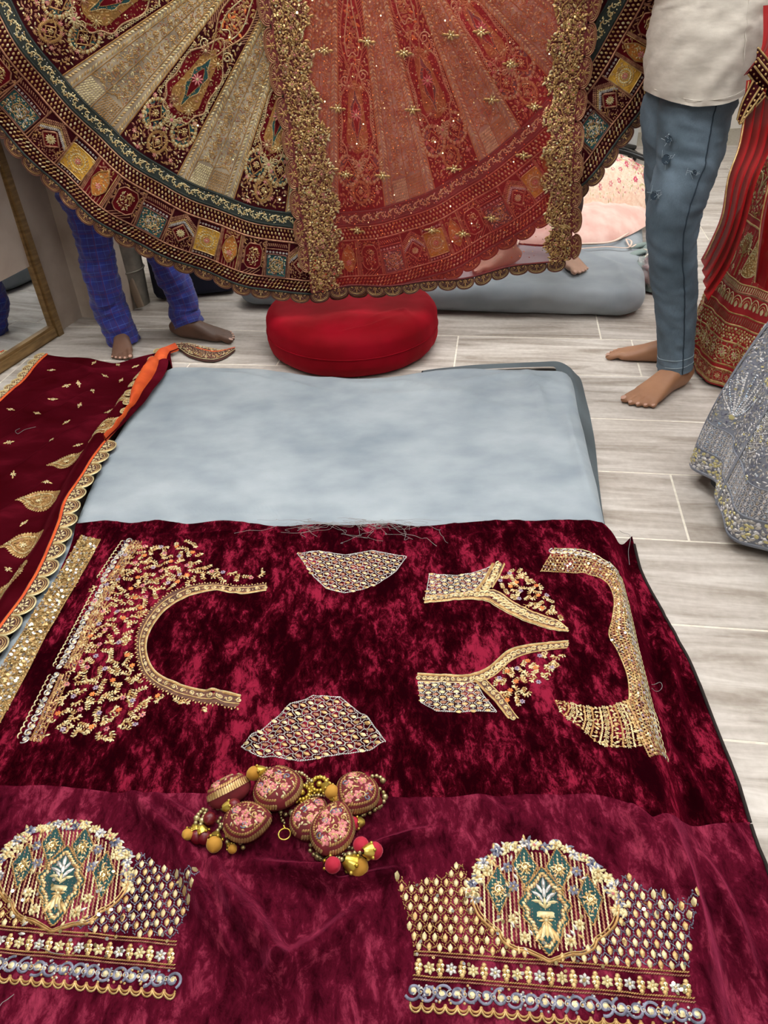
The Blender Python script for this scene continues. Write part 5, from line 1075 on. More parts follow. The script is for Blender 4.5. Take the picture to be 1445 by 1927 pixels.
# ================================================================ gold lace strip lying along the cloth edge
lace = thing('gold_lace_ribbon', 'long flat ribbon of dense gold sequin lace lying along the left cloth edge', 'ribbon', (-.8, 1.2, .08))
GL = lambda a, b, h: np.stack([a, b, np.maximum(H1(a, b), drop(a, b)+.004)+.003+h], -1)
oL = lambda L: onsurf(np.array(L, float), lambda x, y: np.maximum(H1(x, y), drop(x, y)+.004)+.003, .085)
a = resample(catmull(oL([(152, 1008), (120, 1065), (85, 1120), (45, 1185), (8, 1245), (-60, 1365), (-130, 1490)]), 8), n=120); b = resample(catmull(oL([(190, 1016), (158, 1075), (120, 1140), (80, 1210), (42, 1285), (-20, 1400), (-80, 1520)]), 8), n=120)
mb = MB(); k = np.linspace(0, 1, 9)[:, None, None]; P = a[None]*(1-k)+b[None]*k; grid(mb, *[GL(P[..., 0], P[..., 1], np.full(P.shape[:2], .001))[..., q] for q in range(3)], 0); mb.build('braid', mat('tarnished_gold_lace', S('#7e6437'), .5, .4, S('#a88b57'), 60, bump=.4, bscale=300), lace)
mb = MB(); poly = np.vstack([a, b[::-1]]); leafy(mb, GL, poly, .0062, [gG, gA, gP, gA, gG], 1.2, .5, seed=8, h0=.0015); X, Y = scatter(poly, .009, .4, .003, 2); stamp(mb, GL, T_SEQ, X, Y, rng.uniform(0, 6, len(X)), .0062, .0062, .003, .002, rng.choice([gQ, gW, gG, gS], len(X)))
for q in (.04, .5, .96): rope(mb, GL, a*(1-q)+b*q, .006, .0025, .0045, .4, .002, .0015, gA)
mb.build('sequins', EMB, lace, kind='stuff')

# ================================================================ loose threads
M_THR = mat('grey_thread', S('#8d8a88'), .8)
def thread(px, H, label, m=M_THR, r=.0005, z0=.085):
    P = catmull(onsurf(np.array(px, float), H, z0), 8); P = np.c_[P, H(P[:, 0], P[:, 1])+.0035]; mb = MB(); loft(mb, P, r, n=5); tag(mb.build('loose_thread', m), label, 'thread', 'loose threads on the cloths')
g = np.random.default_rng(5)
tuft = thing('thread_fringe', 'tangle of frayed grey threads on the cut top edge of the velvet', 'threads', tuple(np.r_[o1([(660, 985)])[0], .09])); mb = MB()
for i in range(38):
    x = g.normal(670, 55); p0 = np.array([x, 985.]); n_ = 6; st = np.cumsum(g.normal(0, 1, (n_, 2))*np.array([16, 7])+np.array([g.normal(0, 8), g.uniform(-1, 7)]), 0); P = np.vstack([p0, p0+st*np.array([1, .8])]); P[:, 1] = 985+(P[:, 1]-985)*np.where(P[:, 1] < 985, .5, .9)
    W = catmull(o1(P), 5); Z = np.maximum(H1(W[:, 0], W[:, 1]), drop(W[:, 0], W[:, 1])+.003)+.003; loft(mb, np.c_[W, Z], .00042, n=4)
mb.build('strands', M_THR, tuft)
thread([(735, 988), (755, 1005), (785, 1012), (822, 1030)], H1, 'grey thread trailing right from the frayed velvet edge'); thread([(1165, 1000), (1185, 1010), (1182, 1040), (1184, 1065)], H1, 'grey thread at the top right corner of the velvet')
thread([(1226, 1290), (1240, 1286), (1245, 1296), (1234, 1303), (1226, 1297)], H1, 'looped pale thread beside the long curved gold border')
thread([(38, 808), (30, 812), (34, 818), (48, 810), (68, 805)], H3, 'pale looped thread lying on the wine velvet shawl', z0=.02)
thread([(-5, 1905), (5, 1890), (14, 1884), (28, 1873)], H2, 'twisted grey thread below the wrist scallops of a sleeve')
thread([(68, 1784), (85, 1788), (100, 1795), (122, 1797)], H2, 'grey thread across the wrist flower row of a sleeve')

# ================================================================ hanging ornaments (latkans)
M_BEADG = mat('dull_gold_pearl', S('#a09060'), .28, .7, S('#c9bd8e'), 40); M_CAPG = mat('brass_bell_cap', S('#b79a35'), .3, .8, S('#d8c060'), 60); M_BUDR = mat('crimson_velvet_bud', S('#9c0a24'), .8, 0, S('#b5163a'), 30, sheen=.5, sheen_tint=(1, .3, .4)); M_BUDY = mat('mustard_velvet_bud', S('#a8741c'), .8, 0, S('#c18f35'), 30, sheen=.4, sheen_tint=(1, .8, .4)); M_BUDM = mat('maroon_satin_bud', S('#5a0714'), .4, 0, S('#6e0b1c'), 30, sheen=.3)
M_POUCH = mat('maroon_brocade', S('#5c1018'), .8, 0, S('#741822'), 40, sheen=.3)
LM = EMB+[M_POUCH, M_BEADG, M_CAPG]; kPo, kBe, kCa = 16, 17, 18
zz = lambda px: (px[0]*.2976+330, px[1]*.2976+1400)
def lp(zp, h): p = o2([zz(zp)])[0]; 
def at3(zp, h=.012):
    z = .105+h; P = onz(np.array([zz(zp)], float), z)[0]; zt = H2(P[0], P[1])+h; P = onz(np.array([zz(zp)], float), zt)[0]; return P
def pouch(par, zc, ztip, wr, tk, h, tilt=0.0, seed=0):
    C = at3(zc, h); Tp = at3(ztip, h); ax = (Tp-C); ax[2] = 0; L = np.linalg.norm(ax); a = ax/L; b = np.array([a[1], -a[0], 0]); n = np.array([0, 0, 1.])
    b, n = b*math.cos(tilt)+n*math.sin(tilt), -b*math.sin(tilt)+n*math.cos(tilt); W = L*wr
    th = np.linspace(0, 2*np.pi, 49)[:-1]; rr = 1/(1+.0*th); U = np.cos(th); Vv = np.sin(th)   # outline: round body with a point at +a
    out = np.stack([Vv*W*(1-.32*np.clip(U, 0, 1)**1.5), np.where(U > 0, U**1.0, U*.86)*L*1.0], -1)
    def loc(p): p = np.asarray(p, float); return p
    hw = lambda v_: W*np.sqrt(np.clip(1-np.where(v_ > 0, v_/L, v_/(L*.86))**2, 1e-6, 1))*(1-.32*np.clip(v_/L, 0, 1)**1.5)
    def zt(u_, v_): d = np.clip(np.abs(u_)/(hw(v_)+1e-9), 0, 1); k = np.where(v_ > 0, v_/L, v_/(L*.86)); return tk*np.sqrt(np.clip(1-d**2.4, 0, 1))*np.clip(1-np.abs(k)**3.0, 0, 1)**.6
    def Sx(u_, v_, hh): z = zt(u_, v_)+hh; return C+u_[..., None]*b+v_[..., None]*a+z[..., None]*n
    mb = MB(); vs = np.linspace(-.86, 1, 26)*L; us = np.linspace(-1, 1, 19)
    for sgn in (1, -1):
        Vg, Ug = np.meshgrid(vs, us, indexing='ij'); Ug = Ug*hw(Vg); Z = sgn*zt(Ug, Vg); P = C+Ug[..., None]*b+Vg[..., None]*a+Z[..., None]*n; F = gridfaces(*Vg.shape); mb.add(P.reshape(-1, 3), F if sgn > 0 else F[:, ::-1], kPo)
    po = mb.build('pouch', LM, par, label='padded leaf-shaped maroon brocade pouch'); mb = MB(); sc = .88
    vl = np.linspace(-.84, .97, 30)*L
    for sd in (-1, 1):
        for k_, mm in ((.97, gG), (.80, gA)): rope(mb, Sx, np.stack([sd*k_*hw(vl), vl*k_+0*vl], -1), .0055, .003, .0042, .5, .002, .0003, mm)
    poly = np.vstack([np.stack([.75*hw(vl), vl*.78], -1), np.stack([-.75*hw(vl), vl*.78], -1)[::-1]])
    X, Y = scatter(poly, .019, .25, .003, seed); flower(mb, Sx, X, Y, .0078, 5, gPk, gG, rng.uniform(0, 1, len(X)), .002, .0005, 1.0)
    X, Y = scatter(poly, .017, .3, .003, seed+3)
    for q, (x, y) in enumerate(zip(X, Y)): ribbon(mb, Sx, spiral(x, y, .0058, 1.1, q*1.7, 1 if q % 2 else -1, 12), .0022, .0018, .0005, gL if q % 3 == 0 else gG)
    leafy(mb, Sx, poly, .0085, [gG, gA, gP], .9, .35, seed=seed+6, h0=.0004); mb.build('embroidery', LM, po, kind='stuff'); return C, Tp
def beadline(par, pts, r=.0040, h=.010, fine=False, nm='bead_string'):
    P = catmull(np.array([at3(p, hh) for p, hh in [(q if isinstance(q[0], tuple) else (q, h)) for q in pts]]), 8); P = resample(P, step=r*2.15); k = np.arange(len(P)); mb = MB(); balls(mb, P, np.where(k % 4 == 3, r*1.35, r*.9)*(.75 if fine else 1), 0, SPH); mb.build(nm, M_BEADG, par)
def bell(par, zp, zq, m, r=.0115, h=.012, cap=True, lab=None):
    """bud at zq with its brass cap on the side of zp"""
    a, b = at3(zp, h), at3(zq, h); d = (b-a)/(np.linalg.norm(b-a)+1e-9); t = np.linspace(0, 1, 10); prof = np.sin(np.clip(t*1.0, 0, 1)*np.pi)**.6*r; mb = MB(); P = b[None]+d*(t[:, None]-.55)*r*2.3; loft(mb, P, prof+.0006, n=14, up=(0, 0, 1) if abs(d[2]) < .9 else (1, 0, 0)); o = mb.build('tassel_bud', m, par, label=lab)
    if cap:
        mb = MB(); t = np.linspace(0, 1, 6); P = b[None]+d*(t[:, None]*1.1-1.9)*r; loft(mb, P, r*(.35+.62*t**.7), n=10, cap=False); th = np.linspace(0, 2*np.pi, 6, endpoint=False); x_ = np.cross(d, [0, 0, 1]); x_ /= np.linalg.norm(x_); y_ = np.cross(d, x_); balls(mb, P[-1]+r*.95*(np.cos(th)[:, None]*x_+np.sin(th)[:, None]*y_), r*.24, 0); mb.build('bell_cap', M_CAPG, par)
l1 = thing('latkan_ornament', 'cluster of maroon brocade pouches with a brass ring hook, maroon buds and bead strings', 'ornament', tuple(at3((420, 420), 0)))
l2 = thing('latkan_ornament', 'cluster of maroon brocade pouches with bright crimson and mustard buds on bead strings', 'ornament', tuple(at3((1000, 480), 0)))
pouch(l1, (330, 305), (475, 232), .50, .022, .020, .9, 1); pouch(l1, (650, 285), (625, 155), .98, .021, .030, .1, 2); pouch(l1, (445, 495), (615, 470), .78, .022, .024, -.1, 3)
pouch(l2, (850, 480), (930, 345), .78, .020, .022, 0, 4); pouch(l2, (995, 545), (1045, 370), .72, .021, .040, 0, 5); pouch(l2, (1150, 310), (1060, 430), .92, .021, .028, .1, 6)
beadline(l1, [(225, 380), (260, 405), (300, 405)]); bell(l1, (330, 398), (375, 388), M_BUDM, .0105, .034)
beadline(l1, [(175, 415), (140, 455), (128, 500)]); bell(l1, (125, 520), (135, 590), M_BUDM, .011, .010); beadline(l1, [(195, 420), (175, 470), (160, 510)]); bell(l1, (160, 525), (185, 595), M_BUDM, .011, .012); bell(l1, (110, 530), (75, 575), M_BUDY, .0085, .010); bell(l1, (230, 450), (215, 475), M_BUDM, .010, .016, False)
beadline(l1, [(300, 510), (270, 545), (255, 580)]); bell(l1, (255, 590), (245, 640), M_BUDY, .012, .012); beadline(l1, [(345, 555), (325, 585), (328, 620)]); bell(l1, (335, 635), (362, 665), M_BUDY, .007, .009); beadline(l1, [(405, 590), (412, 625), (428, 655)])
beadline(l1, [(285, 470), (270, 490), (285, 510)]); bell(l1, (560, 165), (492, 188), M_BUDY, .0115, .030); beadline(l1, [(555, 160), (585, 152), (620, 158)], .0026, .034)
bell(l1, (640, 395), (650, 375), M_BUDY, .006, .02); beadline(l1, [(640, 410), (690, 445), (735, 435)]); beadline(l1, [(665, 430), (670, 470), (690, 500)], .0022)
mb = MB(); c = at3((690, 570), .010); th = np.linspace(0, 2*np.pi, 30); loft(mb, np.stack([c[0]+.0095*np.cos(th), c[1]+.0095*np.sin(th), np.full(30, c[2])], -1), .0014, n=6, cap=False); c2 = at3((685, 515), .010); loft(mb, np.array([c2, (c2+c)/2+[0, .004, 0], c+[0, .0095, 0]]), .0016, n=6); mb.build('ring_hook', M_CAPG, l1, label='small brass ring hook')
beadline(l2, [(740, 175), (780, 178), (820, 200), (860, 235)], .0026, .034); beadline(l2, [(830, 205), (835, 240), (820, 270)], .0024, .02)
for zp in ((800, 308), (910, 255)):
    c = at3(zp, .022); th = np.linspace(0, 2*np.pi, 14, endpoint=False); mb = MB(); balls(mb, c+.0125*np.stack([np.cos(th), np.sin(th), 0*th], -1), .0042, 0); balls(mb, [c], .006, 0); balls(mb, c+.0165*np.stack([np.cos(th+.2), np.sin(th+.2), 0*th-.15], -1), .0028, 0); mb.build('brass_rosette', M_CAPG, l2)
bell(l2, (955, 275), (990, 305), M_BUDY, .011, .036); beadline(l2, [(850, 330), (900, 325), (960, 330)], .0024, .03); bell(l2, (1000, 345), (1018, 345), M_BUDY, .006, .03)
beadline(l2, [(1245, 205), (1285, 205), (1312, 232)]); beadline(l2, [(1265, 270), (1310, 300), (1325, 345), (1300, 390), (1270, 405)]); beadline(l2, [(1235, 325), (1280, 350), (1285, 395), (1240, 430), (1195, 445)]); beadline(l2, [(1235, 400), (1190, 440), (1160, 485), (1165, 510)])
bell(l2, (1290, 330), (1270, 370), M_BUDM, .0095, .012, False); bell(l2, (1150, 500), (1118, 505), M_BUDR, .0105, .018); bell(l2, (1130, 600), (1175, 640), M_BUDR, .0115, .018, False); bell(l2, (1215, 678), (1262, 675), M_BUDR, .0125, .016)
beadline(l2, [(855, 640), (855, 680), (900, 715), (940, 735)]); bell(l2, (955, 742), (998, 768), M_BUDR, .0115, .012); beadline(l2, [(905, 650), (900, 690), (915, 715)]); beadline(l2, [(985, 675), (1010, 710), (1050, 730), (1085, 745)]); bell(l2, (1105, 750), (1160, 778), M_BUDY, .0150, .014); beadline(l2, [(1040, 690), (1085, 705), (1130, 690), (1175, 685), (1205, 682)], .0042); beadline(l2, [(1095, 655), (1130, 665), (1170, 665)])
# ================================================================ people
M_SKIN1 = mat('brown_skin', S('#8a6046'), .55, 0, S('#a17556'), 9, sheen=.1, bump=.08, bscale=120); M_SKIN2 = mat('deep_brown_skin', S('#523a2d'), .55, 0, S('#6a4b3a'), 9, bump=.08, bscale=120); M_SKIN3 = mat('tan_skin', S('#a07c68'), .55, 0, S('#b18d78'), 9, bump=.08, bscale=120)
M_NAIL = mat('nail', S('#b58e7c'), .35); M_HAIR = mat('black_hair', S('#15110f'), .5, 0, S('#221b18'), 90, stretch=(1, 1, .1)); M_EYE = mat('eye', S('#e8e4dd'), .2); M_IRIS = mat('dark_iris', S('#1c120c'), .2)
def denim():
    m = bpy.data.materials.new('faded_denim'); m.use_nodes = True; nt = m.node_tree; b = nt.nodes['Principled BSDF']; N = nt.nodes.new; L = nt.links.new; tc = N('ShaderNodeTexCoord')
    n1 = N('ShaderNodeTexNoise'); n1.inputs['Scale'].default_value = 7; n1.inputs['Detail'].default_value = 5; mp = N('ShaderNodeMapping'); mp.inputs['Scale'].default_value = (60, 60, 900); n2 = N('ShaderNodeTexNoise'); n2.inputs['Scale'].default_value = 4
    mp2 = N('ShaderNodeMapping'); mp2.inputs['Scale'].default_value = (1100, 1100, 60); n3 = N('ShaderNodeTexNoise'); n3.inputs['Scale'].default_value = 1
    L(tc.outputs['Object'], n1.inputs['Vector']); L(tc.outputs['Object'], mp.inputs[0]); L(mp.outputs[0], n2.inputs['Vector']); L(tc.outputs['Object'], mp2.inputs[0]); L(mp2.outputs[0], n3.inputs['Vector'])
    rp = N('ShaderNodeValToRGB'); e = rp.color_ramp.elements; e[0].position = .3; e[0].color = (*S('#36454f'), 1); e[1].position = .72; e[1].color = (*S('#647685'), 1); L(n1.outputs[0], rp.inputs[0])
    mx = N('ShaderNodeMix'); mx.data_type = 'RGBA'; mx.blend_type = 'OVERLAY'; mx.inputs['Factor'].default_value = .3; L(rp.outputs[0], mx.inputs['A']); L(n2.outputs[0], mx.inputs['B'])
    mx2 = N('ShaderNodeMix'); mx2.data_type = 'RGBA'; mx2.blend_type = 'OVERLAY'; mx2.inputs['Factor'].default_value = .35; L(mx.outputs['Result'], mx2.inputs['A']); L(n3.outputs[0], mx2.inputs['B']); L(mx2.outputs['Result'], b.inputs['Base Color'])
    bp = N('ShaderNodeBump'); bp.inputs['Strength'].default_value = .25; bp.inputs['Distance'].default_value = .001; L(n2.outputs[0], bp.inputs['Height']); L(bp.outputs[0], b.inputs['Normal']); b.inputs['Roughness'].default_value = .85; return m
M_DENIM = denim(); M_SEAM = mat('denim_seam', S('#1f2f3c'), .9); M_STITCH = mat('pale_denim_stitch', S('#8fa0aa'), .9); M_FRAY = mat('frayed_white_denim', S('#a9b8c1'), .9)
M_SHIRT = mat('oatmeal_jersey', S('#b3aca2'), .9, 0, S('#c1bbb1'), 30, detail=6, stretch=(1, 1, 3), sheen=.2, bump=.15, bscale=260)
def plaid():
    m = bpy.data.materials.new('blue_check_cotton'); m.use_nodes = True; nt = m.node_tree; b = nt.nodes['Principled BSDF']; N = nt.nodes.new; L = nt.links.new; tc = N('ShaderNodeTexCoord'); sp = N('ShaderNodeSeparateXYZ'); L(tc.outputs['UV'], sp.inputs[0])
    def line(out, per, w_, ph):
        a = N('ShaderNodeMath'); a.operation = 'MULTIPLY_ADD'; a.inputs[1].default_value = 1/per; a.inputs[2].default_value = ph; L(out, a.inputs[0]); f = N('ShaderNodeMath'); f.operation = 'FRACT'; L(a.outputs[0], f.inputs[0]); c = N('ShaderNodeMath'); c.operation = 'LESS_THAN'; c.inputs[1].default_value = w_; L(f.outputs[0], c.inputs[0]); return c.outputs[0]
    def mixc(prev, fac, colr, amt):
        k = N('ShaderNodeMath'); k.operation = 'MULTIPLY'; k.inputs[1].default_value = amt; L(fac, k.inputs[0]); x = N('ShaderNodeMix'); x.data_type = 'RGBA'; L(k.outputs[0], x.inputs['Factor']); (L(prev, x.inputs['A']) if not isinstance(prev, tuple) else setattr(x.inputs['A'], 'default_value', (*prev, 1))); x.inputs['B'].default_value = (*colr, 1); return x.outputs['Result']
    c = S('#1a2a86'); U, V_ = sp.outputs[0], sp.outputs[1]
    c = mixc(c, line(U, .052, .42, .1), S('#24226e'), .75); c = mixc(c, line(V_, .052, .42, .3), S('#2b2a78'), .6); c = mixc(c, line(U, .026, .07, 0), S('#3f63b8'), .45); c = mixc(c, line(V_, .026, .07, 0), S('#4a70c4'), .5); c = mixc(c, line(U, .052, .12, .62), S('#4a2462'), .6); c = mixc(c, line(V_, .052, .10, .82), S('#4a2462'), .5)
    L(c, b.inputs['Base Color']); b.inputs['Roughness'].default_value = .8; b.inputs['Sheen Weight'].default_value = .2; return m
M_PLAID = plaid(); M_TROU = mat('dark_brown_trousers', S('#2c1a18'), .9, 0, S('#3a2320'), 20); M_KURTA = mat('navy_shirt', S('#1d2438'), .9, 0, S('#262e46'), 20)

def footmesh(mb, heel, toe, floor_z, side, nails):
    """barefoot sole on floor_z; side +1 when the big toe is on the left of the walking direction"""
    heel, toe = np.array(heel, float), np.array(toe, float); d = toe-heel; L = np.linalg.norm(d); d /= L; n = np.array([-d[1], d[0]])*side; s = L/.26
    def W(x, y, z): return np.array([heel[0]+d[0]*x*L+n[0]*y*s, heel[1]+d[1]*x*L+n[1]*y*s, floor_z+z*s])
    xs = [0.005, .04, .10, .18, .27, .36, .48, .60, .70, .77, .80]; ws = [.010, .024, .031, .034, .034, .034, .037, .042, .045, .043, .036]; hs = [.030, .055, .072, .082, .080, .070, .056, .043, .034, .027, .020]; yo = [0, 0, 0, 0, .001, .002, .002, .001, 0, -.001, -.001]
    P = np.array([W(x, y, h/2+.001) for x, h, y in zip(xs, hs, yo)]); loft(mb, P, np.array(ws)*s, np.array(hs)/2*s, n=20, power=2.6)
    for (x0, y0, x1, y1, r, rz) in ((.70, .026, .99, .0325, .0130, .0118), (.72, .007, .985, .0090, .0090, .0085), (.71, -.009, .95, -.0108, .0086, .0082), (.69, -.023, .905, -.0285, .0084, .008), (.66, -.033, .85, -.0440, .0086, .008)):
        t = np.linspace(0, 1, 9); hgt = np.interp(t, [0, .45, .75, 1], [.019, .0175, .0105, .0095])*(1.15 if r > .012 else 1); P = np.array([W(x0+(x1-x0)*q, y0+(y1-y0)*q, max(h_, rz*1.02)) for q, h_ in zip(t, hgt)]); rr = r*s*np.array([.9, .92, .9, .88, .9, 1.0, 1.03, .85, .42]); loft(mb, P, rr, rr*rz/r, n=12)
        e = W(x1-.02, y1, rz*1.75 if r > .012 else rz*1.85); k = r*s*.62; th = np.linspace(0, 2*np.pi, 10, endpoint=False); dd = np.array([d[0], d[1], -.35]); dd /= np.linalg.norm(dd); nn = np.array([n[0], n[1], 0]); up = np.cross(dd, nn); up *= np.sign(up[2])
        ring = e+k*(np.cos(th)[:, None]*dd*1.05+np.sin(th)[:, None]*nn*.9)+up*.0002*s; nails.add(np.vstack([ring, e+up*.0016*s]), np.array([(i, (i+1) % 10, 10) for i in range(10)]))
    return W
def hand(mb, wrist, dirv, palm_n, grip=.8, side=1, s=1.0):
    """palm with four curled fingers and a thumb leaving its side"""
    a = np.array(dirv, float); a /= np.linalg.norm(a); n = np.array(palm_n, float); n -= a*(n@a); n /= np.linalg.norm(n); b = np.cross(n, a)*side; w_ = np.array(wrist, float)
    loft(mb, np.array([w_-a*.03, w_, w_+a*.03*s, w_+a*.065*s, w_+a*.09*s]), np.array([.024, .027, .036, .042, .038])*s, np.array([.020, .018, .017, .015, .012])*s, n=14, up=n)
    for k, (off, L) in enumerate(((.030, .072), (.010, .082), (-.010, .076), (-.029, .060))):
        p = w_+a*.085*s+b*off*s; P = [p]; ang = .15
        for j, l in enumerate((.45, .32, .23)):
            P.append(P[-1]+(a*math.cos(ang)+n*math.sin(ang))*L*l*s); ang += grip*1.05
        P = catmull(np.array(P), 4); loft(mb, P, np.interp(np.linspace(0, 1, len(P)), [0, .9, 1], [.0092, .0078, .004])*s, n=10, up=b)
    p = w_+a*.025*s+b*.030*s; P = catmull(np.array([p, p+b*.022*s+a*.022*s+n*.008*s, p+b*.026*s+a*.050*s+n*.022*s, p+b*.016*s+a*.066*s+n*.034*s]), 4); loft(mb, P, np.interp(np.linspace(0, 1, len(P)), [0, .9, 1], [.0125, .009, .005])*s, n=10, up=n)
def head(mb, par, c, facing, hairlen=.0):
    f = np.array([*facing, 0.]); f /= np.linalg.norm(f); r = np.array([f[1], -f[0], 0]); u = np.array([0, 0, 1.]); c = np.array(c, float)
    zs = np.array([-.115, -.105, -.08, -.045, 0, .045, .08, .105, .115]); wr = np.array([.02, .042, .058, .068, .074, .075, .066, .042, .012]); dr = np.array([.025, .055, .075, .088, .095, .097, .086, .055, .015]); fo = np.array([.035, .032, .02, .008, 0, -.004, -.006, -.006, -.006])
    P = c+zs[:, None]*u+fo[:, None]*f; loft(mb, P, wr, dr, n=24, up=f)
    loft(mb, np.array([c+f*.088+u*.012, c+f*.106-u*.012, c+f*.112-u*.026, c+f*.092-u*.036]), np.array([.008, .011, .014, .008]), n=10, up=r)
    loft(mb, np.array([c+f*.088-u*.060-r*.022, c+f*.100-u*.060, c+f*.088-u*.060+r*.022]), np.array([.004, .0075, .004]), n=8)
    for s in (-1, 1): loft(mb, np.array([c+s*r*.074+u*.03-f*.01, c+s*r*.086+u*.012-f*.016, c+s*r*.084-u*.012-f*.012, c+s*r*.074-u*.032-f*.004]), np.array([.008, .014, .011, .006]), n=8, up=f)
    for s in (-1, 1):
        q = MB(); balls(q, [c+f*.083+s*r*.031+u*.006], .0125, 0, SPH); eye = q.build('eye', M_EYE, par); q = MB(); balls(q, [c+f*.0915+s*r*.031+u*.006], .0062, 0, SPH); q.build('iris', M_IRIS, eye)
        q = MB(); loft(q, np.array([c+f*.091+s*r*.016+u*.028, c+f*.092+s*r*.032+u*.034, c+f*.080+s*r*.050+u*.028]), .0042, n=6); q.build('eyebrow', M_HAIR, par)
    q = MB(); zs = np.array([-.05, -.02, .02, .06, .095, .118, .127]); wr = np.array([.066, .076, .081, .081, .068, .042, .008]); dr = np.array([.055, .072, .086, .098, .088, .056, .01]); fo = np.array([-.045, -.034, -.020, -.008, -.006, -.006, -.006]); wob = 1+.03*np.random.default_rng(2).normal(0, 1, (7, 32)); loft(q, c+zs[:, None]*u+fo[:, None]*f, wr, dr, n=32, up=f, wob=wob); q.build('hair', M_HAIR, par)
def pants_leg(mb, C, hw, hd, seed, n=56, k=110, up=(0, 1, 0), amp=.085, uvs=None):
    P = catmull(np.array(C), 12); P = resample(P, n=k); t = np.linspace(0, 1, k); w1 = np.interp(t, np.linspace(0, 1, len(hw)), hw); w2 = np.interp(t, np.linspace(0, 1, len(hd)), hd)
    th = np.linspace(0, 2*np.pi, n, endpoint=False); T, H = np.meshgrid(th, t*8, indexing='xy')
    wob = 1+amp*(perlin(np.cos(T)*1.3+seed, H*2.6+np.sin(T)*1.6, seed)+.6*perlin(np.cos(T)*2.2+seed*2, H*4.5+np.sin(T)*2.0, seed+3)+.45*perlin(np.cos(T)*1.5+seed, H*9+np.sin(T)*2.4, seed+5))
    V = loft(mb, P, w1, w2, 0, n, up, True, wob); return P, V
def person(name, label, legs, feet, floor_z, hip, neck, headc, facing, arms, skin, pant, shirt, pants_mat, shirt_mat, pname, sname, voxel=.0042, uv=False):
    root = thing(name, label, 'person', (hip[0], hip[1], floor_z)); body = MB(); nails = MB()
    for (heel, toe, side), (leg) in zip(feet, legs):
        W = footmesh(body, heel, toe, floor_z, side, nails); A0, A1 = W(.20, 0, .045), W(.19, 0, .10)
        P = np.vstack([A0, A1, np.array(leg)[::-1]]) ; r = np.r_[.028, .024, np.interp(np.linspace(0, 1, len(leg)), [0, .35, .6, 1], [.026, .032, .036, .05])]; loft(body, catmull(P, 5), np.interp(np.linspace(0, 1, (len(P)-1)*5+1), np.linspace(0, 1, len(P)), r), n=18, up=(0, 1, 0))
    hip, neck, headc = np.array(hip, float), np.array(neck, float), np.array(headc, float); up2 = np.array([*facing, 0.])
    T = np.linspace(0, 1, 7)[:, None]; loft(body, hip+(neck-hip)*T, [.09, .09, .09, .10, .11, .11, .06], [.06, .06, .06, .06, .065, .06, .05], n=22, up=up2); loft(body, np.array([neck-[0, 0, .03], neck+(headc-neck)*.5, headc]), [.062, .055, .055], n=14, up=up2)
    for k, (sh, el, wr, hd_, pn) in enumerate(arms):
        P = catmull(np.array([sh, el, wr]), 8); loft(body, P, np.interp(np.linspace(0, 1, len(P)), [0, .45, .55, 1], [.052, .040, .039, .026]), n=14, up=(0, 1, .1)); hand(body, wr, hd_, pn, .8, 1 if k else -1)
    bo_parent = root; head(body, root, headc, facing)
    bo = body.build('body', skin, root); rm = bo.modifiers.new('skin', 'REMESH'); rm.mode = 'VOXEL'; rm.voxel_size = voxel; rm.use_smooth_shade = True; sm = bo.modifiers.new('relax', 'SMOOTH'); sm.factor = .5; sm.iterations = 2
    nails.build('toenails', M_NAIL, root, kind='stuff')
    return root
# px outline of a trouser leg -> world centres and half widths at distance Y
def legpx(rows):
    C, h = [], []
    for (x, y, half, Y) in rows:
        p = ony(np.array([x, y], float), Y); q = ony(np.array([x+half, y], float), Y); C.append(p); h.append(np.linalg.norm(q-p))
    return np.array(C), np.array(h)
def ribbon3(mb, V, j, i0, i1, w_=.004, lift=.0015, m=0):
    """seam running down a leg along ring index j"""
    n = V.shape[1]; P = V[i0:i1, j]; c = V[i0:i1].mean(1); o = P-c; o /= np.linalg.norm(o, axis=1)[:, None]; loft(mb, P+o*lift*.4, w_/2, lift, n=6, up=o)

# ---- man in jeans and an oatmeal t-shirt, right
fl = [(1322, 118, 62, 2.40), (1318, 165, 70, 2.37), (1306, 230, 61, 2.35), (1296, 300, 55, 2.33), (1278, 360, 49, 2.31), (1266, 420, 44, 2.30), (1265, 480, 42, 2.30), (1270, 540, 37, 2.30), (1272, 620, 33, 2.30), (1270, 694, 31, 2.29)]
bl = [(1300, 118, 55, 2.43), (1282, 165, 62, 2.45), (1262, 230, 46, 2.46), (1258, 300, 40, 2.47), (1256, 360, 36, 2.47), (1256, 420, 33, 2.47), (1260, 500, 30, 2.47), (1262, 580, 27, 2.47), (1264, 640, 25, 2.47)]
C1, h1 = legpx(fl); C2, h2 = legpx(bl)
hem = ony(np.array([1322., 140]), 2.40); t0 = ony(np.array([1340., 0]), 2.40); hip = np.array([hem[0], 2.41, hem[2]+.03]); lean = (t0-hem)/(t0[2]-hem[2]); neck = np.array([hip[0]+lean[0]*.52, 2.42, hip[2]+.52])
hd = neck+np.array([-.03, 0, .17])
man = person('person', 'person in ripped blue jeans and an oatmeal t-shirt, holding the skirt', [C1[[2, 5, 8]], C2[[2, 5, 7]]], [((1.035, 2.318), (.798, 2.148), -1), ((1.055, 2.455), (.818, 2.535), 1)], 0.0, hip, neck, hd, (-.95, -.3),
             [((neck[0]-.10, 2.30, neck[2]-.04), (neck[0]-.26, 2.36, neck[2]-.16), (.80, 2.50, 1.30), (-.6, .6, .3), (-.2, .6, -1)), ((neck[0]-.02, 2.54, neck[2]-.04), (neck[0]-.18, 2.60, neck[2]-.14), (.84, 2.53, 1.22), (-1, .1, .2), (-.2, .3, -1))], M_SKIN1, None, None, None, None, None, None)
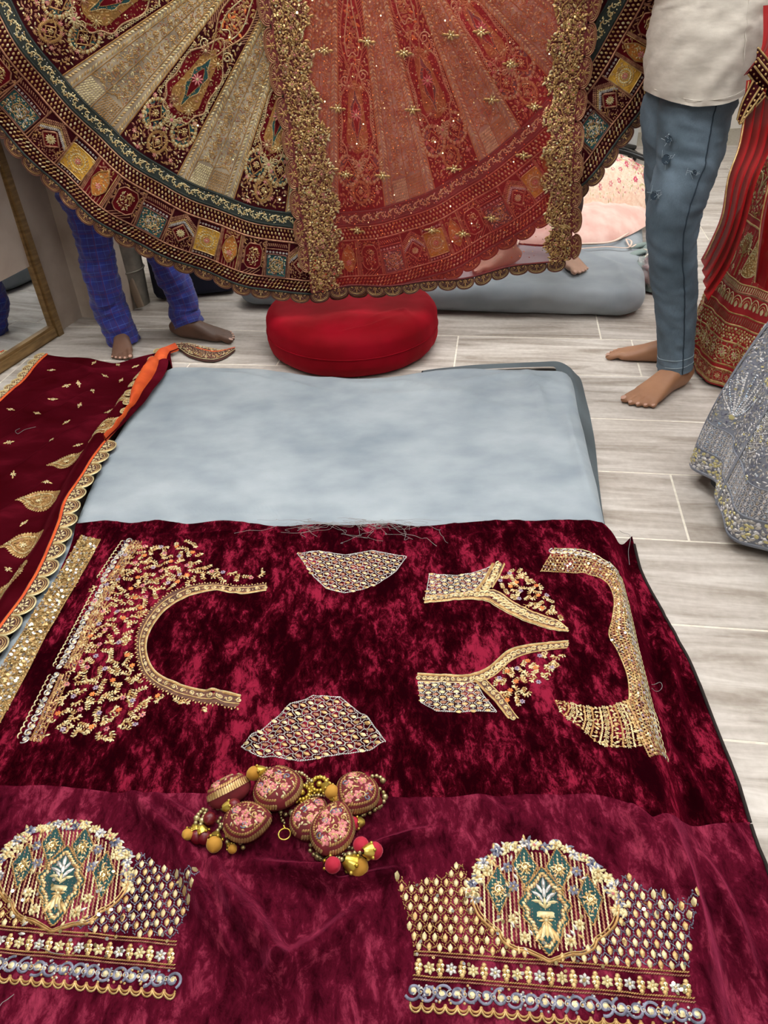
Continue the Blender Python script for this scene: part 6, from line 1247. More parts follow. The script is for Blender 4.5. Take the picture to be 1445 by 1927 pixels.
mb = MB(); P1, V1 = pants_leg(mb, C1, h1, np.array([.08, .098, .095, .088, .078, .070, .066, .060, .055, .054]), 3); P2, V2 = pants_leg(mb, C2, h2, np.array([.08, .09, .09, .085, .075, .068, .062, .056, .052]), 8)
loft(mb, np.array([(C1[0]+C2[0])/2-[0, 0, .05], (C1[0]+C2[0])/2+[.0, 0, .03], hip+[.01, 0, .01], hip+[.02, 0, .05]]), [.10, .12, .12, .10], [.10, .12, .10, .08], n=28, up=(0, 1, 0)); jeans = mb.build('jeans', M_DENIM, man, label='faded ripped blue denim jeans')
d0 = V1[45]-V1[45].mean(0); j = int(np.argmax(-d0[:, 1]*1.0-.0*d0[:, 0]+d0[:, 0]*.15)); mb = MB(); ribbon3(mb, V1, j, 3, 110, .004, .0016); mb.build('side_seam', M_SEAM, jeans)
mb = MB()
for i in (103, 106): loft(mb, np.vstack([V1[i], V1[i][:1]])*1.0+0*V1[i][:1], .0013, n=5, cap=False)
mb.build('hem_stitching', M_STITCH, jeans)
mb = MB(); loft(mb, np.array([V1[107].mean(0)+[0, 0, -.010], V1[107].mean(0)+[0, 0, .008]]), [.058, .058], [.053, .053], n=30, up=(0, 1, 0), cap=False); mb.build('hem_fold', M_DENIM, jeans)
for i, (x, y, r) in enumerate([(1286, 186, 9), (1258, 262, 8), (1253, 300, 11), (1306, 325, 6), (1231, 368, 10)]):
    p = ony(np.array([x, y], float), 2.3); V = V1.reshape(-1, 3); pr = np.array([x, y], float); dirn = ray(pr); dirn /= np.linalg.norm(dirn); o_ = V-np.array([0, 0, CAMH]); tt = o_@dirn; dist = np.linalg.norm(o_-tt[:, None]*dirn, axis=1); k = np.where(dist < .02)[0]; k = k[np.argmin(tt[k])] if len(k) else int(np.argmin(dist)); q = np.array([0, 0, CAMH])+dirn*(tt[k]-.004); mb = MB(); rr = r/720; X_ = np.array([1., 0, 0]); Z_ = np.array([0, .35, .94])
    th = np.linspace(0, 2*np.pi, 16); ring = q+rr*.75*(np.cos(th)[:, None]*X_+np.sin(th)[:, None]*Z_*1.1); mb.add(np.vstack([ring[:-1], ring.mean(0)]), np.array([(q_, (q_+1) % 15, 15) for q_ in range(15)]), 1); loft(mb, ring, .0010, n=5, cap=False, m=1)
    g = np.random.default_rng(i)
    for z in range(9): a = g.uniform(0, 6.28); s_ = q+rr*.7*(math.cos(a)*X_+math.sin(a)*Z_); loft(mb, np.array([s_, s_+g.normal(0, .006, 3)*[1, .3, 1], s_+g.normal(0, .010, 3)*[1, .3, 1]]), .0005, n=4)
    mb.build('frayed_rip', [M_FRAY, M_SEAM], jeans)
# black thread round the ankle
mb = MB(); c = C1[-1]-[0, 0, .030]; th = np.linspace(0, 2*np.pi, 30); ring = c+np.stack([.043*np.cos(th), .040*np.sin(th), .004*np.sin(th*2)-.0], -1); loft(mb, ring, .0028, n=6, cap=False); loft(mb, np.array([ring[15], ring[15]+[-.012, -.004, .002], ring[15]+[-.02, -.003, -.004]]), .0022, n=5); mb.build('ankle_thread', mat('black_cord', S('#16110f'), .8), man, label='black cord tied round the ankle')
# t-shirt
sp = []; 
rows = [(1322, 138, 101), (1323, 110, 103), (1328, 70, 103), (1334, 30, 99), (1340, 0, 96)]
C, h = legpx([(x, y, hf, 2.40) for x, y, hf in rows]); top = C[-1]; C = np.vstack([C, top+np.array([[lean[0]*.08, 0, .08], [lean[0]*.2, .01, .2], [lean[0]*.28, .01, .28], [lean[0]*.36, .01, .36], [lean[0]*.40, .01, .40]])]); h = np.r_[h, .19, .20, .20, .15, .075]; hdp = np.array([.172, .168, .155, .14, .13, .125, .13, .12, .10, .07])
P = resample(catmull(C, 10), n=70); t = np.linspace(0, 1, 70); w1 = np.interp(t, np.linspace(0, 1, len(h)), h); w2 = np.interp(t, np.linspace(0, 1, len(h)), hdp); th = np.linspace(0, 2*np.pi, 64, endpoint=False); T, H = np.meshgrid(th, t*8)
wob = 1+.075*(perlin(np.cos(T)*1.8, H*1.9+np.sin(T)*2.4+np.cos(T)*2.2, 5)+.6*perlin(np.cos(T)*3+H*1.2, H*3.6+np.sin(T)*3, 9)); mb = MB(); Vs = loft(mb, P, w1, w2, 0, 64, (0, 1, 0), False, wob)
dz = np.zeros_like(Vs); shirt = mb.build('t_shirt', M_SHIRT, man, label='oatmeal jersey t-shirt')
me = shirt.data; co = np.empty(len(me.vertices)*3); me.vertices.foreach_get('co', co); co = co.reshape(-1, 3); bot_ = 1-sstep(0, .12, co[:, 2]-P[0][2]); ang = (co[:, 0]-P[0][0])/.19; co[:, 2] += bot_*(-.050*(1-ang**2)+.012*ang**2); me.vertices.foreach_set('co', co.ravel()); me.update()
mb = MB(); ring = co[:64]+[0, 0, .014]; loft(mb, np.vstack([ring, ring[:1]])+0.0, .0012, n=5, cap=False); mb.build('hem_stitching', M_SHIRT, shirt)
d0 = Vs[10]-Vs[10].mean(0); j = int(np.argmax(-d0[:, 1]+.35*d0[:, 0])); mb = MB(); ribbon3(mb, Vs, j, 4, 50, .003, .0012); mb.build('side_seam', M_SHIRT, shirt)
for a in ((neck[0]-.08, 2.30, neck[2]-.05, neck[0]-.22, 2.35, neck[2]-.14), (neck[0]-.02, 2.54, neck[2]-.05, neck[0]-.15, 2.59, neck[2]-.13)): mb = MB(); loft(mb, np.array([a[:3], a[3:]]), [.085, .075], n=20, up=(0, 1, .2)); mb.build('sleeve', M_SHIRT, shirt)

# ---- man in blue check trousers, left, behind the skirt
la = [(128, 250, 60, 2.93), (140, 320, 50, 2.92), (165, 400, 42, 2.90), (182, 480, 34, 2.88), (193, 530, 32, 2.86), (206, 575, 31, 2.86), (222, 612, 32, 2.84), (236, 646, 28, 2.83)]
lb = [(205, 250, 60, 2.97), (240, 340, 52, 2.96), (285, 430, 42, 2.95), (315, 500, 31, 2.93), (334, 540, 29, 2.92), (345, 570, 28, 2.91), (347, 588, 26, 2.90), (356, 612, 29, 2.88)]
C1, h1 = legpx(la); C2, h2 = legpx(lb); mid = (C1[0]+C2[0])/2; hip = np.array([mid[0], 2.95, mid[2]+.06]); neck = hip+[.05, -.02, .52]; hd = neck+[.02, -.03, .17]
man2 = person('person', 'barefoot person in blue checked trousers standing behind the fanned skirt', [C1[[0, 3, 6]], C2[[0, 3, 6]]], [((-1.000, 2.875), (-.945, 2.655), 1), ((-.800, 2.880), (-.540, 2.805), -1)], 0.0, hip, neck, hd, (.6, -.8),
              [((neck[0]-.15, 2.93, neck[2]-.05), (neck[0]-.12, 2.78, neck[2]-.22), (-.75, 2.66, 1.25), (.3, -.6, .4), (.2, -.5, -1)), ((neck[0]+.17, 2.93, neck[2]-.05), (neck[0]+.25, 2.78, neck[2]-.16), (-.30, 2.66, 1.40), (.8, -.3, .2), (.2, -.5, -1))], M_SKIN2, None, None, None, None, None, None)
def uvleg(o, Vl):
    me = o.data; uvl = me.uv_layers.new(name='UVMap'); lv = np.empty(len(me.loops), np.int32); me.loops.foreach_get('vertex_index', lv); uv = np.zeros((len(me.vertices), 2)); base = 0
    for V in Vl:
        k, n, _ = V.shape; cum = np.r_[0, np.cumsum(np.linalg.norm(np.diff(V.mean(1), axis=0), axis=1))]; uv[base:base+k*n, 1] = np.repeat(cum, n); uv[base:base+k*n, 0] = np.tile(np.linspace(0, 1, n, endpoint=False)*.416, k); base += k*n+2*(n+1)
    uvl.data.foreach_set('uv', uv[lv].astype(np.float32).ravel())
mb = MB(); P1, V1 = pants_leg(mb, C1, h1, np.array([.115, .10, .085, .072, .066, .064, .064, .056]), 13, amp=.18); P2, V2 = pants_leg(mb, C2, h2, np.array([.115, .10, .085, .072, .068, .066, .062, .066]), 17, amp=.18)
loft(mb, np.array([hip-[0, 0, .14], hip-[0, 0, .03], hip+[0, 0, .06]]), [.15, .17, .15], [.11, .12, .10], n=28, up=(0, 1, 0)); o = mb.build('checked_trousers', M_PLAID, man2, label='blue cotton trousers with a fine check'); uvleg(o, [V1, V2])
mb = MB(); loft(mb, hip+np.array([[0, 0, -.10], [0, 0, .05], [.02, 0, .25], [.04, -.01, .42], [.05, -.02, .50]]), [.18, .175, .19, .20, .10], [.12, .12, .13, .12, .08], n=30, up=(0, 1, 0)); mb.build('shirt', M_KURTA, man2)

# ---- person standing on the back mattress behind the veil
BZ = BT+.004
def onb(p): return onz(np.array(p, float), BZ)[:2]
tA, hA, tB, hB = onb((884, 514)), onb((958, 497)), onb((1096, 519)), onb((1040, 478)); hA = tA+(hA-tA)/np.linalg.norm(hA-tA)*.245; hB = tB+(hB-tB)/np.linalg.norm(hB-tB)*.245
hipc = np.array([(hA[0]+hB[0])/2+.02, (hA[1]+hB[1])/2+.03, BZ+.86]); neck = hipc+[0, -.03, .50]; hd = neck+[0, -.03, .17]
lA = np.array([hipc+[-.10, 0, -.05], [(hipc[0]+hA[0])/2-.03, hA[1]-.02, BZ+.48], [hA[0]-.045, hA[1]+.00, BZ+.17]]); lB = np.array([hipc+[.10, 0, -.05], [(hipc[0]+hB[0])/2+.05, hB[1]-.02, BZ+.48], [hB[0]+.02, hB[1]-.02, BZ+.17]])
man3 = person('person', 'person standing barefoot on the back mattress behind the red veil', [lA, lB], [(hA, tA, 1), (hB, tB, -1)], BZ, hipc, neck, hd, (-.1, -1), [((neck[0]-.17, neck[1], neck[2]-.05), (neck[0]-.30, neck[1]-.16, neck[2]-.10), (.20, 2.70, 1.42), (-.4, -.6, .4), (.2, -.5, -1)), ((neck[0]+.17, neck[1], neck[2]-.05), (neck[0]+.25, neck[1]-.2, neck[2]-.14), (.45, 2.72, 1.40), (-.3, -.6, .3), (.2, -.5, -1))], M_SKIN3, None, None, None, None, None, None, .006)
mb = MB(); pants_leg(mb, lA+np.array([[0, 0, 0], [0, 0, 0], [0, 0, -.02]]), np.array([.10, .075, .056]), np.array([.11, .08, .056]), 23); pants_leg(mb, lB+np.array([[0, 0, 0], [0, 0, 0], [0, 0, -.02]]), np.array([.10, .075, .056]), np.array([.11, .08, .056]), 27); loft(mb, np.array([hipc-[0, 0, .16], hipc-[0, 0, .02], hipc+[0, 0, .08]]), [.16, .175, .15], [.12, .12, .10], n=28, up=(0, 1, 0)); mb.build('trousers', M_TROU, man3)
mb = MB(); loft(mb, hipc+np.array([[0, 0, -.10], [0, 0, .05], [0, -.01, .25], [0, -.02, .42], [0, -.03, .49]]), [.18, .175, .19, .20, .10], [.12, .12, .13, .12, .08], n=30, up=(0, 1, 0)); mb.build('shirt', M_TROU, man3)
# ================================================================ things at the back left
M_STEEL = mat('dull_steel', S('#76726a'), .45, .6, S('#8f8a80'), 20); M_STICK = mat('weathered_wood', S('#7d6c5a'), .8, 0, S('#93826e'), 20, stretch=(1, 1, .1)); M_NAVY = mat('dark_navy_cloth', S('#0d1020'), .9, 0, S('#141830'), 10)
p = onz(np.array([243., 584]))
bin_ = thing('metal_bin', 'dull metal bin behind the blue trousers', 'bin', (p[0], p[1]+.08, 0)); c = np.array([p[0], p[1]+.08, 0])
mb = MB(); z = np.linspace(0, .30, 12); loft(mb, np.c_[np.full(12, c[0]), np.full(12, c[1]), z], .070+.03*z, n=36, up=(0, 1, 0)); mb.build('body', M_STEEL, bin_)
mb = MB()
for z_ in (.155, .30): th = np.linspace(0, 2*np.pi, 40); loft(mb, np.stack([c[0]+(.072+.03*z_)*np.cos(th), c[1]+(.072+.03*z_)*np.sin(th), np.full(40, z_)], -1), .004, n=6, cap=False)
mb.build('rim', M_STEEL, bin_)
a = onz(np.array([266., 583])); b = ony(np.array([222., 470.]), a[1]+.05); mb = MB(); d = b-a; loft(mb, a+np.array([0, 0, .012])+np.linspace(0, 1.6, 12)[:, None]*d, .016, .010, n=12, up=(0, 1, 0), power=3); tag(mb.build('wooden_stick', M_STICK), 'weathered wooden stick leaning behind the metal bin', 'stick')
p0 = onz(np.array([275., 580])); q0 = onz(np.array([345., 572])); cc_ = (p0+q0)/2; t = thing('storage_trunk', 'dark navy cloth-covered trunk standing behind the checked trousers', 'trunk', (cc_[0]+.1, cc_[1]+.25, 0)); mb = MB(); ang = math.atan2(q0[1]-p0[1], q0[0]-p0[0]); box(mb, (cc_[0]+.09, cc_[1]+.27, .30), (.36, .42, .58), rot=rotz(ang), bevel=.03); mb.build('body', M_NAVY, t); mb = MB(); box(mb, (cc_[0]+.09, cc_[1]+.27, .61), (.38, .44, .06), rot=rotz(ang), bevel=.02); mb.build('lid', M_NAVY, t)
# ================================================================ things at the back right
M_BLK = mat('black_plastic', S('#101012'), .35, 0, S('#18181a'), 30); M_CAB = mat('pale_grey_laminate', S('#c3c5c4'), .4); M_CABW = mat('white_laminate', S('#e2e2df'), .4)
ch = thing('office_chair', 'black office chair on castors behind the peach clothes', 'chair', (1.48, 5.25, 0)); hub = np.array([1.48, 5.25, .13])
A1 = onz(np.array([1215., 328.])); A1[2] = .03
for k in range(5):
    a = math.atan2(A1[1]-hub[1], A1[0]-hub[0])+k*2*math.pi/5; L = .31; e = hub+np.array([math.cos(a)*L, math.sin(a)*L, -.045]); P = catmull(np.array([hub, hub+np.array([math.cos(a)*L*.5, math.sin(a)*L*.5, -.012]), e]), 6); mb = MB(); loft(mb, P, np.interp(np.linspace(0, 1, len(P)), [0, 1], [.034, .022]), np.interp(np.linspace(0, 1, len(P)), [0, 1], [.022, .013]), n=14, power=3); mb.build('base_arm', M_BLK, ch)
    mb = MB(); w_ = e+np.array([0, 0, -.054]); sd = np.array([-math.sin(a+.5), math.cos(a+.5), 0])
    for s in (-1, 1): loft(mb, np.array([w_+sd*s*.006, w_+sd*s*.012, w_+sd*s*.022, w_+sd*s*.027]), [.026, .030, .030, .024], n=24)
    loft(mb, np.array([e, e+[0, 0, -.03]]), .009, n=10, up=(1, 0, 0)); box(mb, w_+[0, 0, .018], (.03, .02, .03), rot=rotz(a)); mb.build('castor', M_BLK, ch)
mb = MB(); loft(mb, np.array([hub-[0, 0, .02], hub+[0, 0, .03], hub+[0, 0, .031], hub+[0, 0, .32]]), [.045, .045, .025, .022], n=18, up=(1, 0, 0)); mb.build('gas_column', M_BLK, ch)
def slab(c, w_, d_, h_, r=.04): m_ = MB(); o_ = rrect((c[0]-w_/2, c[1]-d_/2), (c[0]+w_/2, c[1]-d_/2), (c[0]+w_/2, c[1]+d_/2), (c[0]-w_/2, c[1]+d_/2), .08, 80); cushion(m_, o_, c[2], c[2]+h_, r, None, 10); return m_
slab((hub[0], hub[1], .44), .48, .46, .08).build('seat', M_BLK, ch); mb = slab((0, 0, 0), .44, .50, .06); V = np.vstack(mb.V); V = np.stack([V[:, 0]+hub[0], V[:, 2]+hub[1]+.22, V[:, 1]+.82], -1); mb.V = [V]; mb.build('backrest', M_BLK, ch); mb = MB(); loft(mb, np.array([hub+[0, .1, .30], hub+[0, .27, .34], hub+[0, .29, .6]]), .022, n=10, up=(1, 0, 0)); mb.build('back_bar', M_BLK, ch)
cb = thing('drawer_cabinet', 'pale grey drawer cabinet with a white top at the back of the shop', 'cabinet', (1.70, 5.95, 0)); mb = MB(); box(mb, (1.60, 5.95, .33), (.50, .46, .64), bevel=.006); mb.build('body', M_CAB, cb, smooth=False)
for k in range(3):
    mb = MB(); box(mb, (1.60, 5.715, .13+.21*k), (.47, .016, .195), bevel=.004); dr = mb.build('drawer', M_CAB, cb, smooth=False); mb = MB(); box(mb, (1.60, 5.700, .19+.21*k), (.12, .016, .012), bevel=.004); mb.build('handle', M_BLK, dr, smooth=False)
mb = MB(); box(mb, (1.60, 5.94, .665), (.56, .52, .03), bevel=.006); mb.build('top', M_CABW, cb, smooth=False)

# ---- heap of peach clothes on the back mattress
def heap(mb, outline, H, base, seed, m=0, folds=14, amp=.02, n=70, ringsn=26):
    P = resample(catmull(outline, 8, True), n=n+1, closed=True); c = P.mean(0); g = np.random.default_rng(seed); t = np.linspace(0, 1, ringsn)[:, None]
    X = P[:, 0]*t+c[0]*(1-t); Y = P[:, 1]*t+c[1]*(1-t); Z = base+H*(1-t**2.2)**.8+amp*(fbm(X*9, Y*9, 3, seed)+.6*np.abs(perlin(X*16+Y*6, Y*14, seed+4)))*(1-t**4); Z = np.maximum(Z, base+.003*(1-t)); grid(mb, X, Y, Z, m, closed=True); return lambda a, b: None
def heapH(outline, H, base, seed, amp=.02):
    P = np.asarray(catmull(outline, 8, True)); c = P.mean(0); ang = np.arctan2(P[:, 1]-c[1], P[:, 0]-c[0]); rad = np.hypot(P[:, 0]-c[0], P[:, 1]-c[1]); o_ = np.argsort(ang); ang, rad = ang[o_], rad[o_]
    def f(x, y):
        r = np.hypot(x-c[0], y-c[1]); R_m = np.interp(np.arctan2(y-c[1], x-c[0]), np.r_[ang-2*np.pi, ang, ang+2*np.pi], np.r_[rad, rad, rad]); t = np.clip(r/R_m, 0, 1)
        return base+H*(1-t**2.2)**.8+amp*(fbm(x*9, y*9, 3, seed)+.6*np.abs(perlin(x*16+y*6, y*14, seed+4)))*(1-t**4)
    return f
M_PEACH = mat('peach_net', S('#e0b0a4'), .8, 0, S('#efcdc2'), 12, sheen=.3, bump=.3, bscale=60); M_PEACHE = mat('peach_embroidered_net', S('#e6c4ab'), .8, 0, S('#f2dcc8'), 70, bump=.5, bscale=220); M_SAGE = mat('sage_satin', S('#6d7d79'), .45, 0, S('#829390'), 8, sheen=.3); M_PINKR = mat('hot_pink_trim', S('#c4375c'), .6); M_CREAM = mat('cream_ribbon', S('#dcc3b4'), .7)
ob = lambda L, z: onz(np.array(L, float), z)[:, :2]
PB = BT+.006
g1o = np.array([(.58, 3.52), (.80, 3.41), (1.06, 3.43), (1.25, 3.60), (1.36, 3.78), (1.15, 3.80), (.85, 3.80), (.60, 3.74)])
t = thing('peach_veil', 'crumpled plain peach net veil heaped on the back mattress', 'clothes', (*g1o.mean(0), PB)); mb = MB(); heap(mb, g1o, .10, PB, 3, amp=.022); mb.build('net', M_PEACH, t)
L = ob([(1035, 462), (1100, 462), (1155, 457), (1195, 430), (1222, 405)], PB); P = catmull(L, 8); mb = MB(); loft(mb, np.c_[P, np.full(len(P), PB+.008)], .006, .004, n=6); mb.build('cream_edging', M_CREAM, t)
g2o = np.array([(.80, 3.84), (1.15, 3.82), (1.42, 3.90), (1.48, 4.12), (1.30, 4.27), (1.05, 4.27), (.82, 4.12)])
t = thing('peach_lehenga', 'peach lehenga covered in cream and pink embroidery lying behind the plain veil', 'clothes', (*g2o.mean(0), PB)); mb = MB(); heap(mb, g2o, .22, PB, 7, amp=.022); mb.build('skirt', M_PEACHE, t); Hp = heapH(g2o, .22, PB, 7, .022); GP = lambda a, b, h: np.stack([a, b, Hp(a, b)+h], -1); inn = (g2o-g2o.mean(0))*.93+g2o.mean(0)
PM = EMB+[M_CREAM, M_PINKR]; mb = MB(); leafy(mb, GP, inn, .012, [16, gP, 16, gPk, gP], 1.2, .5, .004, .001, seed=2); X, Y = scatter(inn, .05, .3, .02, 4); flower(mb, GP, X, Y, .012, 6, np.where(np.arange(len(X)) % 3 == 0, 17, gPk), 16, 0, .005, .003, 1.0)
for q in range(7): c_ = inn[q % len(inn)]*.4+inn.mean(0)*.6; ribbon(mb, GP, spiral(c_[0], c_[1], .05, 1.3, q), .006, .004, .002, 16)
mb.build('embroidery', PM, t, kind='stuff')
sgo = ob([(1185, 472), (1205, 446), (1235, 438), (1262, 470), (1262, 505), (1240, 512), (1215, 505), (1198, 490)], .10); t = thing('sage_cloth', 'folded sage green satin cloth slipping off the back mattress corner', 'clothes', (*sgo.mean(0), 0)); mb = MB(); P = np.vstack([sgo]); heap(mb, sgo, .11, .012, 21, amp=.030); mb.build('satin', M_SAGE, t)
for k_, (L, w_) in enumerate([([(1168, 472), (1195, 470), (1230, 455)], .010), ([(1175, 488), (1205, 480), (1245, 468)], .012), ([(1200, 505), (1215, 492), (1248, 490)], .012)]): P = catmull(ob(L, .10), 6); mb = MB(); loft(mb, np.c_[P, .085+.02*np.sin(np.linspace(0, 3.1, len(P)))+.01], w_*1.6, w_*.8, n=10); mb.build('fold', M_SAGE, t)
L = catmull(ob([(1090, 470), (1140, 466), (1180, 468), (1188, 456), (1178, 452), (1186, 466), (1196, 462)], BT+.01), 6); mb = MB(); loft(mb, np.c_[L, np.full(len(L), BT+.014)], .004, .0015, n=6); tag(mb.build('drawstring', M_CREAM), 'pale pink drawstring tied in a loose bow on the back mattress', 'string')
L = catmull(ob([(972, 462), (985, 440), (1000, 432), (1014, 424)], BT+.01), 6); mb = MB(); loft(mb, np.c_[L, np.full(len(L), BT+.014)], .006, .002, n=6); tag(mb.build('drawstring', M_CREAM), 'pale pink ribbon tail lying beside the bare foot on the mattress', 'string')
# ---- clear plastic bag with pink cloth beside the mattress
pbc = onz(np.array([1228., 556.])); t = thing('plastic_bag', 'small knotted clear plastic bag with pink cloth inside beside the mattress', 'bag', (pbc[0], pbc[1]+.07, 0)); c = np.array([pbc[0]+.01, pbc[1]+.07, .075])
M_PLAS = bpy.data.materials.new('clear_plastic'); M_PLAS.use_nodes = True; b_ = M_PLAS.node_tree.nodes['Principled BSDF']; b_.inputs['Base Color'].default_value = (.95, .95, .95, 1); b_.inputs['Roughness'].default_value = .08; b_.inputs['Alpha'].default_value = .28
def blob(c, r, seed, amp, n=40): V = np.array([(math.sin(a)*math.cos(b), math.sin(a)*math.sin(b), math.cos(a)) for a in np.linspace(.02, math.pi-.02, n) for b in np.linspace(0, 2*np.pi, n, endpoint=False)]); k = 1+amp*(fbm(V[:, 0]*3+V[:, 2]*2, V[:, 1]*3, 3, seed)); P = c+V*k[:, None]*np.array(r); P[:, 2] = np.maximum(P[:, 2], .004); m_ = MB(); m_.add(P, gridfaces(n, n, True)); return m_
blob(c, (.060, .055, .058), 5, .35).build('pink_cloth', mat('dusty_pink_cloth', S('#8d6068'), .8, 0, S('#b98d92'), 20), t); blob(c, (.072, .066, .070), 9, .45).build('film', M_PLAS, t); mb = MB(); g = np.random.default_rng(2)
for k_ in range(9): a = g.uniform(0, 6.28); loft(mb, np.array([c+[0, 0, .06], c+[.03*math.cos(a), .03*math.sin(a), .085], c+[.055*math.cos(a), .045*math.sin(a), .085+g.uniform(-.02, .02)]]), [.006, .010, .004], [.002, .003, .001], n=6)
mb.build('knotted_ears', mat('cream_plastic', S('#d9d4c2'), .3), t)

# ================================================================ red lehenga and its veil on the right
class Cone:
    def __init__(s, c, r0, z0, r1, z1, amp, nf, seed, hemw=0.0, pw=1.0): s.pw = pw; s.c, s.r0, s.z0, s.r1, s.z1, s.amp, s.nf, s.seed, s.hemw = np.array(c), r0, z0, r1, z1, amp, nf, seed, hemw; s.L = math.hypot(r0-r1, z1-z0)
    def __call__(s, a, b, h):   # a: angle in "metres at the hem" (a = phi*r0), b: distance up from the hem
        phi = a/s.r0; t = np.clip(b/s.L, -.05, 1.1); r = s.r0+(s.r1-s.r0)*np.sign(t)*np.abs(t)**s.pw; fl = s.amp*(1-t*.6)*(np.sin(phi*s.nf+s.seed)+.5*np.sin(phi*round(s.nf*1.9)+s.seed*2+t*2)); z = s.z0+(s.z1-s.z0)*t+s.hemw*(1-t)**4*np.sin(phi*round(s.nf*.5)+s.seed)
        r = r+fl+h*.8; return np.stack([s.c[0]+r*np.cos(phi), s.c[1]+r*np.sin(phi), z+h*.5], -1)
def cone_cloth(mb, S_, p0, p1, n=160, k=70, m=0, b0=0, b1=None, h=0.0):
    A, B = np.meshgrid(np.linspace(p0, p1, n)*S_.r0, np.linspace(b0, b1 or S_.L, k), indexing='ij'); mb.add(S_(A, B, np.full(A.shape, h)).reshape(-1, 3), gridfaces(*A.shape), m)
CRED = Cone((1.432, 2.40), .352, .012, .16, 1.02, .007, 13, 1.0, 0.0, 1.3); M_REDL = mat('bridal_red_silk', S('#8d0812'), .6, 0, S('#a30d18'), 10, sheen=.4, sheen_tint=S('#ff5060')); RM = EMB+[M_REDL]; kRd = 16
rl = thing('red_lehenga', 'red bridal lehenga with dense gold figured bands standing on the floor', 'skirt', (1.432, 2.40, 0)); mb = MB(); cone_cloth(mb, CRED, -math.pi, math.pi, 260, 60); mb.build('skirt', M_REDL, rl)
mb = MB(); loft(mb, np.array([(1.432, 2.40, 1.0), (1.432, 2.40, 1.06)]), .165, n=40, up=(1, 0, 0)); mb.build('waistband', DRED, rl)
P0, P1_ = R_(140), R_(320); ar = lambda b, p0=P0, p1=P1_, n=120: np.stack([np.linspace(p0, p1, n)*CRED.r0, np.full(n, b)], -1)
rect = lambda b0, b1: np.vstack([ar(b0), ar(b1)[::-1]])
mb = MB()
for b, w_, m_ in ((.010, .010, gG), (.058, .006, gG), (.075, .006, gA), (.15, .006, gG), (.205, .006, gG), (.24, .005, gA), (.305, .008, gC), (.33, .005, gG), (.49, .006, gG), (.51, .004, gA)): ribbon(mb, CRED, ar(b), w_, .003, .001, m_)
for p in np.arange(P0, P1_, .085): a = p*CRED.r0; polyfill(mb, CRED, circle(a, .034, .016, 16), .0015, kRd, .01, False); ribbon(mb, CRED, circle(a, .034, .0165, 18), .003, .002, .001, gC, True); flower(mb, CRED, [a], [.034], .010, 7, gP, gG, 0, .003, .001)
leafy(mb, CRED, rect(.014, .055), .0085, [gA, gG, gA], 1.2, .6, .002, .0005, seed=1); mb.build('roundel_band', RM, rl); mb = MB(); leafy(mb, CRED, rect(.08, .148), .0095, [gG, gP, gC, gA], 1.2, .5, .003, .001, seed=3)
for p in np.arange(P0, P1_, .12): flower(mb, CRED, [p*CRED.r0], [.113], .016, 8, gP, gPk, 0, .003, .002); ribbon(mb, CRED, circle(p*CRED.r0, .113, .022, 18), .003, .002, .002, gG, True)
X, Y = scatter(rect(.155, .20), .011, .15, 0, 3); stamp(mb, CRED, T_BEAD, X, Y, 0, .009, .009, .004, .001, rng.choice([gP, gG, gA], len(X))); mb.build('floral_band', RM, rl); mb = MB()
for p in np.arange(P0, P1_, .095):
    a = p*CRED.r0; t_ = np.linspace(0, np.pi, 12); ribbon(mb, CRED, np.stack([a+.019*np.cos(t_), .262+.034*np.sin(t_)], -1), .0035, .0025, .001, gP); ribbon(mb, CRED, np.stack([a+.013*np.cos(t_), .262+.024*np.sin(t_)], -1), .0025, .002, .001, gG); stamp(mb, CRED, T_LEAF, [a], [.270], 1.57, .022, .012, .003, .001, gP)
rope(mb, CRED, ar(.222), .022, .0035, .0085, 1.4, .002, .001, gC, T_BAR); rope(mb, CRED, ar(.318), .016, .004, .008, 1.4, .002, .001, gP, T_BAR); mb.build('arcade_band', RM, rl, kind='stuff')
# figured frieze: trees, peacocks, columns
for k, p in enumerate(np.arange(P0+.05, P1_, .20)):
    a = p*CRED.r0; mb = MB()
    for s in (-.046, .046): rope(mb, CRED, np.array([(a+s, .335), (a+s, .485)]), .006, .004, .006, .4, .003, .001, gC)
    if k % 2 == 0:
        ribbon(mb, CRED, np.array([(a, .338), (a+.002, .38), (a, .42)]), .006, .003, .001, gG)
        for an in np.linspace(.3, 2.84, 7): e = np.array([a+.034*math.cos(an), .415+.045*math.sin(an)]); ribbon(mb, CRED, np.array([(a, .405), tuple(e)]), .003, .002, .001, gG); flower(mb, CRED, [e[0]], [e[1]], .012, 6, gP, gG, an, .003, .001)
        leafy(mb, CRED, circle(a, .43, .034, 20), .010, [gP, gG, gA], 1.2, .5, .003, .001, seed=k); flower(mb, CRED, [a-.026, a+.028], [.358, .356], .010, 7, gP, gG, 0, .003, .001); nm = 'tree_motif'
    else:
        o_ = catmull(np.array([(a-.028, .36), (a+.005, .352), (a+.028, .375), (a+.018, .40), (a+.004, .415), (a+.002, .44), (a+.012, .455), (a+.004, .468), (a-.008, .462), (a-.012, .43), (a-.022, .395)]), 5, True); polyfill(mb, CRED, o_, .002, gA, .01, False); leafy(mb, CRED, o_, .008, [gG, gP], 1.2, .5, .003, .002, seed=k); ribbon(mb, CRED, o_, .003, .003, .002, gP, True); ribbon(mb, CRED, spiral(a-.026, .42, .016, 1.2, k), .004, .003, .001, gG); nm = 'peacock_motif'
    mb.build(nm, RM, rl)
mb = MB(); leafy(mb, CRED, rect(.515, .95), .0135, [gG, gA, gP, gC], 1.2, .5, .003, .001, seed=8)
